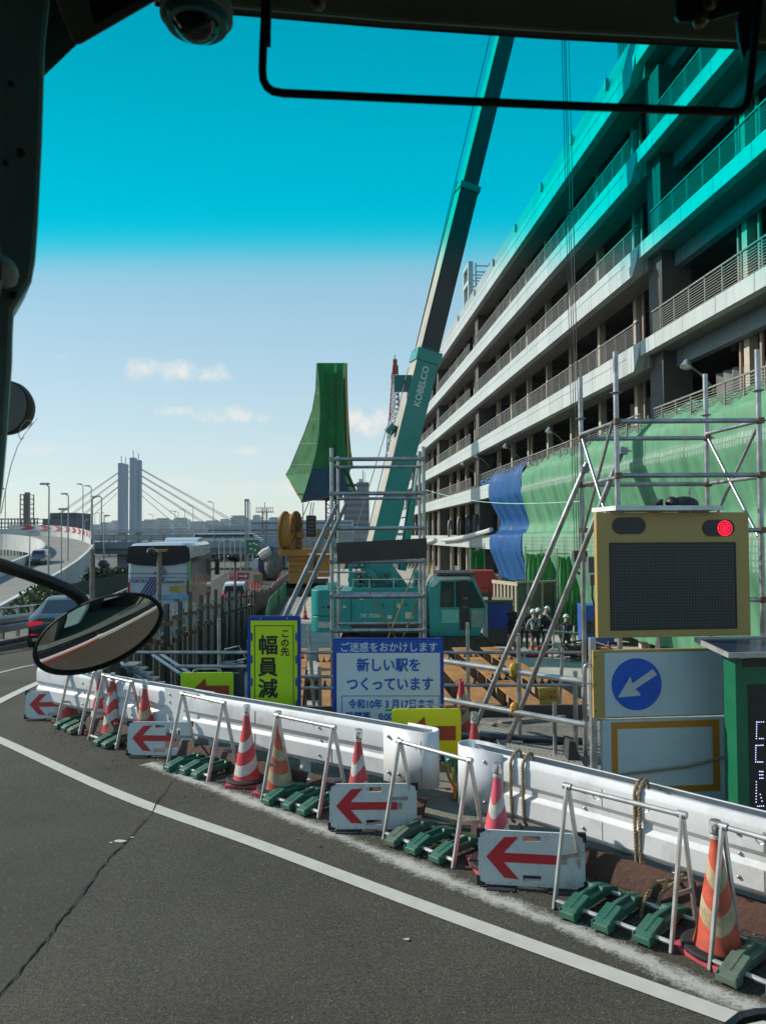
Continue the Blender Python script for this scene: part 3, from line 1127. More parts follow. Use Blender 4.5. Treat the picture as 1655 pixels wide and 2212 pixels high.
m = MB().grid([oval(.93, .006), oval(.97, .014), oval(1.0, .010), oval(1.0, -.012), oval(.93, -.035), oval(.6, -.05), oval(.05, -.054)], closed=True)
m.obj("rim", seal, om, smooth=True)
mm = M("mirror_glass", (.72, .7, .66), .03, 1, var=0)
m = MB().grid([oval(k, .006 + .022 * (1 - k * k / .865)) for k in (.93, .8, .65, .5, .35, .2, .08, .01)], closed=True)
m.obj("mirror_glass", mm, om, smooth=True)
m = MB().path([W(x, y, 2.02 + d) for x, y, d in ((-60, 1205, -.25), (0, 1220, -.15), (60, 1240, -.05), (110, 1258, 0), (150, 1275, .03), (172, 1290, .05), (188, 1312, .07), (200, 1345, .09))], .017, 12)
m.obj("arm", black, om, smooth=True)
sm = thing("round_mirror", "dark round mirror back half hidden by the cab pillar", "mirror", W(12, 880, 1.7))
MB().lathe([(.058, 0), (.058, .02), (.05, .035), (.02, .04)], 32, (0, 0, 0), (.25, 1, -.05)).obj("shell", M("mirror_back", (.075, .065, .05), .5), sm, smooth=True)
MB().lathe([(.0605, -.003), (.0605, .012), (.058, .012), (.058, -.003)], 32, (0, 0, 0), (.25, 1, -.05), False).obj("rim", M("rim_brown", (.05, .03, .02), .5), sm, smooth=True)
wr = MB().path([W(x, y, 1.66) for x, y in ((2, 1110), (14, 1048), (24, 1004), (38, 964), (52, 938), (80, 903))], .0011, 5)
wr.path([W(x, y, 1.66) for x, y in ((52, 945), (45, 950), (40, 940), (45, 922), (56, 908), (66, 907), (68, 915), (60, 928))], .0009, 5)
tag(wr.obj("wire", M("wire_grey", (.4, .38, .35), .5), None), "thin grey looped wire sticking up beside the round mirror", "wire")
# ------------------------------------------------------------------ white guardrail in three runs
def rail_prof():
    # thrie-like beam, facing +side (towards the road) ; (side, up)
    front = [(.05, .50), (.065, .497), (.09, .455), (.095, .44), (.095, .30), (.09, .29), (.068, .262), (.068, .225), (.09, .197), (.095, .187), (.095, .05), (.09, .04), (.06, .003), (.05, .0)]
    back = [(a - .012, b) for a, b in front[::-1]]
    back[0] = (.038, 0.004)
    back[-1] = (.038, .496)
    return front + back


def curvepts(pts, n=14):
    P = [V(p) for p in pts]
    out = []
    for i in range(len(P) - 1):
        p0, p1, p2, p3 = P[max(i - 1, 0)], P[i], P[i + 1], P[min(i + 2, len(P) - 1)]
        for k in range(n):
            t = k / n
            out.append(.5 * ((2 * p1) + (p2 - p0) * t + (2 * p0 - 5 * p1 + 4 * p2 - p3) * t * t + (3 * p1 - p0 - 3 * p2 + p3) * t ** 3))
    out.append(P[-1])
    return out


RZ = .21


def guard(label, pts, posts, cap0=False, cap1=False, sleeve=None):
    """pts ordered from right (near) to left (far): road lies on the left-hand, near side"""
    g = thing("guardrail", label, "guardrail", (*pts[0], 0), group="white guardrails along the works")
    o = V((*pts[0], 0))
    P = curvepts([V((*p, RZ)) - o for p in pts], 8)
    P = P[::-1]           # far -> near so that +side is the road side
    MB().sweep(rail_prof(), P).obj("beam", white, g, smooth=24)
    MB().sweep([(-a - .05, b) for a, b in rail_prof()[::-1]], P).obj("rear_beam", white, g, smooth=24)
    mb, ms_ = MB(), MB()
    acc = 0
    for a, b in zip(P, P[1:]):
        acc += (b - a).length
        if acc > 1.0:
            acc = 0
            d = (b - a).normalized()
            s = V((d.y, -d.x, 0))
            for zz in (.243, .1, .38):
                mb.ell(b + s * (.07 if zz == .243 else .097) + V((0, 0, zz)), (.014, .014, .014), 8, 5)
            ms_.prism([(.097, .43), (.0985, .43), (.0985, .3), (.097, .3)], b + d * .16, s, (0, 0, 1), d * .006).prism([(.097, .186), (.0985, .186), (.0985, .05), (.097, .05)], b + d * .16, s, (0, 0, 1), d * .006)
    mb.obj("bolt", steel, g, smooth=True)
    ms_.obj("joint_seam", darkst, g)
    dirn = lambda a, b: (V((*b, 0)) - V((*a, 0))).normalized()
    for at_end, on in ((0, cap0), (1, cap1)):
        if not on:
            continue
        # rounded terminal wrapping back
        p = (V((*pts[0], 0)) if at_end == 0 else V((*pts[-1], 0))) - o
        d = dirn(pts[1], pts[0]) if at_end == 0 else dirn(pts[-2], pts[-1])
        s = V((-d.y, d.x, 0)) if at_end else V((d.y, -d.x, 0))
        # s must point to the road (towards the viewer, left)
        if s.dot(V((-.6, -.8, 0))) < 0:
            s = -s
        rows = []
        for zz in (-.01, .508):
            row = [p - d * .42 + s * .095, p - d * .1 + s * .1]
            for k in range(1, 12):
                t = math.pi * k / 12
                row.append(p - d * .02 + s * (.1 - .13 * (1 - math.cos(t))) + d * (.13 * math.sin(t)))
            row.append(p - d * .1 - s * .16)
            row.append(p - d * .3 - s * .16)
            rows.append([q + V((0, 0, RZ + zz)) for q in row])
        m = MB().grid(rows)
        c = m.obj("end_terminal", white, g, smooth=True)
        sd = c.modifiers.new("solid", 'SOLIDIFY')
        sd.thickness = .012
        for a in (.36, .24):
            for zz in (.08, .42):
                q = p - d * a + s * .1 + V((0, 0, RZ + zz))
                MB().ell(q, .016, 8, 5).obj("bolt", steel, c, smooth=True)
    if sleeve:
        for (x, y) in sleeve:
            p = V((x, y, 0)) - o
            d = dirn(pts[-1], pts[0])
            s = V((-.62, -.78, 0))
            m = MB()
            m.prism([(-.3, -.02), (.3, -.02), (.3, .52), (-.3, .52)], p + s * .088 + V((0, 0, RZ)), d, (0, 0, 1), s * .012)
            c = m.obj("splice_plate", white, g, bevel=.006)
            for a in (-.2, .2):
                for zz in (.06, .16, .36, .45):
                    MB().ell(p + s * .102 + d * a + V((0, 0, RZ + zz)), .014, 8, 5).obj("bolt", steel, c, smooth=True)
    for (x, y) in posts:
        p = V((x + .015, y + .02, 0)) - o
        m = MB().lathe([(.057, -.1), (.057, .58), (.05, .61), (.03, .63), (.005, .633)], 20, p)
        m.lathe([(.058, -.02), (.12, -.02), (.12, .012), (.058, .012)], 20, p, caps=False)
        m.obj("post", white, g, smooth=True)
    return g


guard("white guardrail run with ropes tied round it, nearest of the three", [(6.0, 1.75), (4.7, 2.9), (3.6, 3.95), (2.5, 5.02), (1.58, 6.0), (.74, 6.8)], [(2.07, 5.49), (4.4, 3.2)], cap1=True)
guard("white guardrail run in front of the blue notice board", [(.385, 7.275), (-.3, 7.78), (-1.2, 8.42), (-2.32, 9.2)], [(-.85, 8.17), (-2.0, 8.98)], cap0=True)
guard("white guardrail run passing behind the oval mirror, farthest of the three", [(-2.06, 9.06), (-3.0, 9.74), (-4.0, 10.48), (-4.9, 11.1)], [(-3.2, 9.9)], sleeve=[(-2.35, 9.25)])

# ------------------------------------------------------------------ ropes round the near run
ropem = M("hemp_rope", (.36, .26, .14), .9, var=.3, scale=60, bump=.8, bscale=160)


def rope(pts, r=.014, n=10, tw=90):
    """two-strand twisted rope along points"""
    P = curvepts(pts, 10)
    m = MB()
    L = 0
    prev = P[0]
    for s_ in (0, math.pi * 2 / 3, math.pi * 4 / 3):
        Q = []
        L = 0
        prev = P[0]
        for i, p in enumerate(P):
            L += (p - prev).length
            prev = p
            d = (P[min(i + 1, len(P) - 1)] - P[max(i - 1, 0)]).normalized()
            a = d.cross(V((0, .3, 1)))
            a = a.normalized() if a.length > 1e-3 else V((1, 0, 0))
            b = d.cross(a)
            t = L * tw + s_
            Q.append(p + a * (r * .5 * math.cos(t)) + b * (r * .5 * math.sin(t)))
        m.path(Q, r * .55, 5)
    return m


def densify(pts, step=.012):
    out = [V(pts[0])]
    for a, b in zip(pts, pts[1:]):
        a, b = V(a), V(b)
        k = max(1, int((b - a).length / step))
        out += [a.lerp(b, (i + 1) / k) for i in range(k)]
    return out


ds = V((.77, -.64, 0))                     # along the rail towards the viewer
ns = V((-.64, -.77, 0))                    # towards the road


def railpt(px):
    """point of the near run's centre line at photo column px"""
    best = None
    a = [V((x, y, 0)) for x, y in ((3.6, 3.95), (2.5, 5.02), (1.58, 6.0), (.74, 6.8))]
    for p, q in zip(a, a[1:]):
        for k in range(60):
            r_ = p.lerp(q, k / 60)
            e = abs(827.5 + F * r_.x / r_.y - px)
            if best is None or e < best[0]:
                best = (e, r_)
    return best[1]


def over(p, off=0, drop=.02):
    z = RZ
    q = p + ds * off
    pts = [(-.1, .3), (-.06, .5), (-.02, .535), (.03, .53), (.1, .48), (.107, .4), (.107, .3), (.107, .22), (.1, .1), (.09, drop), (.05, -.03)]
    return [q + ns * a + V((0, 0, z + b)) for a, b in pts]


rp = thing("rope", "tan rope looped twice round the rail near its rounded end", "rope", railpt(1120), group="ropes on the near rail")
b0 = rp.location.copy()
pa, pb = railpt(1112), railpt(1136)
base = [over(pa)[::-1][0]]
seq = over(pb)[:][::-1] + [pb + ns * -.15 + V((0, 0, .55)), pb + ds * .25 + ns * -.25 + V((0, 0, .62))]
rope([p - b0 for p in over(pa, 0, .0)[::-1] + [pa + ns * -.12 + V((0, 0, .5))]]).obj("loop", ropem, rp, smooth=True)
rope([p - b0 for p in seq]).obj("loop", ropem, rp, smooth=True)
k0 = pa + ds * .05 + ns * .06 + V((0, 0, RZ - .03))
rope([p - b0 for p in (k0, k0 + V((.02, 0, -.07)), k0 + V((-.03, -.01, -.12)), k0 + V((-.06, 0, -.2)), k0 + V((.0, 0, -.22)), k0 + V((.03, .01, -.13)), k0 + V((-.02, 0, -.06)), k0 + V((.06, .02, -.2)), k0 + V((.13, .02, -.24)))], .013).obj("knot", ropem, rp, smooth=True)
rp2 = thing("rope", "tan rope doubled over the rail beside the middle barricade, tail looped on the post", "rope", railpt(1375), group="ropes on the near rail")
b0 = rp2.location.copy()
pa = railpt(1372)
for off in (0, .035):
    rope([p - b0 for p in over(pa, off, -.08)[::-1] + [pa + ds * off + ns * -.12 + V((0, 0, .5)), pa + ds * (off - .3) + ns * -.4 + V((0, 0, .55))]], .013).obj("loop", ropem, rp2, smooth=True)
k0 = pa + ns * .1 + V((0, 0, RZ - .06))
rope([p - b0 for p in (k0 + V((0, 0, .02)), k0 + V((.02, 0, -.06)), k0 + V((.1, -.05, -.1)), k0 + V((.2, -.1, -.05)), k0 + V((.18, -.1, 0)), k0 + V((.1, -.05, -.02)), k0 + V((.2, -.12, -.1)), k0 + V((.35, -.2, -.04)))], .013).obj("knot", ropem, rp2, smooth=True)
pp = V((2.07, 5.49, 0))
k1 = pp + V((-.06, -.12, .17))
rope([p - b0 for p in (pp + V((.3, -.05, .22)), pp + V((.1, -.02, .2)), k1, k1 + V((-.2, -.12, .02)), k1 + V((-.29, -.16, -.1)), k1 + V((-.31, -.18, -.22)), k1 + V((-.25, -.18, -.28)), k1 + V((-.2, -.16, -.2)), k1 + V((-.17, -.14, -.06)), k1 + V((-.08, -.1, .0)), k1 + V((.05, -.06, .03)))], .014).obj("coil", ropem, rp2, smooth=True)
# planks laid along the foot of the rail
rnd = random.Random(9)
for i, (a, b, h, off) in enumerate((((4.6, 2.83), (3.34, 4.06), .2, .0), ((3.3, 4.08), (1.5, 5.85), .185, .02), ((1.45, 5.88), (.72, 6.5), .15, .03), ((.35, 7.0), (-.75, 7.75), .16, 0), ((-.8, 7.8), (-1.85, 8.55), .18, .02),
                                   ((-1.95, 8.65), (-2.9, 9.35), .2, 0), ((-3.0, 9.45), (-3.9, 10.1), .2, 0))):
    a, b = V((*a, 0)), V((*b, 0))
    o = thing("plank", ["", "", "", "", "", "", ""][i] or [
        "longest nearest brown plank standing on edge under the rail, cut by the frame", "brown plank on edge behind the arrow board with the hanging rope coil", "short brown plank under the rounded rail end",
        "brown plank on edge below the rail terminal by the yellow arrow board", "brown plank on edge behind the two cones under the blue board", "brown plank on edge behind the white arrow board with open arrow cut-out", "farthest brown plank on edge behind the paired cones"][i],
        "plank", a, 0, "brown planks along the rail foot")
    m = MB()
    lean = V((.64, .77, 0)) * .12
    d = (b - a)
    nrm = V((-.64, -.77, 0)) * .035
    m.prism([(0, 0), (1, 0), (1, h), (0, h * rnd.uniform(.9, 1.0))], (0, 0, .003), d, V((0, 0, 1)) + lean / h * .5, nrm)
    m.obj("plank_board", wood, o, bevel=.004)
    for c in o.children:
        pass
# ------------------------------------------------------------------ traffic cones with lamps
conew = M("cone_white", (.52, .5, .46), .5, var=.12, scale=10, dirt=.6, dcol=(.27, .2, .12), dscale=9)
coned = M("cone_dirty_white", (.42, .33, .2), .6, var=.2, scale=10, dirt=.8, dcol=(.2, .13, .07), dscale=8)
conep = M("cone_pink", (.66, .09, .13), .45, var=.15, scale=9, dirt=.4, dcol=(.35, .2, .18), dscale=8)
coneb = M("cone_base_red", (.5, .07, .09), .6, var=.15, dirt=.5)
lampg = glassy("lamp_lens", (.9, .9, .88), .12, .85, 1.3)


def cone(label, loc, style, lamp=True, rz=0, body=None, wht=None, tilt=0, sc=1, grp="traffic cones along the guardrail"):
    t = thing("traffic_cone", label, "traffic cone", loc, rz, grp)
    t.scale = (sc, sc, sc)
    t.rotation_euler = (tilt, tilt * .6, rz)
    n = 28
    zs = [(.05, .145), (.07, .135), (.2, .11), (.31, .092), (.42, .072), (.53, .053), (.60, .041), (.66, .032), (.7, .03)]
    zb = {'chevron': [.05, .2, .31, .44, .54, .64, .7], 'diag': [.05, .16, .27, .40, .5, .6, .7], 'plain': [.05, .2, .31, .44, .54, .64, .7]}[style]

    def rad(z):
        for (a, b), (c, d) in zip(zs, zs[1:]):
            if z <= c:
                return b + (d - b) * (z - a) / (c - a)
        return .03
    rows, mi = [], []
    sub = []
    for i in range(len(zb) - 1):
        for k in range(3):
            sub.append((zb[i] + (zb[i + 1] - zb[i]) * k / 3, i))
    sub.append((.7, 5))
    for z, i in sub:
        row = []
        f = min(1, (z - .05) / .12, (.7 - z) / .08)
        for k in range(n):
            a = 2 * math.pi * k / n
            if style == 'chevron':
                zz = z + f * .105 * (2 * abs(((a / (2 * math.pi) * 2 + .25) % 1) - .5) - .5)
            elif style == 'diag':
                zz = z + f * .07 * math.sin(a + .6)
            else:
                zz = z
            zz = max(.05, min(.7, zz))
            row.append((rad(zz) * math.cos(a), rad(zz) * math.sin(a), zz))
        rows.append(row)
    mats = [1 if i in (1, 3) else 0 for z, i in sub][:-1]
    m = MB().grid(rows, closed=True, mats=mats)
    m.add(rows[-1], [tuple(range(n))])
    b = m.obj("cone_body", [body or orange, wht or conew], t, smooth=True)
    m = MB().bb(-.19, -.19, 0, .19, .19, .035)
    for sx in (-1, 1):
        for sy in (-1, 1):
            m.bb(sx * .12, sy * .12, -.002, sx * .185, sy * .185, .004)
    m.obj("cone_base", coneb, t, bevel=.012)
    MB().lathe([(.15, .036), (.21, .036), (.215, .05), (.20, .062), (.148, .06)], 20).obj("rubber_weight", rubber, t, smooth=True)
    if lamp:
        m = MB().lathe([(.034, .695), (.034, .715), (.030, .72)], 16)
        l = m.obj("lamp", M("lamp_collar", (.45, .43, .38), .4, var=.1), t, smooth=True)
        MB().lathe([(.0325, .72), (.037, .745), (.037, .79), (.032, .802), (.004, .806)], 14).obj("lens", lampg, l, smooth=True)
        MB().lathe([(.015, .722), (.018, .76), (.01, .775), (.001, .778)], 8).obj("bulb", M("reflector", (.75, .75, .72), .15, .6, var=0), l, smooth=True)
    return t


def gp(px, py):
    return G(px, py)


cone("nearest cone, faded orange and dirty yellow chevrons, right of the green barricade weights", gp(1551, 2062), 'chevron', body=M("cone_orange_faded", (.52, .085, .045), .5, var=.3, scale=9, dirt=.9, dcol=(.24, .1, .045), dscale=5), wht=coned, rz=.5)
cone("pink and white chevron cone standing behind the nearest white arrow board", gp(1073, 1876), 'chevron', body=conep, rz=.2, tilt=.02)
cone("clean red cone with one white chevron behind the second nearest arrow board", gp(775, 1770), 'chevron', rz=.1)
cone("dirty rusty cone framed by the barricade under the blue notice board", gp(601, 1712), 'diag', body=M("cone_rusty", (.5, .1, .05), .5, var=.3, scale=8, dirt=.8, dcol=(.22, .1, .05), dscale=5), wht=coned, rz=1.2)
cone("red cone with slanting dirty white stripes between two barricades, below the yellow-green sign", gp(533, 1692), 'diag', rz=0)
cone("cone with slanting dirty stripes behind the white board with a cut-out arrow", gp(313, 1612), 'diag', rz=.5, wht=coned)
cone("bright red cone with white chevrons, front one of the overlapping pair", gp(243, 1590), 'chevron', rz=0)
cone("red cone half hidden behind the bright chevron cone", gp(215, 1580), 'plain', lamp=True, rz=.4)
cone("red and grey cone inside the farthest barricade frame", gp(146, 1556), 'chevron', rz=.3, wht=coned)
cone("farthest cone of the row, just under the oval mirror", gp(123, 1528), 'diag', rz=.3)
cone("cone behind the gap of the guardrail, only its clear lamp above the white rail end", gp(1026, 1716), 'plain', rz=.2)
cone("red cone without a lamp behind the yellow arrow board", gp(998, 1592), 'chevron', lamp=False, rz=.3, body=M("cone_dark_red", (.5, .04, .06), .5, var=.2), wht=coned)

# ------------------------------------------------------------------ A-frame barricades
gweight = M("weight_green", (.022, .115, .075), .5, var=.2, scale=10, dirt=.6, dcol=(.09, .1, .075), dscale=6)
gwold = M("weight_green_dusty", (.085, .13, .09), .7, var=.25, scale=8, dirt=.6, dcol=(.16, .14, .1), dscale=6)
alu = M("aluminium_leg", (.5, .5, .48), .45, .55, var=.2, scale=8, dirt=.4, dcol=(.3, .26, .2), dscale=9)


def barricade(label, pl, pr, weights=(0, 1, 2), wmat=None, L=None):
    a, b = gp(*pl), gp(*pr)
    if L:
        b = a + (b - a).normalized() * L
    d = (b - a).normalized()
    W_ = (b - a).length
    per = V((-d.y, d.x, 0))          # away from the road
    o = (a + b) / 2 + per * .2
    t = thing("barricade", label, "barricade", (o.x, o.y, 0), math.atan2(d.y, d.x), "A-frame barricades along the guardrail")
    H, D, h = .78, .2, W_ / 2
    for s in (-1, 1):
        for q in (-1, 1):
            m = MB().bar((s * h, q * D, 0), (s * h, q * .008, H), .018, .038, up=(0, 1, 0))
            lg = m.obj("leg", alu, t, bevel=.003)
        MB().bar((s * h, -D * .58, .32), (s * h, D * .62, .27), .006, .03).obj("strut", steel, t)
        MB().cyl((s * (h - .03), 0, H), (s * (h + .03), 0, H), .024, n=10).obj("joint", steel, t, smooth=True)
    m = MB().cyl((-h, 0, H - .002), (h, 0, H - .002), .017, n=10)
    tb = m.obj("top_tube", alu, t, smooth=True)
    for x in (-h * .45, h * .4):
        MB().path([(x - .03, 0, H - .015), (x - .02, 0, H - .035), (x, 0, H - .045), (x + .02, 0, H - .035), (x + .03, 0, H - .015)], .004, 5).obj("hook", steel, tb)
    for q in (-1, 1):
        MB().cyl((-h, q * D * .93, .055), (h, q * D * .93, .055), .015, n=8).obj("bottom_tube", alu, t, smooth=True)
    rnd = random.Random(int(pl[0]))
    for k in weights:
        x = (-.62 + .62 * k) * h + rnd.uniform(-.015, .015)
        dy = rnd.uniform(-.03, .03)
        m = MB()
        hw = .055
        prof = [(-.29, .02), (-.29, .06), (-.24, .085), (-.09, .125), (-.07, .1), (.07, .1), (.09, .125), (.24, .085), (.29, .06), (.29, .02), (.24, .02), (.22, .045), (-.22, .045), (-.24, .02)]
        m.prism(prof, (x - hw, dy, 0), (0, 1, 0), (0, 0, 1), (hw * 2, 0, 0))
        m.prism([(-.25, .086), (-.09, .13), (.09, .13), (.25, .086)], (x - .012, dy, 0), (0, 1, 0), (0, 0, 1), (.024, 0, 0))
        m.bb(x - hw - .006, dy - .29, .015, x - hw + .008, dy - .2, .075).bb(x + hw - .008, dy - .29, .015, x + hw + .006, dy - .2, .075)
        wo_ = m.obj("weight", wmat or (gwold if rnd.random() < .25 else gweight), t, bevel=.006)
        an_ = rnd.uniform(-.07, .07)
        wo_.rotation_euler = (0, 0, an_)
        wo_.location = (x - x * math.cos(an_), -x * math.sin(an_), 0)
    return t


barricade("farthest barricade, astride the red and grey cone under the oval mirror", (122, 1570), (171, 1589))
barricade("barricade astride the bright chevron cone", (192, 1599), (251, 1620), (1, 2))
barricade("barricade with three green weights in front of the guardrail splice plate", (361, 1659), (449, 1689))
barricade("barricade astride the dirty rusty cone below the blue notice board", (566, 1730), (688, 1769))
barricade("barricade in front of the gap between the rail ends", (829, 1815), (979, 1877), (0, 1, 2))
barricade("nearest whole barricade, with clean green weights and a plank behind", (1197, 1965), (1450, 2060))
barricade("barricade cut by the right edge of the frame, dusty weight beside the nearest cone", (1534, 2097), (1800, 2210), (0, 1, 2), gwold, .8)

# ------------------------------------------------------------------ white arrow boards
awhite = M("board_white", (.6, .62, .61), .4, var=.07, scale=3, dirt=.6, dcol=(.33, .3, .26), dscale=6)


rn_ = random.Random(15)


def arrowboard(label, pbl, rz, cut=False, lean=.1):
    p = gp(*pbl)
    bw, bh = .755, .375
    o = p + V((bw / 2 * math.cos(rz), bw / 2 * math.sin(rz), 0))
    rz += rn_.uniform(-.03, .03)
    t = thing("arrow_board", label, "arrow board", (o.x, o.y, 0), rz, "white arrow boards on the road")
    T = Matrix.Translation((0, 0, .025)) @ Matrix.Rotation(-lean, 4, 'X')
    hx = bw / 2
    m = MB(T)
    zs = [0, .03, .075, bh - .07, bh - .03, bh]
    xs = [-hx, -.06, .07, hx] if not cut else [-hx, -.06, .07, hx]
    # board with two hand slots, and for one of them a cut-away behind the arrow
    for i in range(3):
        for j in range(5):
            if i == 1 and j in (1, 3):
                continue
            if cut and j == 2 and i == 2:
                m.bb(xs[i] + .17, -.012, zs[j], xs[i + 1], .012, zs[j + 1])
                continue
            m.bb(xs[i], -.012, zs[j], xs[i + 1], .012, zs[j + 1])
    m.obj("panel", awhite, t)
    arr = [(-.32, .19), (-.19, .33), (-.09, .335), (-.195, .222), (.22, .222), (.25, .19), (.22, .158), (-.195, .158), (-.09, .045), (-.19, .05)]
    if not cut:
        arr = [(-.32, .19), (-.19, .33), (-.09, .335), (-.195, .222), (.2, .222), (.225, .19), (.2, .158), (-.195, .158), (-.09, .045), (-.19, .05)]
    MB(T).prism(arr, (0, -.0125, 0), (1, 0, 0), (0, 0, 1), (0, -.003, 0)).obj("arrow", red, t)
    MB(T).bb(.205, -.0165, .163, .25, -.0128, .217).obj("patch", M("patch_tan", (.35, .31, .24), .6, var=.15), t)
    for s in (-1, 1):
        for z, up in ((0, 1), (bh, -1)):
            m = MB(T)
            m.bb(s * (hx - .05), -.018, z - up * .01, s * (hx + .012), .018, z + up * .012).bb(s * (hx - .012), -.018, z, s * (hx + .012), .018, z + up * .055)
            m.bb(s * (hx - .03), -.02, z + up * .0, s * (hx + .006), .02, z + up * .02)
            m.obj("corner_guard", black, t, bevel=.003)
    for z in (.03, bh - .03):
        MB(T).cyl((-.055, 0, z + .012), (.065, 0, z + .012), .006, n=6).obj("handle", steel, t)
    m = MB(T)
    for x in (-.3, -.15, .05, .15, .3):
        for z in (.014, bh - .014):
            m.ell((x, -.013, z), (.006, .004, .006), 6, 4)
    for s in (-1, 1):
        for z in (.12, .25):
            m.ell((s * (hx - .014), -.013, z), (.006, .004, .006), 6, 4)
    m.obj("rivet", steel, t)
    for s in (-1, 1):
        m = MB()
        m.bb(s * .22 - .1, -.07, 0, s * .22 + .1, .16, .014)
        m.bar((s * .22, .13, .01), (s * .22, .035, .3), .02, .012)
        m.obj("foot", M("foot_dark", (.05, .05, .05), .6, .3), t)
    return t


arrowboard("farthest white arrow board, half behind a barricade leg under the oval mirror", (55, 1556), 0)
arrowboard("white arrow board with an open cut-out above and below its arrow", (274, 1636), R(-2), cut=True)
arrowboard("second nearest white arrow board, whole red arrow in front of the rail terminal", (712, 1797), R(-1), )
arrowboard("nearest white arrow board, in front of the pink chevron cone", (1034, 1917), R(-7))

# ------------------------------------------------------------------ yellow boards, notices behind the rail
yel = M("fluor_yellow_green", (.58, .75, .012), .4, var=.04, scale=3, dirt=.12, dcol=(.3, .38, .02))
yel2 = M("fluor_yellow", (.84, .78, .012), .4, var=.04, scale=3, dirt=.12, dcol=(.4, .36, .02))
arrowbrown = M("arrow_red_brown", (.4, .06, .02), .5, var=.1)
gframe = M("frame_green", (.02, .2, .1), .5, var=.15)
inkb = M("ink_black", (.012, .013, .012), .5, var=.05)


def rrect(x0, z0, x1, z1, r, n=5):
    out = []
    for cx, cz, a0 in ((x1 - r, z1 - r, 0), (x0 + r, z1 - r, 90), (x0 + r, z0 + r, 180), (x1 - r, z0 + r, 270)):
        for k in range(n + 1):
            a = R(a0 + 90 * k / n)
            out.append((cx + r * math.cos(a), cz + r * math.sin(a)))
    return out


def yboard(label, pc, Y, zt, mt, rz=0):
    p = W(pc, 1500, Y)
    t = thing("arrow_sign", label, "arrow sign", (p.x, p.y, 0), rz, "yellow arrow signs behind the rail")
    h, w_ = .46, .355
    T = Matrix.Translation((0, 0, zt - h))
    MB(T).prism(rrect(-w_, 0, w_, h, .04), (0, 0, 0), (1, 0, 0), (0, 0, 1), (0, .02, 0)).obj("panel", mt, t)
    MB(T).prism([(-.22, .2), (-.02, .385), (-.005, .285), (.3, .285), (.3, .14), (-.005, .14), (-.02, .045)], (0, -.0005, 0), (1, 0, 0), (0, 0, 1), (0, -.003, 0)).obj("arrow", arrowbrown, t)
    MB(T).path([(-.2, .012, h - .01), (-.18, .012, h + .03), (-.12, .012, h + .045), (.12, .012, h + .045), (.18, .012, h + .03), (.2, .012, h - .01)], .008, 6).obj("handle", steel, t)
    for s in (-1, 1):
        for q in (0, 1):
            MB().bar((s * .3, .03 + q * .35, 0), (s * .3, .03 + q * .03, zt - .05), .025, .025).obj("leg", gframe, t)
    MB().cyl((-.42, .05, zt - .02), (.42, .05, zt - .02), .012, n=6).obj("crossbar", gframe, t)
    return t


yboard("yellow-green arrow sign with handle, left of the tall yellow-green sign", 447, 10.4, .72, yel)
yboard("yellow arrow sign overlapping the blue notice board and the rounded rail end", 921, 7.95, .765, yel2)

sg = W(592, 1331, 9.3)
ts = thing("narrowing_sign", "tall yellow-green sign in a notched blue frame with big black characters", "sign", (sg.x, sg.y, 0), R(-2), None)
k = .001625
hx = .3225
top = sg.z
blueF = M("frame_blue", (.012, .04, .3), .4, var=.08)
MB().prism(rrect(-hx, .02, hx, top, .035), (0, 0, 0), (1, 0, 0), (0, 0, 1), (0, .03, 0)).obj("frame", blueF, ts)
MB().prism([(-hx + .04, .07), (hx - .04, .07), (hx - .04, top - .055), (-hx + .04, top - .055)], (0, -.001, 0), (1, 0, 0), (0, 0, 1), (0, -.003, 0)).obj("face", yel, ts)
m = MB()
for z in [top - .25 - i * .27 for i in range(6)]:
    for s in (-1, 1):
        m.prism([(0, -.055), (.02, -.04), (.02, .04), (0, .055)], (s * (hx - .043), -.0042, z), (-s, 0, 0), (0, 0, 1), (0, -.006, 0))
m.obj("notch", blueF, ts)
m = MB()
bx0, bx1, bz1, bz0 = -hx + 52 * k, hx - 52 * k, top - 69 * k, .14
for a in ((bx0, bz0, bx0 + .008, bz1), (bx1 - .008, bz0, bx1, bz1), (bx0 + .008, bz1 - .008, bx1 - .008, bz1), (bx0 + .008, bz0, bx1 - .008, bz0 + .008)):
    m.bb(a[0], -.0075, a[1], a[2], -.0042, a[3])
m.obj("border", inkb, ts)
for s in (-1, 1):
    MB().ell((s * .16 + .0, -.004, top - .03), (.012, .006, .012), 8, 5).obj("bolt", steel, ts, smooth=True)
cxp = lambda zx: (zx - 313.5) * k
czp = lambda zy: top - (zy - 103) * k
for ch, x, y, s_ in (("幅", 270, 327, 150), ("員", 268, 488, 150), ("減", 268, 648, 150), ("こ", 397, 237, 68), ("の", 395, 305, 66), ("先", 395, 371, 68)):
    text(ch, s_ * k, inkb, ts, (cxp(x), -.0055, czp(y)), bold=.0062 if s_ > 100 else .003, name="character")
for s in (-1, 1):
    MB().bar((s * .25, .05, 0), (s * .25, .035, top - .1), .03, .03).bar((s * .25, .5, 0), (s * .25, .06, top * .8), .025, .025).obj("stand_leg", gframe, ts)

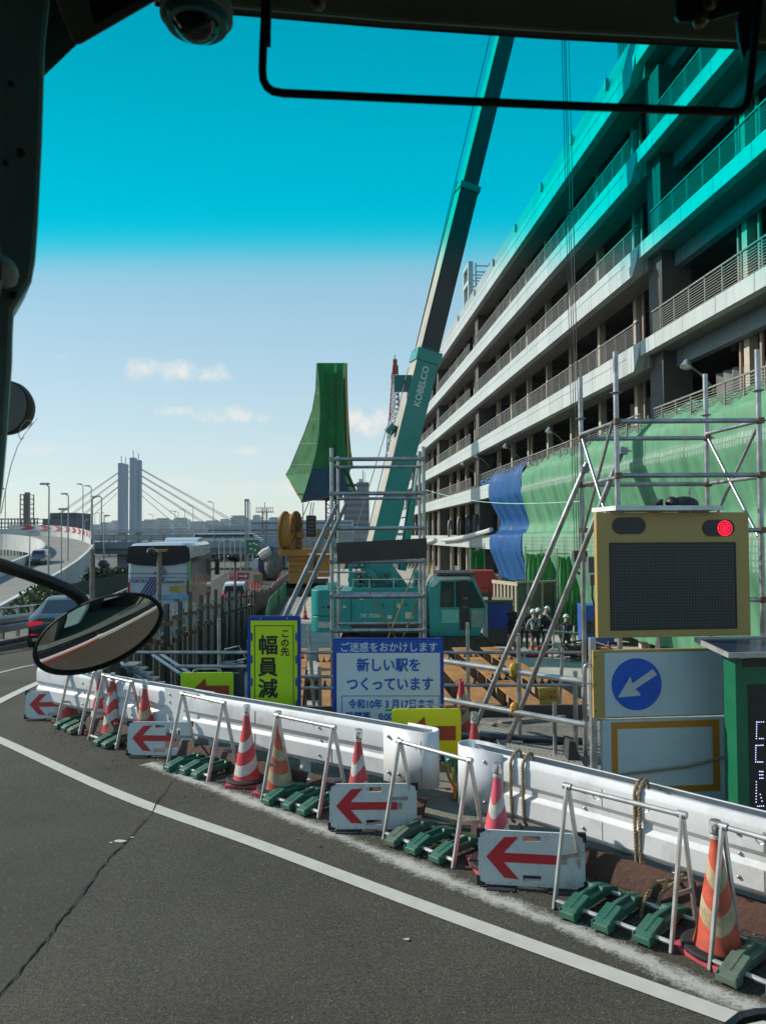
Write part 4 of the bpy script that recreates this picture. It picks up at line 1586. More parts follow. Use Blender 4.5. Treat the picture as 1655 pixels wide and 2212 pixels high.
nb = W(838.5, 1379, 8.6)
ns_ = thing("notice_board", "large blue and white notice board with Japanese text behind the rail", "sign", (nb.x, nb.y, 0), R(-1.5))
k = .001565
hx = .617
top = nb.z
bl = M("notice_blue", (.012, .085, .42), .35, var=.05)
bl2 = M("notice_frame_blue", (.01, .04, .3), .35, var=.08)
nwh = M("notice_white", (.6, .66, .69), .35, var=.04, scale=2, dirt=.12, dcol=(.4, .42, .42))
MB().bb(-hx, 0, .03, hx, .03, top).obj("frame", bl2, ns_, bevel=.004)
cxp = lambda zx: (zx - 1116) * k
czp = lambda zy: top - (zy - 262) * k
MB().bb(cxp(748), -.003, .06, cxp(1484), -.0005, czp(366)).obj("white_field", nwh, ns_)
MB().bb(cxp(730), -.003, czp(366) + .001, cxp(1502), -.0005, czp(274)).obj("heading_field", bl, ns_)
text("ご迷惑をおかけします", 72 * k, nwh, ns_, (cxp(1120), -.005, czp(330)), bold=.0018, sx=.97)
text("新しい駅を", 100 * k, bl, ns_, (cxp(1120), -.005, czp(458)), bold=.0042, sx=.92)
text("つくっています", 100 * k, bl, ns_, (cxp(1127), -.005, czp(592)), bold=.0042, sx=.89)
text("令和10年 3 月17日まで", 72 * k, bl, ns_, (cxp(1135), -.005, czp(732)), bold=.0024, sx=.84)
text("時間帯　0:00", 68 * k, bl, ns_, (cxp(812), -.005, czp(820)), bold=.0024, align='LEFT', sx=.86)
m = MB()
for a in ((783, 1200, 788, 668), (1474, 1200, 1479, 668), (788, 673, 1474, 668)):
    m.bb(cxp(a[0]), -.005, max(.08, czp(a[1])), cxp(a[2]), -.0032, czp(a[3]))
m.obj("box_line", bl, ns_)
for s in (-1, 1):
    MB().bar((s * .55, .7, 0), (s * .55, .045, top * .9), .03, .03).bar((s * .55, .045, 0), (s * .55, .045, top), .028, .028).obj("stand_leg", gframe, ns_)

# ------------------------------------------------------------------ stack of electronic boards on the right
gold = M("board_ochre", (.42, .275, .085), .45, var=.07, scale=2, dirt=.15, dcol=(.25, .17, .06), dscale=3)
ledm = M("led_screen", (.03, .032, .035), .5, var=.1)
n_, l_ = ledm.node_tree.nodes, ledm.node_tree.links
tt = n_.new("ShaderNodeTexCoord"); vv = n_.new("ShaderNodeTexVoronoi"); vv.inputs['Scale'].default_value = 36; vv.inputs['Randomness'].default_value = 0
l_.new(tt.outputs['Object'], vv.inputs['Vector'])
lt = n_.new("ShaderNodeMath"); lt.operation = 'LESS_THAN'; l_.new(vv.outputs['Distance'], lt.inputs[0]); lt.inputs[1].default_value = .3
mx = n_.new("ShaderNodeMix"); mx.data_type = 'RGBA'; l_.new(lt.outputs[0], mx.inputs[0]); mx.inputs[6].default_value = (.02, .021, .024, 1); mx.inputs[7].default_value = (.075, .075, .07, 1)
l_.new(mx.outputs[2], n_["Principled BSDF"].inputs['Base Color'])
k = .0012
E0 = W(1288, 1110, 7.25)
cz = lambda zy: CAMZ - (1051 + zy * .2647 - HZ) * 7.3 / F
cx = lambda zx: (zx - 270) * k
el = thing("led_board", "large ochre electronic board with a dark dot screen and a lit red lamp", "electronic sign", (E0.x, E0.y, cz(1240)), R(5))
b0 = cz(1240)
MB().bb(0, 0, 0, cx(1525), .07, cz(225) - b0).obj("casing", gold, el, bevel=.004)
MB().bb(cx(383), -.004, cz(1168) - b0, cx(1400), -.0005, cz(480) - b0).obj("screen", ledm, el)
m = MB()
for a in ((372, 1180, 383, 470), (1400, 1180, 1411, 470), (383, 480, 1400, 470), (383, 1180, 1400, 1168)):
    m.bb(cx(a[0]), -.006, cz(a[1]) - b0, cx(a[2]), -.0005, cz(a[3]) - b0)
m.obj("screen_frame", black, el)
lensd = M("lens_dark", (.015, .016, .018), .35, var=.1)
for x0, x1, zc in ((398, 670, 332), (1137, 1403, 355)):
    m = MB()
    r = 66 * k
    m.prism(rrect(cx(x0), -r, cx(x1), r, r - .0005, 9), (0, -.0005, cz(zc) - b0), (1, 0, 0), (0, 0, 1), (0, -.006, 0))
    ln = m.obj("lamp_cluster", lensd, el)
    rings = MB()
    for xc in ((x0 + 66), (x1 - 66)):
        if xc > 1300:
            continue
        for rr_ in (18, 34, 50):
            rings.lathe([(rr_ * k, 0), ((rr_ + 4) * k, 0), ((rr_ + 4) * k, .002), (rr_ * k, .002)], 24, (cx(xc), -.0067, cz(zc) - b0), (0, -1, 0), False)
    rings.obj("lens_ring", M("lens_ring_grey", (.05, .05, .055), .4, var=0), ln)
redl = M("led_red_lit", (1, .01, .04), .4, var=0, emit=3)
redg = M("led_red_glow", (.1, .004, .01), .5, var=0, emit=.12)
lc = V((cx(1320), -.0068, cz(357) - b0))
rl = MB().lathe([(.001, 0), (62 * k, 0), (62 * k, .003), (.001, .0035)], 32, lc, (0, -1, 0)).obj("red_lamp", redg, el)
m = MB()
for rr_, n in ((57, 34), (39, 24), (22, 14), (7, 4)):
    for i in range(n):
        a = 2 * math.pi * i / n
        m.ell((lc.x + rr_ * k * math.cos(a), lc.y - .0045, lc.z + rr_ * k * math.sin(a)), (.0055, .003, .0055), 6, 4)
m.obj("diode", redl, rl)
sp = thing("solar_panel", "white framed solar panel lying on top of the ochre electronic board", "solar panel", (E0.x, E0.y, cz(225)), R(5))
MB().bb(cx(405), -.1, .03, cx(1255), .5, .055).obj("cell_panel", M("solar_cells", (.01, .015, .04), .15, var=.05), sp)
m = MB()
m.bb(cx(400), -.112, .018, cx(1260), -.101, .062).bb(cx(400), .501, .018, cx(1260), .512, .062).bb(cx(392), -.112, .018, cx(404.5), .512, .062).bb(cx(1255.5), -.112, .018, cx(1268), .512, .062)
m.obj("frame", white, sp)
for x in (480, 1180):
    MB().bb(cx(x), .03, 0, cx(x + 30), .3, .029).obj("foot", steel, sp)
b1 = cz(1878)
E1 = thing("direction_board", "ochre framed white board with a round blue keep-left sign", "sign", (E0.x, E0.y, b1), R(5))
MB().bb(cx(222), -.02, 0, cx(1395), .045, cz(1337) - b1).obj("casing", gold, E1, bevel=.004)
MB().bb(cx(312), -.024, cz(1868) - b1, cx(1367), -.0205, cz(1358) - b1).obj("face", M("face_white", (.52, .57, .6), .3, var=.03, scale=2, dirt=.15, dcol=(.35, .36, .36)), E1)
kc = V((cx(567), -.0243, cz(1612) - b1))
MB().lathe([(.001, 0), (212 * k, 0), (212 * k, .003), (.001, .003)], 48, kc, (0, -1, 0)).obj("disc_rim", M("rim_white", (.55, .58, .6), .4, var=.05), E1)
MB().lathe([(.001, .0032), (203 * k, .0032), (203 * k, .005), (.001, .005)], 48, kc, (0, -1, 0)).obj("disc", M("disc_blue", (.008, .09, .5), .3, var=.05, dirt=.1, dcol=(.2, .25, .4)), E1)
ar = [(415, 1713), (515, 1548), (532, 1605), (700, 1492), (731, 1538), (553, 1650), (595, 1688), (590, 1703)]
MB().prism([(cx(a), cz(b) - b1) for a, b in ar], (0, kc.y - .0053, 0), (1, 0, 0), (0, 0, 1), (0, -.003, 0)).obj("disc_arrow", M("arrow_white", (.5, .52, .52), .5, var=.06, dirt=.3, dcol=(.3, .3, .3)), E1)
for x0, sgn in ((1372, -1),):
    MB().path([(cx(1385), -.02, cz(1645) - b1), (cx(1385), -.055, cz(1650) - b1), (cx(1322), -.06, cz(1652) - b1), (cx(1314), -.06, cz(1662) - b1), (cx(1314), -.06, cz(1705) - b1), (cx(1325), -.06, cz(1716) - b1), (cx(1385), -.055, cz(1718) - b1), (cx(1385), -.02, cz(1722) - b1)], .006, 6).obj("handle", black, E1, smooth=True)
m = MB()
for z in (1390, 1606, 1825):
    m.ell((cx(238), -.021, cz(z) - b1), (.007, .004, .007), 6, 4)
m.obj("screw", black, E1)
b2 = .02
E2 = thing("blank_board", "white board with an orange border line, lowest of the stacked boards", "sign", (E0.x, E0.y, b2), R(5))
z2 = CAMZ - (1553 - HZ) * 7.3 / F - b2
x2 = lambda px: (px - 1288) * 7.3 / F
MB().bb(x2(1294), -.015, 0, x2(1568), .05, z2).obj("panel", M("board_pale", (.5, .55, .57), .3, var=.04, scale=2, dirt=.12, dcol=(.35, .35, .34)), E2)
m = MB()
oz, ob = z2 - .022, .1
for a in ((1313, ob, 1326, oz), (1537, ob, 1552, oz), (1326, oz - .06, 1537, oz), (1326, ob, 1537, ob + .06)):
    m.bb(x2(a[0]), -.019, a[1], x2(a[2]), -.0155, a[3])
m.obj("border", M("border_orange", (.5, .19, .012), .45, var=.08), E2)
MB().path([(x2(1567), -.02, .42), (x2(1480), -.035, .34), (x2(1380), -.03, .3), (x2(1290), -.02, .27), (x2(1230), .1, .24)], .012, 6).obj("tie_rope", ropem, E2, smooth=True)
for px in (1279, 1577):
    p = thing("board_post", "galvanised square post on the left carrying the stacked boards" if px < 1400 else "galvanised square post on the right between the stacked boards and the green display", "post", (E0.x, E0.y, 0), R(5))
    MB().bb(x2(px) - .028, .02, 0, x2(px) + .028, .08, cz(1240) if px < 1400 else cz(1337)).obj("post_tube", steel, p, bevel=.004)
    MB().bb(x2(px) - .1, -.04, 0, x2(px) + .1, .14, .012).obj("foot_plate", steel, p)
    if px < 1400:
        MB().path([(x2(px) - .03, .02, cz(1450)), (x2(px) - .085, .01, cz(1452)), (x2(px) - .095, .01, cz(1470)), (x2(px) - .095, .01, cz(1590)), (x2(px) - .085, .01, cz(1602)), (x2(px) - .03, .02, cz(1604))], .008, 8).obj("handle", steel, p, smooth=True)
gb = W(1588, 1417, 6.75)
gd = thing("green_display", "green cased electronic display at the right edge with blue-white diode strokes", "electronic sign", (gb.x, gb.y, 0), R(4))
dk = lambda zx: (zx - 1478) * .39844 * 6.75 / F
dz = lambda zy: CAMZ - (1466 + zy * .39844 - HZ) * 6.75 / F
gcase = M("case_green", (.007, .13, .06), .4, var=.08)
MB().bb(0, 0, .02, .62, .22, gb.z).obj("casing", gcase, gd, bevel=.005)
MB().bb(dk(1545), -.004, .1, .6, -.0005, dz(40)).obj("screen", M("display_dark", (.02, .022, .024), .25, var=.1), gd)
MB().bb(dk(1520), -.004, gb.z - .1, .6, -.0005, gb.z - .03).obj("lamp_cluster", lensd, gd)
MB().bb(.04, -.005, gb.z - .025, .1, -.0005, gb.z - .008).obj("sticker", M("sticker_white", (.55, .57, .55), .5, var=.1), gd)
m = MB()
strokes = [((1590, 242), (1628, 242), 4), ((1590, 242), (1586, 330), 8), ((1604, 330), (1624, 331), 3), ((1588, 367), (1622, 366), 4), ((1582, 367), (1579, 455), 8), ((1590, 455), (1618, 456), 4),
           ((1600, 506), (1618, 507), 3), ((1600, 524), (1618, 524), 3), ((1600, 542), (1618, 542), 3), ((1581, 560), (1577, 668), 8), ((1601, 628), (1610, 664), 3), ((1585, 690), (1618, 690), 4), ((1580, 705), (1576, 780), 7)]
for a, b, n in strokes:
    for i in range(n):
        t = i / (n - 1)
        m.ell((dk(a[0] + (b[0] - a[0]) * t), -.006, dz(a[1] + (b[1] - a[1]) * t)), (.0048, .004, .0048), 6, 4)
m.obj("diode", M("diode_blue_white", (.6, .6, 1.0), .4, var=0, emit=2.2), gd)
s2 = thing("solar_panel", "tilted solar panel with a grey frame above the green display", "solar panel", (gb.x, gb.y, gb.z + .035), R(4))
T = Matrix.Rotation(R(5), 4, 'X')
MB(T).bb(-.16, -.2, .012, .7, .38, .03).obj("cell_panel", M("solar_cells_grey", (.025, .035, .07), .2, var=.15, scale=3), s2)
m = MB(T)
m.bb(-.175, -.215, 0, .715, -.201, .045).bb(-.175, .381, 0, .715, .395, .045).bb(-.175, -.2, 0, -.161, .38, .045).bb(.701, -.2, 0, .715, .38, .045)
m.obj("frame", alu, s2)
MB().bb(.1, .05, -.035, .5, .15, .0).obj("bracket", steel, s2)
# ------------------------------------------------------------------ scaffolds of pipe
clampm = M("clamp_rusty", (.2, .12, .07), .6, .5, var=.3)
clampg = M("clamp_grey", (.25, .25, .25), .5, .6, var=.25)


def clamp(par, p, s=.045, mt=None, name="clamp"):
    m = MB().bb(p[0] - s, p[1] - s, p[2] - s * .9, p[0] + s, p[1] + s, p[2] + s * .9)
    m.cyl((p[0] + s * .9, p[1], p[2]), (p[0] + s * 2, p[1] - s * .6, p[2]), .009, n=6)
    return m.obj(name, mt, par, bevel=.006)


def pipes(parent, segs, r, name, mt=pipe):
    for a, b in segs:
        MB().cyl(a, b, r, n=10).obj(name, mt, parent, smooth=True)


ct = thing("scaffold_tower", "open pipe scaffold tower with a brown board, in front of the teal crane", "scaffold", (0, 0, 0))
YF, YB = 14.0, 14.8
PF = {'l': W(717, 1150, YF).x, 'r': W(916, 1150, YF).x}
PB_ = {'l': W(731, 1150, YB).x, 'r': W(907, 1150, YB).x}
zat = lambda py, Y: W(827, py, Y).z
for q, pr in (('l', PF), ('r', PF)):
    pipes(ct, [((pr[q], YF, -2.0), (pr[q], YF, zat(967 if q == 'l' else 965, YF)))], .035, "post")
for q, pr in (('l', PB_), ('r', PB_)):
    pipes(ct, [((pr[q], YB, -2.0), (pr[q], YB, zat(985 if q == 'l' else 975, YB)))], .03, "post")
for py in (992, 1066, 1141, 1213, 1288, 1362):
    pipes(ct, [((PF['l'] - .02, YF - .05, zat(py, YF)), (PF['r'] + .02, YF - .05, zat(py, YF)))], .038, "rail")
    for q in 'lr':
        clamp(ct, (PF[q], YF - .05, zat(py, YF)), .04, clampg)
for py in (1009, 1077, 1283, 1347):
    pipes(ct, [((PB_['l'] - .02, YB - .05, zat(py, YB)), (PB_['r'] + .02, YB - .05, zat(py, YB)))], .03, "rail")
for py in (1000, 1290):
    for q in 'lr':
        pipes(ct, [((PF[q], YF, zat(py, YF)), (PB_[q], YB, zat(py, YF)))], .022, "side_rail")
o = MB()
o.prism([(W(723, 0, YF).x, zat(1172, YF)), (W(912, 0, YF).x, zat(1163, YF)), (W(913, 0, YF).x, zat(1206, YF)), (W(724, 0, YF).x, zat(1214, YF))], (0, YF - .11, 0), (1, 0, 0), (0, 0, 1), (0, .02, 0))
o.obj("board", M("board_brown", (.045, .033, .026), .35, var=.2), ct)
# braces running down to the ground on the left
for (a, ya), (b, yb), r in ((((727, 1092), 13.9), ((566, 1440), 11.4), .042), (((748, 1088), 14.2), ((590, 1440), 11.6), .036)):
    pipes(ct, [(W(*a, ya), W(*b, yb))], r, "brace", M("brace_grey", (.2, .21, .22), .4, .7, var=.2))
pipes(ct, [(W(667, 1198, 14.2), W(722, 1198, 14.05)), (W(667, 1236, 14.2), W(790, 1237, 14.4))], .018, "short_rail", alu)
striped = M("rope_striped", (.3, .22, .04), .8, var=.5, scale=25)
for a, b in (((796, 1275), (868, 1398)), ((932, 1185), (832, 1395)), ((958, 1205), (850, 1425))):
    a, b = W(a[0] * 1.0 - (20 if a[0] > 900 else 0), a[1], 14.4), W(b[0], b[1], 14.4)
    MB().path([a, a.lerp(b, .5) + V((0, 0, -.04)), b], .013, 6).obj("tie_rope", striped, ct)

sr = thing("pipe_scaffold", "square pipe scaffold with crossed braces and slanting struts above the electronic boards", "scaffold", (0, 0, 0))
YF, YB = 7.85, 8.85
fl, fr, bl_, brr = W(1333, 1000, YF).x, W(1641, 1000, YF).x, W(1256, 1000, YB).x, W(1527, 1000, YB).x
for x, y, t in ((fl, YF, 763), (fr, YF, 760), (bl_, YB, 818), (brr, YB, 812)):
    pipes(sr, [((x, y, -.005), (x, y, zat(t, y)))], .0285, "post")
    m = MB().lathe([(.036, 0), (.036, .012), (.06, .016), (.06, .022), (.036, .026)], 10, (x, y, zat(t + 92, y)))
    m.obj("rosette", clampg, sr)
for y, x0, x1, lst in ((YF, fl, fr, (914, 1031, 1150, 1300)), (YB, bl_, brr, (951, 1050, 1148))):
    for py in lst:
        pipes(sr, [((x0, y - .03, zat(py, y)), (x1, y - .03, zat(py, y)))], .026, "rail")
        clamp(sr, (x0, y - .03, zat(py, y)), .034, clampm)
        clamp(sr, (x1, y - .03, zat(py, y)), .034, clampm)
for py in (914, 1035):
    pipes(sr, [((fl, YF, zat(py, YF)), (bl_, YB, zat(py, YF) - .0)), ((fr, YF, zat(py, YF)), (brr, YB, zat(py, YF)))], .022, "side_rail")
pipes(sr, [(W(1324, 910, 7.9), W(1258, 1160, 8.8)), (W(1258, 947, 8.8), W(1322, 1152, 7.9)), (W(1638, 918, 7.9), W(1530, 1150, 8.8)), (W(1530, 947, 8.8), W(1638, 1158, 7.9))], .017, "brace")
pipes(sr, [(W(1347, 966, 7.95), G(1093, 1612)), (W(1268, 1000, 8.75), G(1013, 1602))], .031, "strut")
for a in ((1344, 975, 7.95), (1262, 1015, 8.75)):
    p = W(*a)
    clamp(sr, (p.x, p.y - .03, p.z), .04, clampg, "strut_clamp")
# lights and odds hung on the scaffold
lb = thing("work_light", "black wrapped work light hung on the scaffold above the ochre board", "work light", W(1478, 1090, 8.2))
m = MB().ell((0, 0, 0), (.16, .1, .09), 12, 8).ell((-.13, 0, .02), (.07, .08, .07), 10, 6)
for k in range(4):
    m.bb(-.26 - k * .03, -.05, -.04 - .02 * k, -.24 - k * .03, .05, .06 - .02 * k)
m.obj("hood", black, lb, smooth=True)
MB().cyl((.05, 0, .06), (.3, .6, .2), .012, n=6).obj("arm", pipe, lb)
jb = thing("junction_box", "dark junction box with cables clipped to the scaffold post beside the ochre board", "box", W(1271, 1222, 8.8))
MB().bb(-.02, -.08, -.08, .12, .02, .1).bb(0, -.07, -.22, .1, .01, -.1).obj("case", M("box_grey", (.12, .13, .14), .5, var=.1), jb, bevel=.006)
MB().path([(.03, -.05, -.2), (.02, -.07, -.35), (.06, -.05, -.5), (.03, -.06, -.75)], .012, 6).obj("cable", black, jb, smooth=True)

# ------------------------------------------------------------------ pipe railing along the pit and silver handrails
pr = thing("pipe_fence", "grey pipe fence along the edge of the pit behind the signs", "fence", (0, 11.2, 0))
Y = 11.2
for py, a, b in ((1410, 280, 1262), (1481, 905, 1262), (1462, 600, 730), (1487, 600, 730), (1541, 905, 1262), (1440, 378, 532)):
    pipes(pr, [(W(a, py, Y) - V((0, Y, 0)), W(b, py, Y) - V((0, Y, 0)))], .024, "rail")
for px, t in ((473, 1337), (667, 1352), (1010, 1345), (1216, 1400), (690, 1440)):
    p, q = W(px, t, Y + .04), W(px + (12 if px == 667 else -8 if px == 1216 else 2), 1520, Y + .04)
    MB().cyl(p - V((0, Y, 0)), q - V((0, Y, 0)) - V((0, 0, .12)), .027, n=8).obj("post", pipe, pr, smooth=True)
hr = thing("handrail", "upper silver handrail with a yellow clamp behind the blue notice board", "handrail", (0, 0, 0), group="silver handrails")
m = MB().cyl(W(900, 1420, 10.3), W(1262, 1473, 8.95), .036, n=12)
m.obj("tube", M("tube_silver", (.6, .58, .54), .32, .7, var=.15), hr, smooth=True)
MB().ell(W(1110, 1447, 9.45), (.06, .05, .09), 8, 6).obj("yellow_clamp", M("clamp_yellow", (.45, .3, .02), .5), hr)
for px in (1123, 1245):
    p = W(px, 1452, 9.4 if px < 1200 else 9.05)
    MB().cyl((p.x, p.y + .06, 0), (p.x, p.y + .06, p.z + (.42 if px < 1200 else 0)), .028, n=8).obj("post", pipe, hr, smooth=True)
hr2 = thing("handrail", "lower silver handrail with blue tape and an orange clamp, just above the mud", "handrail", (0, 0, 0), group="silver handrails")
MB().cyl(W(940, 1508, 9.6), W(1265, 1566, 8.5), .033, n=12).obj("tube", M("tube_silver", (.6, .58, .54), .32, .7, var=.15), hr2, smooth=True)
MB().cyl(W(1055, 1527, 9.2), W(1066, 1530, 9.16), .035, n=12).obj("tape", M("tape_blue", (.02, .12, .4), .5), hr2)
MB().ell(W(1112, 1533, 9.0), (.06, .05, .09), 8, 6).obj("orange_clamp", M("clamp_orange", (.5, .22, .03), .5), hr2)
for px in (985, 1200):
    p = W(px, 1520, 9.45 if px < 1000 else 8.75)
    MB().cyl((p.x, p.y + .05, 0), (p.x, p.y + .05, p.z), .024, n=8).obj("post", pipe, hr2, smooth=True)

# ------------------------------------------------------------------ rusty beams spanning the pit
rust = M("rust_steel", (.38, .175, .055), .75, .15, var=.3, scale=2.5, dirt=.65, dcol=(.1, .045, .025), dscale=1.6, bump=.15, bscale=20)
rustw = M("rust_web", (.36, .27, .18), .8, .05, var=.2, scale=2, dirt=.5, dcol=(.14, .08, .05), dscale=2)
bolt = M("bolt_dark", (.03, .028, .026), .5, .5)
u = V((-.083, 1, 0)).normalized()
sx = V((u.y, -u.x, 0))
spec = [(-1.75, .62, "left-hand rusty beam with clamps seen between the two upright signs"), (-1.05, .45, "narrow rusty beam seen right of the leaning fence post"),
        (1.15, .6, "rusty beam end beside the blue notice board"), (1.95, .62, "rusty beam with three dark bolts behind the slanting struts"),
        (2.75, .62, "rusty beam with chalk marks between the slanting struts and the boards"), (3.55, .62, "rusty beam against the stacked boards, the last one seen")]
for x, wd, lab in spec:
    o = V((x, 14.3, 0)) - u * 0
    t = thing("steel_beam", lab, "steel beam", (o.x, o.y, 0), 0, "rusty beams over the pit")
    L = 7.4
    wd *= .74
    m = MB()
    c0_ = V((0, 0, -.6))
    m.prism([(-wd / 2, -.03), (wd / 2, -.03), (wd / 2, 0), (-wd / 2, 0)], c0_, sx, (0, 0, 1), u * L)
    m.prism([(-wd / 2, -.03), (wd / 2, -.03), (wd / 2, 0), (-wd / 2, 0)], c0_ - V((0, 0, .6)), sx, (0, 0, 1), u * L)
    m.obj("flange", rust, t)
    m = MB().prism([(-.02, -.6), (.02, -.6), (.02, -.031), (-.02, -.031)], c0_, sx, (0, 0, 1), u * L)
    for k in range(8):
        m.prism([(-wd / 2 + .02, -.6), (wd / 2 - .02, -.6), (wd / 2 - .02, -.032), (-wd / 2 + .02, -.032)], c0_ + u * (.03 + k), sx, (0, 0, 1), u * .02)
    m.obj("web", rustw, t)
    m = MB()
    for k in range(3):
        p = c0_ + u * (1.6 + (x * .7) % 1) + sx * (-.18 + k * .15)
        m.bb(p.x - .02, p.y - .02, p.z, p.x + .02, p.y + .02, p.z + .12).bb(p.x - .045, p.y - .05, p.z, p.x + .045, p.y + .05, p.z + .035)
        p = p + u * 3.2
        m.bb(p.x - .015, p.y - .015, p.z, p.x + .015, p.y + .015, p.z + .1).bb(p.x - .04, p.y - .04, p.z, p.x + .04, p.y + .04, p.z + .03)
    m.obj("bolt", bolt, t)
    if lab.startswith("rusty beam with chalk"):
        for k in range(2):
            T = (c0_ + u * (2.3 + k * .9) + V((0, 0, .004)))
            mm_ = MB()
            r2 = random.Random(k)
            for q in range(6):
                a = T + sx * (-.2 + q * .07)
                mm_.bar(a, a + sx * .05 + u * r2.uniform(-.12, .12), .018, .003)
            mm_.obj("chalk_mark", M("ink_mark", (.03, .03, .028), .8), t)
for y, lab in ((14.75, "near rusty cross girder carrying the beams"), (20.4, "far rusty cross girder carrying the beams")):
    t = thing("cross_girder", lab, "steel beam", (1, y, 0))
    m = MB().bb(-3.6, -.2, -1.27, 4.2, .2, -1.24).bb(-3.6, -.2, -1.75, 4.2, .2, -1.72).bb(-3.6, -.02, -1.719, 4.2, .02, -1.271)
    m.obj("girder", rustw, t)
    for x in (-3.2, 0, 3.2):
        MB().bb(x - .15, -.15, -4.3, x + .15, .15, -1.751).obj("pile", rust, t)
# gratings and planks at the near edge of the pit
plm = M("plank_steel_perforated", (.34, .32, .27), .6, .3, var=.15, scale=3, dirt=.4, dcol=(.2, .17, .13))
for pts, lab in ((((1042, 1565), (1135, 1588), (1125, 1612), (1035, 1588)), "perforated steel plank lying on the mud by the slanting struts"), (((1095, 1602), (1238, 1618), (1262, 1655), (1100, 1640)), "perforated steel plank lying next to the stacked boards")):
    P = [G(*p, .06) for p in pts]
    c = sum(P, V()) / 4
    t = thing("steel_plank", lab, "plank", (c.x, c.y, 0), 0, "perforated steel planks")
    m = MB()
    Q = [p - V((c.x, c.y, 0)) for p in P]
    m.add(Q + [q - V((0, 0, .05)) for q in Q], [(0, 1, 2, 3), (7, 6, 5, 4), (0, 4, 5, 1), (1, 5, 6, 2), (2, 6, 7, 3), (3, 7, 4, 0)])
    m.obj("deck_plate", plm, t)
    m = MB()
    for i in range(14):
        for j in range(4):
            a = Q[0].lerp(Q[1], (i + .5) / 14)
            b = Q[3].lerp(Q[2], (i + .5) / 14)
            p = a.lerp(b, (j + .6) / 4.4)
            m.lathe([(.011, 0), (.009, .003), (.002, .003)], 6, p, caps=False)
    m.obj("hole", M("hole_dark", (.03, .03, .028), .9), t)
tbd = thing("toe_board", "dark timber toe board on edge along the pit behind the notice board", "board", (0, 10.7, 0))
m = MB()
for a, b in ((560, 905), (908, 1100), (1102, 1262)):
    m.bb(W(a, 1500, 10.7).x, 0, -.02, W(b, 1500, 10.7).x, .05, .19 if a != 908 else .17)
m.obj("plank_board", M("toe_timber", (.075, .06, .05), .85, var=.3, scale=3, bump=.3, dirt=.4), tbd, bevel=.006)
gpp = thing("ground_pipe", "dark pipe lying on the mud between the rail end and the stacked boards", "pipe", (0, 0, 0))
MB().cyl(W(985, 1590, 9.55), W(1258, 1602, 9.3), .045, n=12).obj("tube", M("pipe_slate", (.05, .065, .08), .5, .3, var=.2), gpp, smooth=True)
for i, (px, py, ln, an, lab) in enumerate(((1150, 1556, 1.0, 20, "grey weathered offcut lying on the mud below the lower handrail"), (1010, 1560, .8, -35, "pale offcut lying on the mud beside the red cone without a lamp"), (700, 1548, 1.1, 10, "offcut lying at the pit edge between the two upright signs"))):
    g = G(px, py, .03)
    o = thing("timber_offcut", lab, "timber", (g.x, g.y, .03), R(an), "timber offcuts on the mud")
    MB().bb(-ln / 2, -.06, -.02, ln / 2, .06, .03).obj("plank_board", M("offcut_grey", (.22, .19, .15), .85, var=.3, scale=4, bump=.2), o, bevel=.005)
tw = thing("wedge_block", "dark wedge shaped block lying against the post of the stacked boards", "block", G(1240, 1655))
MB().prism([(-.07, 0), (.09, 0), (.02, .26), (-.05, .27)], (0, 0, 0), (1, 0, 0), (0, 0, 1), (0, .25, 0)).obj("wedge", M("wedge_grey", (.05, .05, .05), .7), tw, bevel=.01)
p = W(1186, 1503, 10.9)
ws = thing("warning_sign", "small tilted yellow warning sign with red writing on the pit fence", "sign", (p.x, p.y, 0))
T = Matrix.Translation((0, 0, p.z)) @ Matrix.Rotation(R(-4), 4, 'Y')
MB(T).bb(-.14, 0, -.12, .14, .02, .11).obj("panel", M("warning_yellow", (.5, .32, .05), .5, var=.1, dirt=.2), ws)
rdw = M("writing_red", (.35, .03, .05), .6)
text("この先", .062, rdw, ws, (.01, -.003, p.z + .04), rot=(R(90), R(-4), 0), sx=1.1)
text("立入禁止", .066, rdw, ws, (0, -.003, p.z - .03), rot=(R(90), R(-4), 0), sx=.95)
MB().cyl((-.02, .03, -.01), (-.02, .03, p.z + .05), .02, n=8).obj("stake", M("stake_yellow", (.45, .3, .03), .5), ws)
bk = thing("yellow_bracket", "bent yellow stand leg in the gap between the two rounded rail ends", "stand", G(970, 1722))
MB().path([(-.08, 0, .33), (-.02, -.02, .3), (0, -.03, .2), (.06, -.05, .1), (.05, -.06, 0)], .018, 8).path([(.04, 0, .28), (.05, -.02, .15), (.05, -.05, .0)], .014, 6).obj("leg", M("stand_yellow", (.5, .27, .03), .5, var=.2, dirt=.3), bk, smooth=True)
MB().cyl((-.02, 0, .36), (.25, .1, .37), .03, n=8).obj("green_tube", gframe, bk)
# broom head under the near rail
bh = thing("broom", "pale bristled broom head lying under the near white rail", "broom", (G(1375, 1850).x, G(1375, 1850).y + .15, .12))
m = MB()
rnd = random.Random(8)
for i in range(150):
    t = i / 149
    a = math.pi * (1.08 + .75 * t)
    L = .2 + rnd.uniform(-.015, .01)
    m.cyl((.05 + .02 * math.cos(a), 0 + rnd.uniform(-.03, .03), .1), (.05 + L * 1.25 * math.cos(a), rnd.uniform(-.04, .04), .1 + L * .7 * math.sin(a)), .004, .002, n=3)
m.obj("bristles", M("bristle_cream", (.5, .44, .28), .9, var=.2), bh)
MB().bb(-.1, -.03, .1, .2, .03, .16).obj("head_block", M("block_orange", (.45, .22, .05), .6), bh)
br_ = thing("brick_block", "pale slab lying below the broom under the near rail", "block", G(1392, 1858))
MB().bb(-.13, .1, 0, .13, .2, .1).obj("block_body", M("block_pale", (.35, .32, .25), .85, var=.15, dirt=.3), br_, bevel=.01)

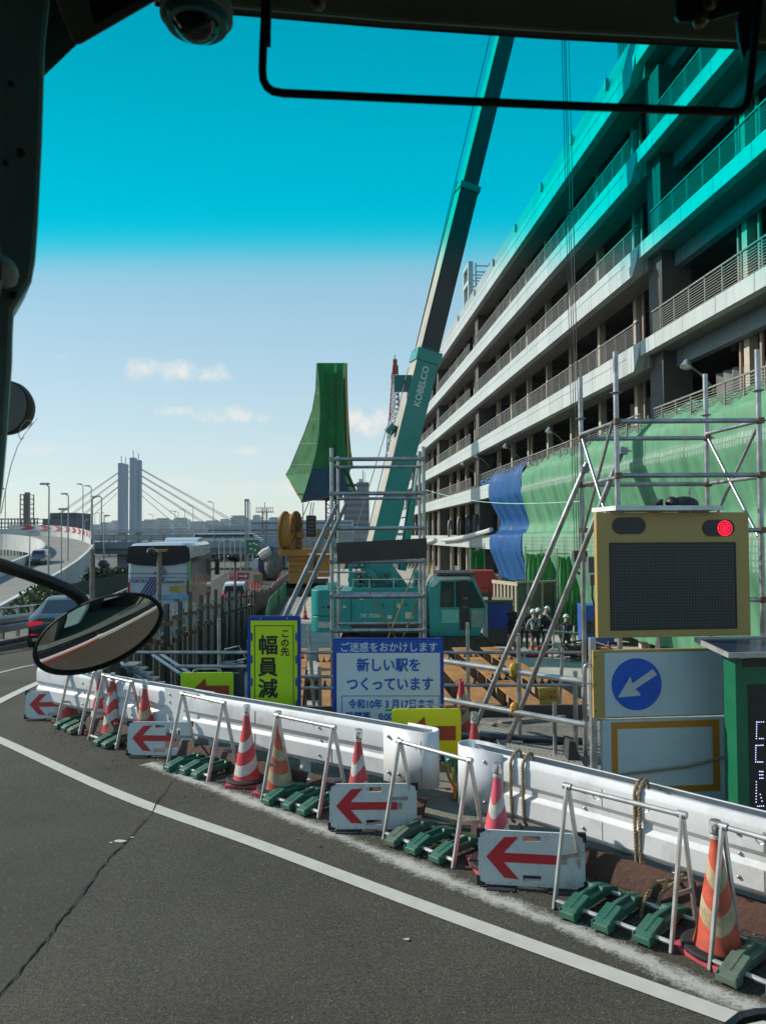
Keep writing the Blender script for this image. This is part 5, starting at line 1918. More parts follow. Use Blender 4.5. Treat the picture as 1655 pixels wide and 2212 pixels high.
# ------------------------------------------------------------------ pile wall on the left edge of the pit
pilem = M("pile_steel", (.1, .095, .085), .6, .3, var=.3, scale=3, dirt=.5, dcol=(.2, .13, .08), dscale=3)
lag = M("lagging", (.15, .14, .12), .9, var=.3, scale=1.2, bump=.4, bscale=6, dirt=.5, dcol=(.06, .055, .05), dscale=1)
wx = lambda y: lerp(REDGE, y)
pw = thing("retaining_wall", "dark sheet pile wall holding up the road above the pit", "wall", (0, 0, 0))
rows = [[], [], [], []]
yy = 11.2
while yy < 63:
    for k, (dx, dy) in enumerate(((0, 0), (0, .22), (.16, .3), (.16, .5))):
        x, y = wx(yy + dy) + .06 + dx, yy + dy
        zr = roadz(y)
        for r_, z in zip(rows, (zr + .55, zr - .4, -2.4, -4.28)):
            r_.append((x, y, z))
    yy += .6
MB().grid(rows).obj("sheet_piles", lag, pw)
m = MB()
P = [(wx(y) - .05, y, roadz(y) + .5) for y in [11.3 + .8 * k for k in range(64)]]
m.sweep([(-.12, -.7), (.09, -.7), (.09, .06), (-.12, .06)], P)
m.obj("capping_beam", M("capping_concrete", (.3, .29, .26), .85, var=.2, dirt=.4), pw)
rnd = random.Random(12)
ps = thing("pile_post", "grey steel post of the close row standing on the pile wall beside the road", "post", (0, 0, 0), group="posts along the pile wall")
y0 = 13.4
first = True
yy, i = 13.4, 0
protos = []
for kk in range(2):
    t = ps if kk == 0 else thing("pile_post", ps['label'], "post", (0, 0, 0), group="posts along the pile wall")
    if kk == 0:
        MB().bb(-.05, -.05, -2.6, .05, -.037, 1.5).bb(-.05, .037, -2.6, .05, .05, 1.5).bb(-.008, -.036, -2.6, .008, .036, 1.5).obj("post_section", pilem, t)
    else:
        MB().cyl((0, 0, -2.6), (0, 0, 1.35), .034, n=8).obj("post_section", pipe, t, smooth=True)
    MB().bb(-.09, -.1, .38, .07, .02, .5).obj("clamp", clampm, t)
    MB().bb(-.08, -.1, .98, .07, .02, 1.08).obj("clamp", clampm, t)
    protos.append(t)
nn_ = [0, 0]
while yy < 47:
    kk = 0 if i % 3 == 0 else 1
    loc = (wx(yy) + .34 + rnd.uniform(-.05, .05), yy, roadz(yy) + rnd.uniform(-.15, .15))
    if nn_[kk] == 0:
        protos[kk].location = loc
        t = protos[kk]
    else:
        t = dup(protos[kk], ps['label'], loc, rnd.uniform(-.2, .2))
    t['label'] = ("wide flanged steel post in the row on the pile wall beside the road" if kk == 0 else "thin round pipe post in the row on the pile wall beside the road")
    nn_[kk] += 1
    yy += rnd.uniform(.55, 1.0)
    i += 1
wr_ = thing("wall_rail", "long level pipes clamped to the posts of the pile wall", "railing", (0, 0, 0))
for dz_ in (.44, 1.03):
    MB().path([(wx(y) + .22, y, roadz(y) + dz_) for y in range(12, 48, 2)], .026, 6).obj("rail", pipe, wr_, smooth=True)
gd_ = thing("road_screen", "low pale panel screen standing along the road behind the pile posts", "barrier", (0, 0, 0))
m = MB()
P = [(wx(y) - .35, y, roadz(y)) for y in [13 + .9 * k for k in range(36)]]
m.sweep([(-.02, .02), (.02, .02), (.02, .92), (-.02, .92)], P)
m.obj("screen", M("screen_pale", (.33, .35, .35), .7, var=.25, scale=1.4, dirt=.4, dcol=(.2, .18, .15)), gd_)
# raking stair tubes in the pit
st = thing("pit_stair", "pale pipe stair sloping down into the pit behind the oval mirror", "stair", (0, 0, 0))
for a, b in (((262, 1432), (345, 1500)), ((330, 1415), (428, 1482)), ((345, 1412), (448, 1480)), ((250, 1470), (330, 1530))):
    pipes(st, [(W(*a, 12.6), W(*b, 12.2))], .03, "stringer", M("stair_paint", (.3, .36, .42), .5, .3, var=.2))
for k in range(7):
    a = W(268 + 13 * k, 1440 + 11 * k, 12.5)
    MB().bb(a.x - .02, a.y - .1, a.z, a.x + .2, a.y + .3, a.z + .03).obj("tread", pipe, st)
# floodlights wrapped in black bags on poles along the wall
flm = M("bag_black", (.008, .008, .009), .15, var=.1, spec=.8)


def flood(label, px, pt, pb, Y, hx_, hz, hp=0):
    p = W(px, pb, Y)
    t = thing("floodlight", label, "floodlight", (p.x, p.y, p.z), 0, "bagged floodlights on poles")
    H = W(px, pt, Y).z - p.z
    MB().cyl((0, 0, -.6), (0, 0, H), .06 if Y < 20 else .07, n=8).obj("pole", M("pole_rough", (.2, .18, .15), .7, .3, var=.3), t, smooth=True)
    k_ = Y / F
    m = MB()
    rn = random.Random(int(px))
    c = V((hx_ * k_, 0, H + hz * k_))
    for j in range(5):
        m.ell((c.x + rn.uniform(-6, 6) * k_, rn.uniform(-.05, .05), c.z + rn.uniform(-4, 5) * k_), (rn.uniform(6, 11) * k_, .18, rn.uniform(6, 9) * k_), 9, 6)
    m.obj("bagged_head", flm, t, smooth=True)
    MB().bar((0, 0, H - .05), c, .04, .04).obj("bracket", steel, t)
    return t


flood("floodlight in a glossy black bag on a pole left of the coach", 199, 1187, 1300, 16.5, 26, -32)
flood("floodlight with a black bag on the pole in front of the coach's rear window", 344, 1193, 1310, 19.5, -14, -3)
flood("small black bagged floodlight on a pole beside the white van", 508, 1196, 1270, 44, -3, -8)

# grit and litter swept against the foot of the rail
rnd = random.Random(77)
gr = MB()
path_ = [V((x, y, 0)) for x, y in ((5.0, 3.0), (2.6, 4.85), (.6, 6.45), (-2.2, 8.8), (-4.4, 10.4))]
for i in range(2200):
    k = rnd.randrange(4)
    p = path_[k].lerp(path_[k + 1], rnd.random())
    off = abs(rnd.gauss(0, .35))
    p = p + V((-.64, -.77, 0)) * (off - .1)
    r_ = rnd.uniform(.003, .011) * (1.6 if rnd.random() < .05 else 1)
    a = rnd.uniform(0, 6.28)
    gr.mat(rnd.randrange(3)).add([p + V((r_ * math.cos(a + q), r_ * math.sin(a + q), .004)) for q in (0, 2.0, 4.2)] + [p + V((0, 0, .004 + r_ * rnd.uniform(.5, 1)))], [(0, 1, 3), (1, 2, 3), (2, 0, 3)])
tag(gr.obj("grit", [M("grit_grey", (.16, .15, .13), .9), M("grit_pale", (.28, .26, .22), .9), M("grit_brown", (.09, .065, .045), .9)]), kind="stuff")
# ------------------------------------------------------------------ teal crawler crane
teal = M("crane_teal", (.016, .25, .23), .4, var=.08, scale=1.2, dirt=.25, dcol=(.03, .2, .18), dscale=1.5, coat=.2)
tealp = M("crane_teal_pale", (.16, .45, .4), .45, var=.08, dirt=.2, dcol=(.2, .3, .25))
boom_lit = M("boom_cream_sunlit", (.36, .34, .27), .5, var=.15, scale=.8, dirt=.4, dcol=(.25, .18, .1), dscale=.7)  # left side of the boom: its sunlit tone is put into the colour
boom_shade = M("boom_grey_shaded", (.035, .04, .045), .45, var=.12, scale=.8, dirt=.3, dcol=(.06, .05, .04))  # upper boom sections: grey darkened, the front's shade is in the colour
glassg = M("cab_glass", (.02, .05, .045), .06, var=0, spec=.6)
YC = 30.5
cr = thing("crawler_crane", "teal crawler crane with a long telescopic boom raised past the car park", "crane", (W(850, 1300, YC).x, YC, DZ))
kc_ = YC / F
cxx = lambda px: (px - 850) * kc_
czz = lambda py: CAMZ - (py - HZ) * kc_ - DZ
fy = -1.5
m = MB()
# counterweight, rounded in plan
prof = []
for z0, z1, r in ((czz(1355), czz(1322), .02), (czz(1321), czz(1268), 0)):
    poly = [(cxx(738), fy + .02), (cxx(738), 1.5), (cxx(700), 1.5)]
    for k in range(9):
        a = R(90 + 90 * k / 8)
        poly.append((cxx(700) + (cxx(700) - cxx(678)) * math.cos(a) * 1, .9 + .6 * math.sin(a)))
    for k in range(9):
        a = R(180 + 90 * k / 8)
        poly.append((cxx(700) + (cxx(700) - cxx(678)) * math.cos(a), -.9 + .6 * math.sin(a)))
    m.prism(poly, (0, 0, z0), (1, 0, 0), (0, 1, 0), (0, 0, z1 - z0))
cw = m.obj("counterweight", teal, cr, bevel=.03)
for px in (704, 716):
    MB().lathe([(.06, 0), (.06, .012), (.001, .014)], 10, (cxx(px), fy + .015, czz(1303)), (0, -1, 0)).obj("lifting_hole", black, cw)
MB().bb(cxx(694), fy - .012, czz(1345), cxx(723), fy + .03, czz(1333)).obj("sticker", M("sticker_pale", (.5, .42, .4), .6, var=.3, scale=12), cw)
MB().bb(cxx(712), -.9, czz(1267), cxx(734), -.3, czz(1254)).obj("top_box", tealp, cr, bevel=.02)
# house with doors
m = MB().bb(cxx(739), fy, czz(1350), cxx(762), 1.5, czz(1270)).bb(cxx(763), fy - .03, czz(1336), cxx(905), 1.5, czz(1264)).bb(cxx(905), -1.2, czz(1345), cxx(922), 1.5, czz(1266))
hs = m.obj("house", teal, cr, bevel=.02)
for a, b in ((766, 785), (787, 818), (820, 850), (852, 903)):
    MB().bb(cxx(a), fy - .05, czz(1333), cxx(b), fy - .031, czz(1270)).obj("door", teal, hs, bevel=.01)
for px in (813, 825, 873, 893):
    MB().bb(cxx(px), fy - .07, czz(1302), cxx(px + 4), fy - .051, czz(1297)).obj("latch", darkst, hs)
MB().bb(cxx(873), fy - .058, czz(1327), cxx(889), fy - .0515, czz(1314)).obj("notice", M("notice_pale", (.45, .5, .3), .6, var=.3, scale=14), hs)
text("YK 750G", .2, M("lettering_grey", (.45, .55, .5), .5), hs, (cxx(801), fy - .055, czz(1321)), shear=.2, bold=.006)
MB().bb(cxx(763), fy + .01, czz(1349), cxx(905), 1.4, czz(1337)).obj("chassis", darkst, cr)
# winches and boom foot
m = MB()
for px, py, r in ((797, 1246, .36), (770, 1248, .28), (845, 1243, .3)):
    m.cyl((cxx(px), -1.1, czz(py)), (cxx(px), .9, czz(py)), r, n=18)
m.obj("winch_drum", teal, cr, smooth=True)
m = MB()
m.prism([(cxx(815), czz(1264)), (cxx(785), czz(1222)), (cxx(805), czz(1206)), (cxx(842), czz(1212)), (cxx(880), czz(1264))], (0, -.85, 0), (1, 0, 0), (0, 0, 1), (0, .12, 0))
m.prism([(cxx(815), czz(1264)), (cxx(785), czz(1222)), (cxx(805), czz(1206)), (cxx(842), czz(1212)), (cxx(880), czz(1264))], (0, .6, 0), (1, 0, 0), (0, 0, 1), (0, .12, 0))
m.bb(cxx(756), -.9, czz(1264), cxx(764), -.7, czz(1212)).bb(cxx(756), -1.0, czz(1222), cxx(790), .8, czz(1214))
m.obj("boom_bracket", teal, cr, bevel=.015)
m = MB()
for px, py in ((788, 1247), (802, 1250), (817, 1252), (776, 1240), (838, 1238)):
    m.lathe([(.12, 0), (.12, .05), (.06, .06)], 12, (cxx(px), -1.12, czz(py)), (0, -1, 0))
    m.lathe([(.045, .061), (.045, .07)], 10, (cxx(px), -1.12, czz(py)), (0, -1, 0))
m.obj("winch_hub", M("hub_dark", (.02, .1, .09), .5), cr)
m = MB()
for a, b in (((770, 1222), (795, 1262)), ((775, 1215), (812, 1252)), ((786, 1216), (770, 1260)), ((830, 1236), (856, 1262))):
    m.path([(cxx(a[0]), -1.18, czz(a[1])), (cxx((a[0] + b[0]) / 2), -1.25, czz((a[1] + b[1]) / 2 + 6)), (cxx(b[0]), -1.15, czz(b[1]))], .022, 5)
m.obj("hose", black, cr)
MB().bb(cxx(893), -1.1, czz(1266), cxx(915), .5, czz(1232)).bb(cxx(897), -1.12, czz(1262), cxx(908), -1.101, czz(1244)).obj("engine_cover", teal, cr, bevel=.02)
MB().bb(cxx(897), -1.135, czz(1260), cxx(908), -1.121, czz(1246)).obj("vent", black, cr)
# cab
cabs = [(922, 1375), (920, 1270), (923, 1256), (930, 1245), (945, 1240), (1005, 1240), (1014, 1244), (1022, 1262), (1038, 1300), (1039, 1312), (1030, 1345), (1024, 1368)]
P = [(cxx(a), czz(b)) for a, b in cabs]
c = MB().prism(P, (0, fy - .1, 0), (1, 0, 0), (0, 0, 1), (0, 1.25, 0)).obj("cab", teal, cr, bevel=.03)
MB().prism([(cxx(a), czz(b)) for a, b in ((924, 1262), (930, 1247), (945, 1241.5), (1003, 1241.5), (1008, 1247), (945, 1249), (932, 1262))], (0, fy - .13, 0), (1, 0, 0), (0, 0, 1), (0, 1.31, 0)).obj("roof_cap", M("cab_white", (.5, .56, .53), .4), c)
for poly in (((946, 1252), (973, 1252), (973, 1304), (944, 1304)), ((976, 1252), (996, 1252), (1000, 1304), (976, 1304)), ((1001, 1252), (1010, 1252), (1034, 1300), (1034, 1306), (1004, 1306))):
    MB().prism([(cxx(a), czz(b)) for a, b in poly], (0, fy - .11, 0), (1, 0, 0), (0, 0, 1), (0, -.015, 0)).obj("window", glassg, c)
MB().prism([(cxx(a), czz(b)) for a, b in ((947, 1309), (982, 1309), (982, 1336), (947, 1336))], (0, fy - .11, 0), (1, 0, 0), (0, 0, 1), (0, -.02, 0)).obj("door_panel", M("door_pale_teal", (.12, .4, .33), .5, var=.1), c)
MB().prism([(cxx(a), czz(b)) for a, b in ((1008, 1310), (1033, 1310), (1027, 1345), (1008, 1345))], (0, fy - .11, 0), (1, 0, 0), (0, 0, 1), (0, -.02, 0)).obj("lower_window", M("glass_pale", (.2, .26, .22), .2), c)
m = MB().prism([(cxx(a), czz(b)) for a, b in ((984, 1250), (1001, 1250), (1006, 1350), (984, 1350))], (0, fy - .126, 0), (1, 0, 0), (0, 0, 1), (0, -.02, 0))
m.obj("door_opening", black, c)
for k in range(2):
    MB().bb(cxx(990), fy - .16, czz(1288 + 18 * k), cxx(1000), fy - .147, czz(1284 + 18 * k)).obj("lever_console", M("console_grey", (.1, .1, .1), .5), c)
MB().bb(cxx(938), fy - .4, czz(1238), cxx(1016), .2, czz(1233)).obj("visor_board", M("visor_dark", (.04, .04, .045), .4), cr, bevel=.01)
MB().bb(cxx(922), fy - .05, czz(1362), cxx(1024), 1.2, czz(1344)).obj("step_frame", darkst, cr)
MB().bb(cxx(996), fy - .1, czz(1374), cxx(1018), fy + .1, czz(1364)).obj("step_orange", M("step_paint_orange", (.55, .1, .03), .5), cr)
m = MB()
for a, b in ((766, 1252), (800, 1250), (850, 1250), (900, 1252)):
    m.cyl((cxx(a), fy + .05, czz(1264)), (cxx(a), fy + .05, czz(b - 6)), .022, n=5)
m.path([(cxx(766), fy + .05, czz(1247)), (cxx(900), fy + .05, czz(1247))], .02, 5)
m.obj("handrail", M("rail_pale", (.4, .42, .4), .5), cr)
MB().cyl((cxx(912), .2, czz(1266)), (cxx(912), .2, czz(1236)), .07, n=8).obj("exhaust_stack", darkst, cr)
MB().path([(cxx(1030), fy - .1, czz(1268)), (cxx(1044), fy - .25, czz(1262)), (cxx(1044), fy - .25, czz(1272))], .02, 5).bb(cxx(1041), fy - .3, czz(1290), cxx(1048), fy - .2, czz(1272)).obj("cab_mirror", black, cr)
for px, py, w_, h_ in ((780, 1282, 8, 6), (836, 1320, 9, 7), (856, 1296, 6, 9), (745, 1300, 7, 5)):
    MB().bb(cxx(px), fy - .062 if px > 764 else fy - .01, czz(py + h_), cxx(px + w_), fy - .052 if px > 764 else fy - .001, czz(py)).obj("label_plate", M("label_pale", (.5, .5, .4), .6, var=.3, scale=20), cr)
for k in range(5):
    MB().bb(cxx(908) - .02, fy - .2, .75 + k * .3, cxx(921) + .02, fy - .04, .79 + k * .3).obj("ladder_rung", darkst, cr)
# undercarriage with two tracks
MB().bb(cxx(775), -1.0, czz(1395), cxx(1010), 1.2, czz(1352)).obj("carbody", darkst, cr)
trk = M("track_steel", (.035, .033, .03), .6, .4, var=.3, dirt=.5, dcol=(.12, .1, .08))
for y0 in (-2.1, 1.2):
    zc, r, x0, x1 = .48, .47, cxx(760), cxx(1024)
    m = MB()
    L = []
    for k in range(13):
        a = R(-90 - 180 * k / 12)
        L.append((x0 + r * math.cos(a), zc + r * math.sin(a)))
    for k in range(13):
        a = R(90 - 180 * k / 12)
        L.append((x1 + r * math.cos(a), zc + r * math.sin(a)))
    m.prism(L, (0, y0 + .1, 0), (1, 0, 0), (0, 0, 1), (0, .7, 0))
    # shoes
    pts = []
    for a, b in zip(L, L[1:] + L[:1]):
        d_ = math.hypot(b[0] - a[0], b[1] - a[1])
        n = max(1, round(d_ / .2))
        for k in range(n):
            pts.append((a[0] + (b[0] - a[0]) * k / n, a[1] + (b[1] - a[1]) * k / n, math.atan2(b[1] - a[1], b[0] - a[0])))
    for x, z, an in pts:
        d_ = V((math.cos(an), 0, math.sin(an)))
        m.bar(V((x, y0, z)), V((x, y0 + .9, z)), .17, .05, up=V((-d_.z, 0, d_.x)))
    m.obj("track", trk, cr)
# boom
BL = V(cr.location)
B = lambda px, py: W(px, py, YC) - BL
axis0, axis1 = B(806, 1236), B(1214, -424)
bd = (axis1 - axis0).normalized()
bn = V((0, -1, 0)).cross(bd).normalized()          # sideways
phi = R(14)
ba = (bn * math.cos(phi) + V((0, -1, 0)) * math.sin(phi)).normalized()
bb_ = bd.cross(ba).normalized()


def along(py):
    return (W(827, py, YC).z - BL.z - axis0.z) / bd.z


def boomsec(name, s0, s1, a, b, mats, parent=cr, faces=True):
    m = MB()
    vs = []
    for s in (s0, s1):
        for i, j in ((-1, -1), (1, -1), (1, 1), (-1, 1)):
            vs.append(axis0 + bd * s + ba * (i * a / 2) + bb_ * (j * b / 2))
    m.add(vs, [(3, 2, 1, 0), (4, 5, 6, 7)])
    for f in ((0, 1, 5, 4), (1, 2, 6, 5), (2, 3, 7, 6), (3, 0, 4, 7)):
        c = sum((vs[i] for i in f), V()) / 4 - (axis0 + bd * (s0 + s1) / 2)
        m.mat(1 if c.normalized().dot(V((-1, 0, 0))) > .6 else 0).add([vs[i] for i in f], [(0, 1, 2, 3)])  # left-looking faces take the second material, painted as the sunlit side
    return m.obj(name, mats, parent, bevel=.012)


s765, s740, s415, sT = along(768), along(738), along(412), along(-424)
boomsec("boom_base_section", 0, s765, .9, .95, [teal, boom_lit])
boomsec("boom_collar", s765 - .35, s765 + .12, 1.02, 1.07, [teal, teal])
boomsec("boom_middle_section", s765 + .12, s415, .76, .8, [boom_shade, boom_lit])
boomsec("boom_collar", s415 - .12, s415 + .12, .86, .9, [M("collar_grey", (.2, .22, .21), .5), boom_lit])
boomsec("boom_top_section", s415 + .12, sT - .3, .64, .68, [boom_shade, boom_lit])
boomsec("boom_head", sT - .3, sT + .6, .8, .95, [teal, teal])
for s in (along(1050), along(950), along(850)):
    pass
# panel joints of the base section
m = MB()
for s in [1.5 + .95 * k for k in range(9)]:
    p = axis0 + bd * s
    f = -bb_ if (-bb_).y < 0 else bb_
    m.bar(p + f * .478 - ba * .44, p + f * .478 + ba * .44, .004, .02, up=bd)
m.obj("weld_seam", M("seam_teal", (.015, .24, .21), .5), cr)
# boom lettering, running up the front face
f = -bb_ if (-bb_).y < 0 else bb_
pc_ = axis0 + bd * along(838) + f * .48
tx = text("KOBELCO", .36, M("lettering_white", (.55, .65, .6), .5), cr, pc_, bold=.01, sx=1.0)
Rm = Matrix((bd, f.cross(bd), f)).transposed()
tx.rotation_euler = Rm.to_euler()
# lifting cylinder and ropes
MB().cyl(B(868, 1232), B(893, 1062), .17, n=12).obj("lift_cylinder", teal, cr, smooth=True)
MB().cyl(B(893, 1062), B(903, 985), .1, n=12).obj("cylinder_rod", M("rod_chrome", (.6, .62, .62), .2, .9, var=.05), cr, smooth=True)
m = MB().cyl(B(838, 935), B(852, 918), .2, n=10).bb(*(B(862, 842) - V((.2, .5, .15))), *(B(884, 815) + V((.1, -.3, .0))))
m.obj("boom_bracket_upper", M("bracket_teal_dark", (.02, .16, .15), .5), cr)
for a, b in (((856, 862), (744, 1232)), ((846, 934), (783, 1205)), ((882, 800), (850, 925)), ((1058, 82), (897, 755)), ((985, 405), (895, 765))):
    MB().cyl(B(*a) + V((0, -.6, 0)), B(*b) + V((0, -.6, 0)), .018, n=4).obj("rope", M("wire_dark", (.05, .05, .05), .5, .5), cr)
tip = B(1212, -424)
for k, (a, b) in enumerate(((1196, 1240), (1203, 1246), (1208, 1252), (1218, 1258))):
    MB().cyl(B(a, -424) + V((0, -.4 + .2 * k, 0)), B(b, 1190) + V((0, -.1 + .05 * k, 0)), .017, n=4).obj("hoist_rope", M("wire_dark", (.05, .05, .05), .5, .5), cr)
hk = MB().bb(*(B(1238, 1190) + V((0, -.15, 0))), *(B(1268, 1214) + V((0, .2, 0)))).obj("hook_block", darkst, cr, bevel=.03)
MB().path([B(1253, 1214), B(1253, 1225), B(1258, 1235), B(1251, 1240), B(1246, 1234)], .05, 8).obj("hook", darkst, hk, smooth=True)

# ------------------------------------------------------------------ piling rig shrouded in green netting
YR = 62
kr = YR / F
rg = thing("piling_rig", "ochre piling rig with its mast shrouded in a tall flared green net", "piling rig", (W(690, 1200, YR).x, YR, DZ))
RL = V(rg.location)
Z8 = lambda zx, zy, dy=0: W(553 + zx * .2674, 747 + zy * .2674, YR + dy) - RL
net = bpy.data.materials.new("green_net")
net.use_nodes = True
nn, ll = net.node_tree.nodes, net.node_tree.links
pb = nn["Principled BSDF"]
pb.inputs['Roughness'].default_value = .8
tcn = nn.new("ShaderNodeTexCoord"); non = nn.new("ShaderNodeTexNoise"); non.inputs['Scale'].default_value = .9; non.inputs['Detail'].default_value = 6
ll.new(tcn.outputs['Object'], non.inputs['Vector'])
cr_ = nn.new("ShaderNodeValToRGB"); ll.new(non.outputs[0], cr_.inputs[0])
cr_.color_ramp.elements[0].position, cr_.color_ramp.elements[0].color = .3, (.004, .075, .02, 1)
cr_.color_ramp.elements[1].position, cr_.color_ramp.elements[1].color = .7, (.01, .15, .04, 1)
ll.new(cr_.outputs[0], pb.inputs['Base Color'])
tl = nn.new("ShaderNodeBsdfTranslucent"); tl.inputs[0].default_value = (.04, .4, .12, 1)
tp = nn.new("ShaderNodeBsdfTransparent"); tp.inputs[0].default_value = (.35, .75, .45, 1)
m1 = nn.new("ShaderNodeMixShader"); m1.inputs[0].default_value = .28
m2 = nn.new("ShaderNodeMixShader"); m2.inputs[0].default_value = .14
ll.new(pb.outputs[0], m1.inputs[1]); ll.new(tl.outputs[0], m1.inputs[2])
ll.new(m1.outputs[0], m2.inputs[1]); ll.new(tp.outputs[0], m2.inputs[2])
ll.new(m2.outputs[0], nn["Material Output"].inputs[0])
lv = [140, 350, 520, 700, 850, 990]
FL = [500, 515, 520, 512, 490, 455, 370]; FR = [705, 690, 695, 700, 712, 735, 812]
BLx = [492, 484, 455, 392, 330, 272, 242]; BRx = [735, 737, 743, 752, 764, 785, 700]
dyf = [-1.1, -1.2, -1.35, -1.6, -1.9, -2.3, -2.6]
rows = []
yb = {0: 1262, 1: 1176, 2: 1000, 3: 1042}


def lin(tab, t):
    i = min(len(tab) - 2, int(t))
    return tab[i] + (tab[i + 1] - tab[i]) * (t - i)


nl = 30
for j in range(nl + 1):
    t = 6 * j / nl
    cor = []
    for ci, (tab, s) in enumerate(((FL, 1), (FR, 1), (BRx, -1), (BLx, -1))):
        ylv = lv + [yb[ci]]
        cor.append((lin(tab, t), lin(ylv, t), s * lin(dyf, t)))
    ring = []
    for a, b in zip(cor, cor[1:] + cor[:1]):
        for k in range(8):
            q = k / 8
            w_ = math.sin(q * math.pi) * (.5 if j < nl else .2) * (math.sin(t * 5 + k) * 7 + 9 * math.sin(k * 2.3 + t * .6) + 6 * math.sin(t * 11 + k * 1.7))
            ring.append(Z8(a[0] + (b[0] - a[0]) * q + w_ * .4, a[1] + (b[1] - a[1]) * q, a[2] + (b[2] - a[2]) * q + w_ * .025))
    rows.append(ring)
j5 = nl * 5 // 6
MB().grid(rows[:j5 + 1], closed=True).grid([r_[7:] + r_[:1] for r_ in rows[j5:]]).obj("net", net, rg, smooth=True)
MB().grid([r_[:9] for r_ in rows[j5:]]).obj("navy_skirt", M("shroud_navy", (.012, .045, .08), .7, var=.3, scale=.8), rg, smooth=True)
m = MB()
hem = M("hem_rope", (.02, .12, .05), .7)
for j in (0, 6, 12, 18, 24):
    m.path(rows[j], .035, 4, closed=True)
for c in (0, 8, 16, 24):
    m.path([r_[c] for r_ in rows], .04, 4)
m.obj("net_rope", hem, rg)
MB().path(rows[-1], .07, 5, closed=True).obj("bottom_frame", M("frame_bronze", (.15, .1, .05), .5, .3), rg)
m = MB().bar(Z8(722, 145), Z8(742, 980, -.6), .18, .5)
m.obj("mast_edge", M("mast_ochre", (.5, .36, .15), .6, var=.15), rg)
m = MB()
for x0, x1 in ((560, 568), (640, 648)):
    for dy in (-.5, .5):
        m.bar(Z8(x0, 200, dy), Z8(x1, 1560, dy), .14, .14)
for k in range(20):
    y0 = 210 + 66 * k
    for dy in (-.5, .5):
        m.bar(Z8(560, y0, dy), Z8(646, y0 + 66, dy), .07, .07)
        m.bar(Z8(646, y0, dy), Z8(562, y0 + 66, dy), .07, .07)
m.obj("leader_mast", M("mast_dark", (.025, .032, .045), .6, .2), rg)
m = MB().bb(*Z8(455, 1000, -1.2), *Z8(700, 1250, 1.2))
m.obj("inner_shroud", M("shroud_navy", (.012, .045, .08), .7, var=.3, scale=.8), rg)
MB().bar(Z8(335, 1200, -2.4), Z8(800, 1195, -2.4), .1, .14).obj("cross_tube", M("tube_orange", (.4, .2, .05), .5), rg)
for a, b in (((430, 1260), (360, 1420)), ((450, 1265), (430, 1400)), ((380, 1270), (380, 1420)), ((470, 1265), (452, 1380))):
    MB().cyl(Z8(*a), Z8(*b), .035, n=5).obj("hose", black, rg)
m = MB()
m.bb(*Z8(405, 1370, -1), *Z8(490, 1545, .2))
m.obj("power_pack", M("pack_black", (.015, .016, .018), .5), rg, bevel=.08)
m = MB()
for k in range(5):
    m.bb(*Z8(412, 1385 + 30 * k, -1.05), *Z8(470, 1400 + 30 * k, -1.01))
m.obj("grille", M("grille_grey", (.08, .08, .085), .5), rg)
yo = M("rig_ochre", (.36, .155, .015), .5, var=.15, scale=.6, dirt=.4, dcol=(.2, .1, .03), dscale=.7)
Z5 = lambda zx, zy, dy=0: W(442.6 + zx * .33426, 1051 + zy * .33426, YR + dy) - RL
o = MB().lathe([(1.75, -.5), (1.75, -.38), (1.5, -.36), (1.5, .36), (1.75, .38), (1.75, .5)], 28, Z5(556, 300, -1), (1, -.2, 0))
dr = o.obj("hose_reel", yo, rg, smooth=True)
o = MB()
c_ = Z5(556, 300, -1)
q = V((0, 0, 1)).rotation_difference(V((1, -.2, 0)).normalized()).to_matrix()
for k in range(10):
    a = 2 * math.pi * k / 10
    o.bar(c_ + q @ V((0, 0, .52)), c_ + q @ V((1.7 * math.cos(a), 1.7 * math.sin(a), .52)), .1, .06)
o.obj("spoke", M("spoke_brown", (.12, .07, .03), .6), dr)
m = MB().bb(*Z5(478, 408, -2.2), *Z5(822, 440, 2.2))
m.obj("platform", yo, rg, bevel=.04)
m = MB().bb(*Z5(540, 441, -1.7), *Z5(728, 610, 1.8)).bb(*Z5(728, 441, -1.7), *Z5(822, 570, 1.8)).bb(*Z5(505, 330, -1.2), *Z5(525, 408, 1)).bb(*Z5(590, 295, -1.3), *Z5(652, 330, 1.3)).bb(*Z5(725, 285, -1), *Z5(815, 330, 1))
bdr = m.obj("body", yo, rg, bevel=.04)
m = MB()
for zy in (480, 515, 552):
    m.bb(*Z5(541, zy, -1.73), *Z5(727, zy + 3, -1.705))
m.obj("panel_seam", M("seam_brown", (.12, .06, .02), .6), bdr)
m = MB()
for zx in (500, 540, 580, 628, 660, 700, 745, 790):
    m.bar(Z5(zx, 408, -2.15), Z5(zx, 350, -2.15), .05, .05)
m.bar(Z5(500, 352, -2.15), Z5(815, 352, -2.15), .05, .05).bar(Z5(500, 380, -2.15), Z5(815, 380, -2.15), .04, .04)
m.obj("railing", yo, rg)
m = MB().bb(*Z5(520, 610, -1.6), *(Z5(800, 640, 1.6)))
b_ = Z5(520, 620, 0)
m.bb(b_.x, -1.6, 0, b_.x + 3.4, 1.6, b_.z)
m.obj("undercarriage", darkst, rg)

# ------------------------------------------------------------------ far lattice crane and tower block
YL = 140
lc = thing("lattice_crane", "slender red and white lattice crane boom far behind the teal crane", "crane", (W(848, 960, YL).x, YL, -4.2))
LL = V(lc.location)
redl_ = M("lattice_red", (.3, .05, .03), .6)
whl = M("lattice_white", (.5, .5, .5), .6)


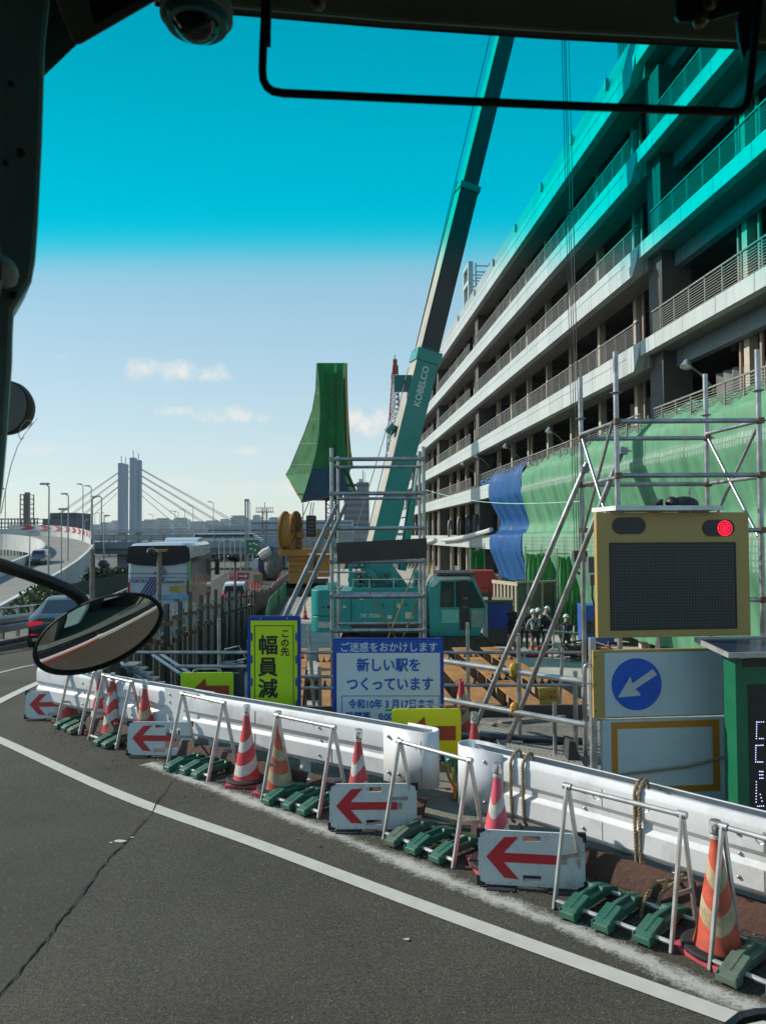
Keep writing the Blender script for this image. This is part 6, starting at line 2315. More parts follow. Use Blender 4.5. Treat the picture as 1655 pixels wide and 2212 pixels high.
def lattice(pa, pb, wd, n, r, mt, parent, name, taper=1):
    pa, pb = V(pa), V(pb)
    d = (pb - pa).normalized()
    s1 = d.cross(V((0, 1, 0))).normalized()
    s2 = d.cross(s1)
    m = MB()
    cs = [(-1, -1), (1, -1), (1, 1), (-1, 1)]
    pt = lambda k, i: pa.lerp(pb, k / n) + (s1 * cs[i][0] + s2 * cs[i][1]) * (wd / 2 * (1 + (taper - 1) * k / n))
    for i in range(4):
        m.bar(pt(0, i), pt(n, i), r * 1.6, r * 1.6)
        for k in range(n):
            m.bar(pt(k, i), pt(k + 1, (i + 1) % 4), r, r)
            m.bar(pt(k, i), pt(k, (i + 1) % 4), r, r)
    return m.obj(name, mt, parent)


lattice(V((0, 0, 0)), W(846, 985, YL) - LL, 1.9, 14, .1, whl, lc, "lower_section")
lattice(W(846, 985, YL) - LL, W(851, 905, YL) - LL, 1.9, 6, .12, whl, lc, "middle_section")
lattice(W(851, 905, YL) - LL, W(853, 830, YL) - LL, 1.7, 7, .1, redl_, lc, "upper_section", .7)
lattice(W(853, 830, YL) - LL, W(854, 790, YL) - LL, 1.2, 5, .11, redl_, lc, "tip_section", .7)
MB().bb(*(W(849, 806, YL) - LL - V((0, .5, 0))), *(W(858, 776, YL) - LL + V((0, .5, 0)))).obj("tip_sheave", redl_, lc, bevel=.1)
MB().bar(W(847, 806, YL) - LL, W(846, 818, YL) - LL, .3, .3).bar(W(853, 778, YL) - LL, W(853, 766, YL) - LL, .15, .15).obj("fly_hook", redl_, lc)
for a, b in (((846, 818), (838, 1040)), ((858, 800), (872, 1000))):
    MB().cyl(W(*a, YL) - LL, W(*b, YL) - LL, .05, n=4).obj("rope", M("wire_dark", (.05, .05, .05), .5, .5), lc)
YT = 420
tb_ = thing("office_tower", "grey-blue office block with pale floor bands beyond the shrouded rig", "building", (W(772, 1140, YT).x, YT, -4.3))
TL = V(tb_.location)
a, b = W(744, 1060, YT) - TL, W(797, 1043, YT) - TL
MB().bb(a.x, -6, 0, b.x, 8, a.z - 1).bb(0, -6, a.z - 1.01, b.x, 8, b.z).obj("wall", M("tower_wall", (.16, .18, .2), .6), tb_)
m = MB()
for k in range(7):
    z = b.z - 2.5 - k * 3.6
    m.bb(a.x - .1, -6.3, z, b.x + .1, -6.05, z + 1.7)
m.obj("window_band", M("tower_glass", (.03, .05, .08), .15, var=.1), tb_)
m = MB().bb(3, 0, b.z, 3.5, .5, b.z + 7).bb(1, 0, b.z, 3, 2, b.z + 2.2).bb(4, 1, b.z, 4.3, 1.3, b.z + 6)
m.obj("roof_mast", whl, tb_)

# ------------------------------------------------------------------ plant standing on the deck right of the crane
sk = W(1121, 1300, 37)
skp = thing("skip", "open steel skip with pale ribs on its sunlit end, behind the workers", "skip", (sk.x, 37, DZ), R(20))
skm = M("skip_steel", (.13, .135, .1), .7, .2, var=.3, scale=1, dirt=.5, dcol=(.25, .2, .14), dscale=1.2)
skr = M("skip_rib", (.42, .38, .28), .7, .1, var=.2, scale=3, dirt=.4, dcol=(.2, .15, .1))
hh = CAMZ - (1262 - HZ) * 37 / F - DZ
m = MB()
m.bb(0, 0, 0, 2.5, .06, hh).bb(0, 2.3, 0, 2.5, 2.36, hh).bb(0, .061, 0, .06, 2.299, hh).bb(2.44, .061, 0, 2.5, 2.299, hh).bb(.061, .061, .1, 2.439, 2.299, .16)
m.obj("tub", skm, skp)
m = MB()
for k in range(7):
    m.bb(-.12, .05 + k * .36, .1, -.001, .17 + k * .36, hh)
m.bb(-.14, -.1, hh - .12, -.121, 2.45, hh + .06).bb(-.14, -.1, hh + .001, 2.6, .07, hh + .1)
for k in range(3):
    m.bb(.4 + k * .8, -.1, .1, .5 + k * .8, -.001, hh - .002)
m.obj("rib", skr, skp)
mbx = thing("generator", "blue fronted generator box on the deck between the crane cab and the skip", "generator", (W(1066, 1340, 33).x, 33, DZ), R(-3))
ksc = 33 / F
m = MB().bb(-.45, 0, .05, .83, 1.6, CAMZ - (1300 - HZ) * ksc - DZ)
gbx = m.obj("case", M("case_charcoal", (.05, .055, .055), .6, var=.15), mbx, bevel=.02)
zt_ = CAMZ - (1300 - HZ) * ksc - DZ
MB().bb(-.2, -.02, zt_ * .4, .72, -.001, zt_ - .16).obj("blue_panel", M("panel_blue", (.015, .05, .3), .5, var=.08), gbx)
MB().bb(-.475, .05, .1, -.451, 1.5, zt_ - .02).obj("pale_side", M("side_pale", (.42, .42, .38), .6, var=.3, scale=3), gbx)
MB().bb(-.44, -.02, .08, -.24, -.001, zt_ - .05).obj("poster", M("poster_mixed", (.35, .4, .42), .6, var=.5, scale=9), gbx)
MB().bb(-.45, .05, zt_ + .001, .83, 1.5, zt_ + .06).obj("lid", M("lid_beige", (.25, .22, .15), .7, var=.2), gbx)
for px, Y, wd, hh_, lab, mt in ((1046, 36, 1.1, 1.55, "yellow machine case half hidden behind the blue fronted generator", M("case_yellow", (.5, .3, .04), .5, var=.1)), (1045, 40, 1.6, 2.9, "red compressor behind the crane cab", M("case_red", (.4, .03, .03), .5, var=.1)),
                                (1290, 33, 1.4, 1.7, "blue tank seen between the scaffold post and the workers", M("case_blue", (.02, .1, .4), .5, var=.15))):
    t = thing("machine_case", lab, "machine", (W(px, 1300, Y).x, Y, DZ), R(-8))
    MB().prism([(-wd / 2, .1), (wd / 2, .1), (wd / 2, hh_ * .8), (wd * .3, hh_), (-wd / 2, hh_)], (0, 0, 0), (1, 0, 0), (0, 0, 1), (0, 1.2, 0)).obj("case", mt, t, bevel=.03)
    MB().bb(-wd * .3, -.02, hh_ * .3, wd * .2, -.001, hh_ * .6).obj("vent", darkst, t)
    MB().bb(-wd * .45, .1, 0, wd * .45, 1.1, .09).obj("skid", darkst, t)
# netted screens by the facade
for pts, Y, lab in (((1016, 1182, 1047, 1278), 44, "dark green net screen hung from a frame in front of the ground floor"), ((1136, 1190, 1205, 1262), 39.5, "bright green net screen on a pipe frame below the long tarp"), ((1205, 1196, 1262, 1275), 36.5, "bright green net screen right of the slanting struts' lower ends")):
    a, b = W(pts[0], pts[1], Y), W(pts[2], pts[1], Y)
    t = thing("net_screen", lab, "net screen", ((a.x + b.x) / 2, Y, DZ), R(-3), "net screens by the facade")
    hw_ = (b.x - a.x) / 2
    H = a.z - DZ
    rows = []
    for j in range(9):
        rows.append([(-hw_ + 2 * hw_ * i / 26 + .04 * math.sin(j + i), .09 * math.sin(i * 1.3 + j * .3) + .03 * j, H - .1 - (H - .3) * j / 8 - .08 * abs(math.sin(i * math.pi / 13))) for i in range(27)])
    MB().grid(rows).obj("net", tleaf if Y < 44 else net, t, smooth=True)
    m = MB()
    for x in (-hw_, 0, hw_):
        m.cyl((x, .15, 0), (x, .15, H + .25), .03, n=6)
    m.cyl((-hw_, .15, H), (hw_, .15, H), .025, n=6)
    m.obj("frame", pipe, t)
# pipes and floodlights on the facade
cpw = cp.matrix_world.copy() if False else (Matrix.Translation(cp.location) @ Matrix.Rotation(cp.rotation_euler.z, 4, 'Z'))
def fac(px, py, off=0.0):
    """point on the facade plane (offset outwards) seen at a pixel"""
    d = RC @ V(((px - 827.5) / F, (1106 - py) / F, -1))
    n_ = cpw.to_3x3() @ V((1, 0, 0))
    o = V((0, 0, CAMZ))
    return o + d * ((V(cp.location) - n_ * off - o).dot(n_) / d.dot(n_))


pg = thing("pipe_run", "pale lagged pipes with elbows along the ground floor ledge of the car park", "pipe", (0, 0, 0))
lagp = M("pipe_lagging", (.6, .6, .58), .4, .3, var=.1)
MB().path([fac(955, 1167, .3), fac(985, 1164, .3), fac(1010, 1158, .3), fac(1050, 1148, .3), fac(1061, 1144, .3)], .16, 8).obj("run", lagp, pg, smooth=True)
for px in (970, 990, 1009, 1026):
    a = fac(px, 1162 - (px - 970) * .1, .3)
    MB().path([a + V((0, 0, .1)), a + V((0, 0, 1.2)), a + V((.05, .15, 1.5)), a + V((.25, .6, 1.5)), a + V((.3, .7, 1.2)), a + V((.3, .7, .8))], .12, 7).obj("elbow", M("pipe_dark_lagged", (.08, .09, .09), .5, .2), pg, smooth=True)
MB().path([fac(940, 1165, .2), fac(925, 1170, .3), fac(905, 1168, .3)], .18, 8).obj("run", lagp, pg, smooth=True)
gu = [(fac(px, py, 0), lab) for px, py, lab in ((1483, 788, "silver floodlight on an arm above the green tarp, nearest the viewer"), (1186, 930, "silver floodlight on an arm right of the blue tarp's top"), (1092, 964, "silver floodlight on an arm above the blue tarp roll"),
                                               (1030, 985, "small floodlight on an arm left of the blue tarp roll"), (1000, 1002, "small floodlight on an arm above the lagged pipes"))]
for p, lab in gu:
    t = thing("facade_light", lab, "floodlight", p, R(4.7), "floodlights on arms along the facade")
    MB().path([(1.0, .2, -.9), (.95, .1, -.75), (.5, 0, -.3), (.1, 0, -.02), (0, 0, .05)], .035, 6).obj("arm", pipe, t)
    MB().lathe([(.05, .2), (.1, .15), (.15, .02), (.2, -.08), (.17, -.1)], 12, (0, 0, 0), (.3, .2, 1)).obj("lamp_shade", M("lamp_aluminium", (.55, .56, .56), .3, .7), t, smooth=True)
rp_ = thing("tie_line", "thin pale green line stretched from the scaffold tower across the blue tarp", "rope", (0, 0, 0))
a, b = W(918, 1058, 14.3), W(1258, 1083, 8.9)
MB().path([a.lerp(b, k / 10) - V((0, 0, .12 * math.sin(math.pi * k / 10))) for k in range(11)], .006, 5).obj("line", M("line_green", (.3, .6, .45), .6), rp_)

# ------------------------------------------------------------------ workers on the deck
skin = M("skin", (.42, .25, .17), .6, var=.06)
whh = M("helmet_white", (.68, .7, .7), .3, var=.04)
clg = M("workwear_grey", (.3, .32, .3), .85, var=.12)
cld = M("workwear_navy", (.018, .02, .026), .85, var=.15)
hrn = M("harness_black", (.012, .012, .014), .7)


def worker(label, px, py, Y, face, lean, top, arm=(0.35, .5), low=0):
    """face: heading of the chest (0 = away from the viewer, +Y); lean: forward bend of the spine"""
    g = W(px, py, Y)
    t = thing("person", label, "person", (g.x, Y, DZ), face, "workers on the deck")
    hip = V((0, 0, .92 - low))
    f = lambda s, l: V((s, math.sin(l), math.cos(l)))
    spine = V((0, math.sin(lean), math.cos(lean)))
    chest = hip + spine * .42
    neck = hip + spine * .56
    head = neck + V((0, math.sin(lean * .8 + .15), math.cos(lean * .8 + .15))) * .14
    J, E, Rr = [], [], []

    def add(p, r, par=None):
        J.append(tuple(p)); Rr.append(r)
        if par is not None:
            E.append((par, len(J) - 1))
        return len(J) - 1
    r0 = add(hip, (.165, .125))
    w1 = add(hip + spine * .2, (.15, .115), r0)
    c1 = add(chest, (.185, .13), w1)
    n1 = add(neck, (.075, .075), c1)
    h0 = add(head, (.075, .085), n1)
    h1 = add(head + spine * .12, (.07, .08), h0)
    for s in (-1, 1):
        sh = add(chest + V((s * .2, 0, .04)), (.075, .07), c1)
        el = chest + V((s * .27, .08 + arm[0] * .3, -.2))
        e = add(el, (.052, .05), sh)
        ha = el + V((-s * .06, .2 * arm[1] + .05, -.1 - .12 * (1 - arm[1])))
        h_ = add(ha, (.04, .037), e)
        add(ha + (ha - el).normalized() * .09, (.032, .02), h_)
        tg = add(hip + V((s * .1, -.0, -.06)), (.105, .105), r0)
        kn = add(V((s * .12, .05 + low * .5, .48 - low * .4)), (.07, .07), tg)
        an = add(V((s * .13, -.03, .09)), (.05, .055), kn)
        add(V((s * .14, .12, .04)), (.045, .035), an)
    me = bpy.data.meshes.new("body")
    me.from_pydata(J, E, [])
    for mt in (top, cld):
        me.materials.append(mt)
    o = bpy.data.objects.new("body", me)
    C.objects.link(o)
    o.parent = t
    sm_ = o.modifiers.new("skin", 'SKIN')
    for v_, r in zip(me.skin_vertices[0].data, Rr):
        v_.radius = r
    me.skin_vertices[0].data[0].use_root = True
    sub = o.modifiers.new("sub", 'SUBSURF')
    sub.levels = sub.render_levels = 2
    dg = bpy.context.evaluated_depsgraph_get()
    dg.update()
    nm_ = bpy.data.meshes.new_from_object(o.evaluated_get(dg))
    o.modifiers.clear()
    o.data = nm_
    nm_.materials.clear()
    for mt in (top, cld, skin, black):
        nm_.materials.append(mt)
    for p in nm_.polygons:
        c = p.center
        hz = (c - hip).dot(spine)
        if c.z < .1:
            p.material_index = 3
        elif hz < .02 and c.z < hip.z + .05 and not (abs(c.x) > .21 and c.z > hip.z - .3):
            p.material_index = 1
        elif hz > .6 or (c - V((math.copysign(.2, c.x), 0, 0)) - chest).length > .46 and c.z > .55 and hz < .3 and abs(c.x) > .13:
            p.material_index = 2
        else:
            p.material_index = 0
        p.use_smooth = True
    hc = head + spine * .1
    q = V((0, 0, 1)).rotation_difference(spine).to_matrix().to_4x4()
    T = Matrix.Translation(hc) @ q
    m = MB(T).lathe([(.118, 0), (.12, .03), (.112, .075), (.09, .115), (.05, .14), (.004, .15)], 18)
    m.lathe([(.115, -.005), (.135, -.008), (.137, .004), (.118, .012)], 18, caps=False)
    m.bb(-.07, .1, -.005, .07, .17, .008)
    m.obj("helmet", whh, t, smooth=True)
    # face: nose, eyes
    T2 = Matrix.Translation(head + spine * .03) @ q
    m = MB(T2).ell((0, .09, .02), (.016, .022, .024), 6, 5)
    for s in (-1, 1):
        m.ell((s * .085, 0, .02), (.012, .025, .032), 6, 5)
    m.obj("nose", skin, t, smooth=True)
    m = MB(T2)
    for s in (-1, 1):
        m.ell((s * .032, .078, .045), (.012, .008, .008), 6, 4)
    m.bb(-.025, .08, -.035, .025, .086, -.028)
    m.obj("eye", black, t)
    # harness: crossed straps and a belt following the back
    Tq = Matrix.Translation(hip) @ q
    m = MB(Tq)
    bk_ = -.142
    for s in (-1, 1):
        m.bar((s * .13, bk_ + .03, .5), (-s * .11, bk_ + .02, .1), .045, .02, up=(0, 1, 0))
        m.bar((s * .13, -bk_ - .03, .5), (s * .1, -bk_ - .02, .1), .04, .02, up=(0, 1, 0))
    m.lathe([(.178, .06), (.182, .08), (.178, .11)], 16, caps=False)
    m.bb(.14, -.1, -.06, .24, .02, .06).bb(-.24, -.08, -.04, -.15, .03, .05)
    m.obj("harness", hrn, t)
    return t


worker("worker bent over in a grey shirt and black harness, back turned, nearest of the group", 1158, 1404, 31.0, R(10), .32, clg, (.3, .6), .08)
worker("worker in dark clothes with a white helmet, left of the group's middle", 1132, 1400, 32.0, R(-35), .35, cld, (.5, .8))
worker("worker in a pale shirt behind the bent one, head down", 1168, 1398, 32.4, R(-50), .6, clg, (.6, .9))
worker("dark clothed worker leaning in from the right of the group", 1188, 1398, 31.8, R(60), .62, cld, (.8, .9))
worker("worker standing apart on the left, half hidden by the slanting strut", 1107, 1395, 33.0, R(15), .1, cld, (.2, .3))
worker("worker on the right with a white helmet behind a trestle of pipes", 1222, 1405, 31.2, R(-20), .4, cld, (.5, .6), .3)
for px, py, Y, lab in ((1100, 1411, 30.6, "pair of stacked cones on the deck left of the workers"), (1116, 1412, 30.2, "red and white cone in front of the workers' left"), (1150, 1414, 30.0, "cone at the feet of the bent worker"), (766, 1410, 29.6, "cone on the deck under the crane's counterweight"),
                       (712, 1322, 46, "cone on the deck far behind the counterweight"), (659, 1335, 44, "cone on the deck left of the slanting brace")):
    g = W(px, py, Y)
    cone(lab, (g.x, Y, DZ), 'chevron', lamp=False, rz=px, grp="cones on the deck", sc=1.12, wht=coned)
tr = thing("trestle", "trestle of bent pipes and striped poles in front of the right-hand worker", "trestle", (W(1225, 1400, 29.5).x, 29.5, DZ))
m = MB()
for x in (-.5, -.15, .25):
    m.cyl((x - .08, 0, 0), (x + .06, .1, 1.25), .035, n=7)
m.cyl((-.9, 0, 1.1), (.5, .1, .95), .04, n=7).cyl((-.8, 0, .55), (.5, .1, .5), .03, n=7)
m.obj("frame", alu, tr, smooth=True)
MB().path([(-.3, 0, .9), (-.2, -.05, .6), (-.35, -.05, .3), (-.15, -.05, .1)], .03, 6).path([(.3, -.05, 1.0), (.34, -.05, 0)], .03, 6).obj("cable", striped, tr)
dbr = thing("hose_heap", "tangle of red and dark hoses lying on the deck right of the workers", "hoses", (W(1280, 1400, 29).x, 29, DZ))
m = MB()
rnd = random.Random(4)
for k in range(9):
    m.path(curvepts([(rnd.uniform(-1.2, .9), rnd.uniform(-.4, .8), rnd.uniform(.05, .75)) for _ in range(5)], 5), .035, 5)
m.obj("hose", darkst, dbr, smooth=True)
m = MB()
for k in range(4):
    m.path(curvepts([(rnd.uniform(-1.2, .9), rnd.uniform(-.4, .8), rnd.uniform(.05, .6)) for _ in range(5)], 5), .03, 5)
m.obj("red_hose", M("hose_red", (.35, .06, .03), .5), dbr, smooth=True)
rb = thing("fuel_can", "red fuel can on the deck between the workers and the trestle", "can", (W(1172, 1408, 30).x, 30, DZ))
MB().bb(-.2, -.1, .01, .2, .1, .4).cyl((.12, 0, .4), (.14, 0, .48), .03, n=8).path([(-.12, 0, .4), (-.1, 0, .47), (.02, 0, .47), (.05, 0, .4)], .015, 5).obj("can_body", M("can_red", (.55, .06, .02), .45), rb, bevel=.02)
# ------------------------------------------------------------------ vehicles
def loft(m, secs):
    """body from cross sections; each a list of points round the section"""
    m.grid(secs, closed=True)
    n = len(secs[0])
    m.add(secs[0], [tuple(range(n))])
    m.add(secs[-1], [tuple(range(n - 1, -1, -1))])
    return m


def wheel(parent, x, y, r, wd, name="wheel"):
    w_ = MB().lathe([(r * .62, -wd / 2), (r * .95, -wd / 2), (r, -wd * .35), (r, wd * .35), (r * .95, wd / 2), (r * .62, wd / 2)], 20, (x, y, r), (1, 0, 0)).obj(name, rubber, parent, smooth=True)
    m = MB().lathe([(.01, -wd * .42), (r * .6, -wd * .46), (r * .63, -wd * .3)], 14, (x, y, r), (1, 0, 0), False)
    m.lathe([(r * .63, wd * .3), (r * .6, wd * .46), (.01, wd * .42)], 14, (x, y, r), (1, 0, 0), False)
    m.obj("rim", M("rim_alloy", (.4, .4, .4), .3, .8), w_, smooth=True)


tail = M("tail_lamp_lit", (.7, .012, .03), .25, var=0, emit=.45)
taild = M("tail_lamp", (.35, .01, .015), .25, var=0)
chrome = M("chrome", (.65, .65, .66), .12, .95, var=0)
plate = M("plate_white", (.6, .62, .6), .5, var=.05)
carglass = M("car_glass", (.01, .014, .02), .08, var=0, spec=.35)


def carbody(stations, mats, parent, W2, name="body"):
    """stations: (y, zbottom, zbelt, zroof, halfbelt, halfroof)"""
    m = MB()
    secs = []
    for y, zb, zs, zr, hb, hr in stations:
        secs.append([(-hb * .93, y, zb), (-hb, y, zb + (zs - zb) * .35), (-hb * .985, y, zs), (-hr, y, zr - .03), (-hr * .85, y, zr), (hr * .85, y, zr), (hr, y, zr - .03), (hb * .985, y, zs), (hb, y, zb + (zs - zb) * .35), (hb * .93, y, zb)])
    loft(m, secs)
    return m.obj(name, mats, parent, smooth=True)


# black saloon
def saloon(label, loc, rz, paint, group=None, detail=True):
    t = thing("car", label, "car", loc, rz, group)
    st = [(-2.52, .42, .72, .74, .72, .62), (-2.45, .3, .86, .98, .88, .72), (-2.2, .24, .96, 1.06, .94, .76), (-1.75, .22, .99, 1.12, .96, .72), (-1.05, .22, 1.0, 1.40, .97, .62), (-.4, .22, 1.0, 1.47, .97, .61), (.45, .22, .99, 1.44, .97, .60), (1.25, .22, .96, 1.05, .96, .72), (2.0, .24, .84, .93, .94, .7), (2.45, .3, .7, .76, .85, .6), (2.55, .42, .6, .62, .7, .5)]
    b = carbody(st, paint, t, .97)
    MB().add([(-.6, -2.06, 1.075), (.6, -2.06, 1.075), (.53, -1.13, 1.40), (-.53, -1.13, 1.40)], [(0, 1, 2, 3)]).obj("rear_window", carglass, t)
    for s in (-1, 1):
        MB().add([(s * .955, -1.5, 1.03), (s * .955, .95, 1.0), (s * .66, .35, 1.4), (s * .665, -.95, 1.38)], [(0, 1, 2, 3)]).obj("side_window", carglass, t)
        for y in (-1.55, 1.5):
            wheel(t, s * .86, y, .35, .25)
        o = MB().prism([(.5, .82), (.88, .76), (.9, .88), (.7, .91), (.5, .89)], (0, -2.475, 0), (s, 0, 0), (0, 0, 1), (0, -.03, 0)).obj("tail_lamp", tail, t, bevel=.01)
        MB().bb(s * .9, .55, 1.0, s * 1.09, .72, 1.15).obj("side_mirror", paint, t, bevel=.03)
        MB().bb(s * .45, -2.53, .33, s * .78, -2.5, .42).obj("exhaust_trim", chrome, t, bevel=.01)
        MB().bb(s * .62, -2.52, .5, s * .82, -2.5, .55).obj("fog_lamp", tail, t)
    MB().bb(-.88, -2.5, .84, .88, -2.47, .87).obj("trim_strip", chrome, t)
    MB().add([(-.6, 1.2, 1.03), (.6, 1.2, 1.03), (.52, .5, 1.42), (-.52, .5, 1.42)], [(0, 1, 2, 3)]).obj("windscreen", carglass, t)
    pl = MB().bb(-.17, -2.5, .6, .17, -2.485, .78).obj("number_plate", plate, t)
    if detail:
        text("87-", .13, inkb, pl, (.02, -2.503, .67), bold=.004)
        for k in range(4):
            MB().lathe([(.038, 0), (.05, 0), (.05, .008), (.038, .008)], 16, (-.12 + .08 * k, -2.45, .97), (0, -1, .3), False).obj("emblem_ring", chrome, b, smooth=True)
        MB().prism([(-.12, 0), (.1, 0), (.1, .08)], (0, -.75, 1.445), (0, 1, 0), (0, 0, 1), (.02, 0, 0)).obj("roof_fin", paint, t)
    return t


aud = W(131, 1388, 22.5)
saloon("black saloon car with lit tail lamps, partly behind the oval mirror", (aud.x - .72, 22.5 + 2.4, roadz(24)), R(17), M("paint_black", (.005, .007, .014), .3, var=0, coat=.25))


def minivan(label, loc, rz, paint, lit=True, group=None):
    t = thing("van", label, "van", loc, rz, group)
    st = [(-2.42, .5, .9, 1.0, .8, .7), (-2.38, .3, 1.05, 1.75, .91, .68), (-2.25, .22, 1.08, 1.88, .92, .7), (-1.5, .22, 1.1, 1.93, .925, .72), (.2, .22, 1.08, 1.92, .925, .72), (.9, .22, 1.05, 1.82, .92, .68), (1.6, .24, 1.0, 1.3, .91, .7), (1.9, .26, .95, 1.12, .9, .7), (2.38, .34, .8, .95, .82, .62), (2.46, .5, .7, .75, .7, .5)]
    carbody(st, paint, t, .92)
    MB().add([(-.72, -2.425, 1.12), (.72, -2.425, 1.12), (.66, -2.395, 1.7), (-.66, -2.395, 1.7)], [(0, 1, 2, 3)]).obj("rear_window", carglass, t)
    MB().bb(-.16, -2.41, 1.76, .16, -2.36, 1.8).obj("brake_lamp", tail if lit else taild, t)
    for s in (-1, 1):
        MB().add([(s * .925, -2.1, 1.12), (s * .925, 1.2, 1.12), (s * .74, .75, 1.78), (s * .74, -2.0, 1.8)], [(0, 1, 2, 3)]).obj("side_window", carglass, t)
        MB().prism([(.38, .95), (.88, 1.0), (.92, 1.16), (.5, 1.1)], (0, -2.43, 0), (s, 0, 0), (0, 0, 1), (0, -.03, 0)).obj("tail_lamp", tail if lit else taild, t, bevel=.01)
        MB().prism([(.5, .72), (.86, .72), (.84, .9), (.45, .84)], (0, 2.4, 0), (s, 0, 0), (0, 0, 1), (0, .06, 0)).obj("headlamp", M("headlamp", (.7, .72, .72), .1, .3, var=0), t)
        for y in (-1.5, 1.5):
            wheel(t, s * .82, y, .33, .22)
        MB().bb(s * .92, .95, 1.08, s * 1.1, 1.08, 1.28).obj("side_mirror", paint, t, bevel=.03)
    MB().add([(-.7, 1.55, 1.32), (.7, 1.55, 1.32), (.62, .95, 1.82), (-.62, .95, 1.82)], [(0, 1, 2, 3)]).obj("windscreen", carglass, t)
    MB().bb(-.42, 2.4, .5, .42, 2.49, .74).obj("grille", black, t, bevel=.02)
    MB().bb(-.7, -2.46, .9, .7, -2.42, .94).obj("trim_strip", chrome, t)
    MB().bb(-.17, -2.46, .74, .17, -2.43, .88).obj("number_plate", plate, t)
    MB().bb(-.85, -2.46, .24, .85, -2.38, .36).obj("bumper_lip", black, t)
    return t


pw_ = M("paint_white", (.6, .63, .66), .2, var=.02, coat=.6)
vn = W(497, 1302, 57)
wv = minivan("white minivan braking with red lamps lit, on the road beside the orange cones", (vn.x, 57 + 2.4, roadz(58)), R(7), pw_)
dv = minivan("dark minivan coming down the curved ramp on the left", (0, 0, 0), 0, M("paint_dark", (.03, .033, .036), .2, var=0, coat=.6), lit=False)

# coach of an airport service
yb0 = 31.5
bw = W(343, 1300, yb0)
bs = thing("coach", "white airport coach with striped logo and dark rear window, seen from behind", "coach", (bw.x, yb0, roadz(33)), R(8.5))
bwhite = M("coach_white", (.44, .48, .54), .25, var=.03, coat=.4)
hb = 1.25
H = 3.62
secs = []
for y, zt, k in ((-.0, 3.3, .9), (.06, 3.5, .97), (.3, H, 1), (11.6, H, 1), (11.9, 3.4, .97), (12, 3.2, .93)):
    ring = [(-hb * k, .32), (-hb * k, 1.4), (-hb * k * .985, 2.9), (-hb * k * .95, zt - .16), (-hb * k * .85, zt - .03), (-hb * k * .7, zt), (hb * k * .7, zt), (hb * k * .85, zt - .03), (hb * k * .95, zt - .16), (hb * k * .985, 2.9), (hb * k, 1.4), (hb * k, .32)]
    yo_ = lambda z: y - (.1 if y < .1 and 1 < z < 2.2 else 0)
    secs.append([(x, yo_(z), z) for x, z in ring])
loft(MB(), secs).obj("body", bwhite, bs, smooth=True)
kb = 2.5 / (1215 - 838)          # metres per pixel of the 1.655x crop across the rear face
bx = lambda zx: (zx - 1027) * kb
bz = lambda zy: H - (zy - 660) * kb * .98
rear = -.115
MB().prism([(bx(845), bz(690)), (bx(870), bz(676)), (bx(1190), bz(676)), (bx(1212), bz(692)), (bx(1218), bz(775)), (bx(1190), bz(785)), (bx(1110), bz(800)), (bx(1000), bz(804)), (bx(900), bz(797)), (bx(838), bz(782))], (0, rear + .03, 0), (1, 0, 0), (0, 0, 1), (0, -.03, 0)).obj("rear_window", carglass, bs)
MB().bb(bx(960), rear - .012, bz(706), bx(1085), rear - .001, bz(698)).obj("destination_sign", M("amber_sign", (.28, .17, .05), .4, var=.3, scale=40, emit=.15), bs)
MB().bb(bx(1010), rear - .012, bz(714), bx(1075), rear - .001, bz(709)).obj("destination_sign", M("amber_sign", (.28, .17, .05), .4, var=.3, scale=40, emit=.15), bs)
navy = M("logo_navy", (.05, .04, .16), .4, var=.05)
m = MB()
for k in range(5):
    x0 = 912 + k * 19
    m.prism([(bx(x0), bz(985)), (bx(x0 + 10), bz(985)), (bx(x0 + 78), bz(876)), (bx(x0 + 68), bz(876))], (0, rear + .03, 0), (1, 0, 0), (0, 0, 1), (0, -.034, 0))
for k, (x0, h) in enumerate(((998, 12), (1012, 25), (1026, 44), (1046, 30), (1062, 14))):
    m.prism([(bx(x0), bz(852)), (bx(x0 + 8), bz(852)), (bx(x0 + 8 + h * .6), bz(852 - h)), (bx(x0 + h * .6), bz(852 - h))], (0, rear + .03, 0), (1, 0, 0), (0, 0, 1), (0, -.034, 0))
m.obj("stripe_logo", navy, bs)
text("TOKYU", 22 * kb * 1.3, navy, bs, (bx(900), rear - .008, bz(897)), bold=.005, shear=.25, sx=1.15)
text("Limousine", 22 * kb * 1.3, navy, bs, (bx(1116), rear - .008, bz(904)), bold=.005, shear=.25, sx=1.05)
yp = MB().bb(bx(1092), rear - .012, bz(966), bx(1174), rear + .02, bz(928)).obj("yellow_plate", M("plate_yellow", (.5, .36, .04), .5, var=.08), bs)
m = MB()
for z in (936, 946, 956):
    m.bb(bx(1098), rear - .015, bz(z + 4), bx(1150 + (z % 7) * 2), rear - .0125, bz(z))
m.obj("plate_line", M("plate_ink", (.12, .09, .03), .6), yp)
MB().bb(-1.2, rear - .012, bz(1012), 1.2, rear + .03, bz(985)).obj("blue_band", M("band_blue", (.16, .34, .55), .35), bs)
MB().path([(-1.22, rear - .005, bz(851)), (-.9, rear - .01, bz(848)), (-.25, rear - .01, bz(850)), (.0, rear - .012, bz(858)), (.25, rear - .012, bz(858)), (.6, rear - .01, bz(852)), (1.22, rear - .005, bz(855))], .012, 5).path([(-1.2, rear - .005, bz(876)), (.3, rear - .01, bz(874)), (1.15, rear - .005, bz(882)), (1.17, rear - .005, bz(996))], .01, 5).obj("engine_hatch_seam", black, bs)
text("20037", 14 * kb * 1.2, inkb, bs, (bx(1145), rear - .006, bz(1023)), bold=.003)
for s in (-1, 1):
    MB().bb(s * 1.12, rear - .012, bz(1000), s * 1.2, rear + .03, bz(900)).obj("tail_lamp", taild, bs, bevel=.01)
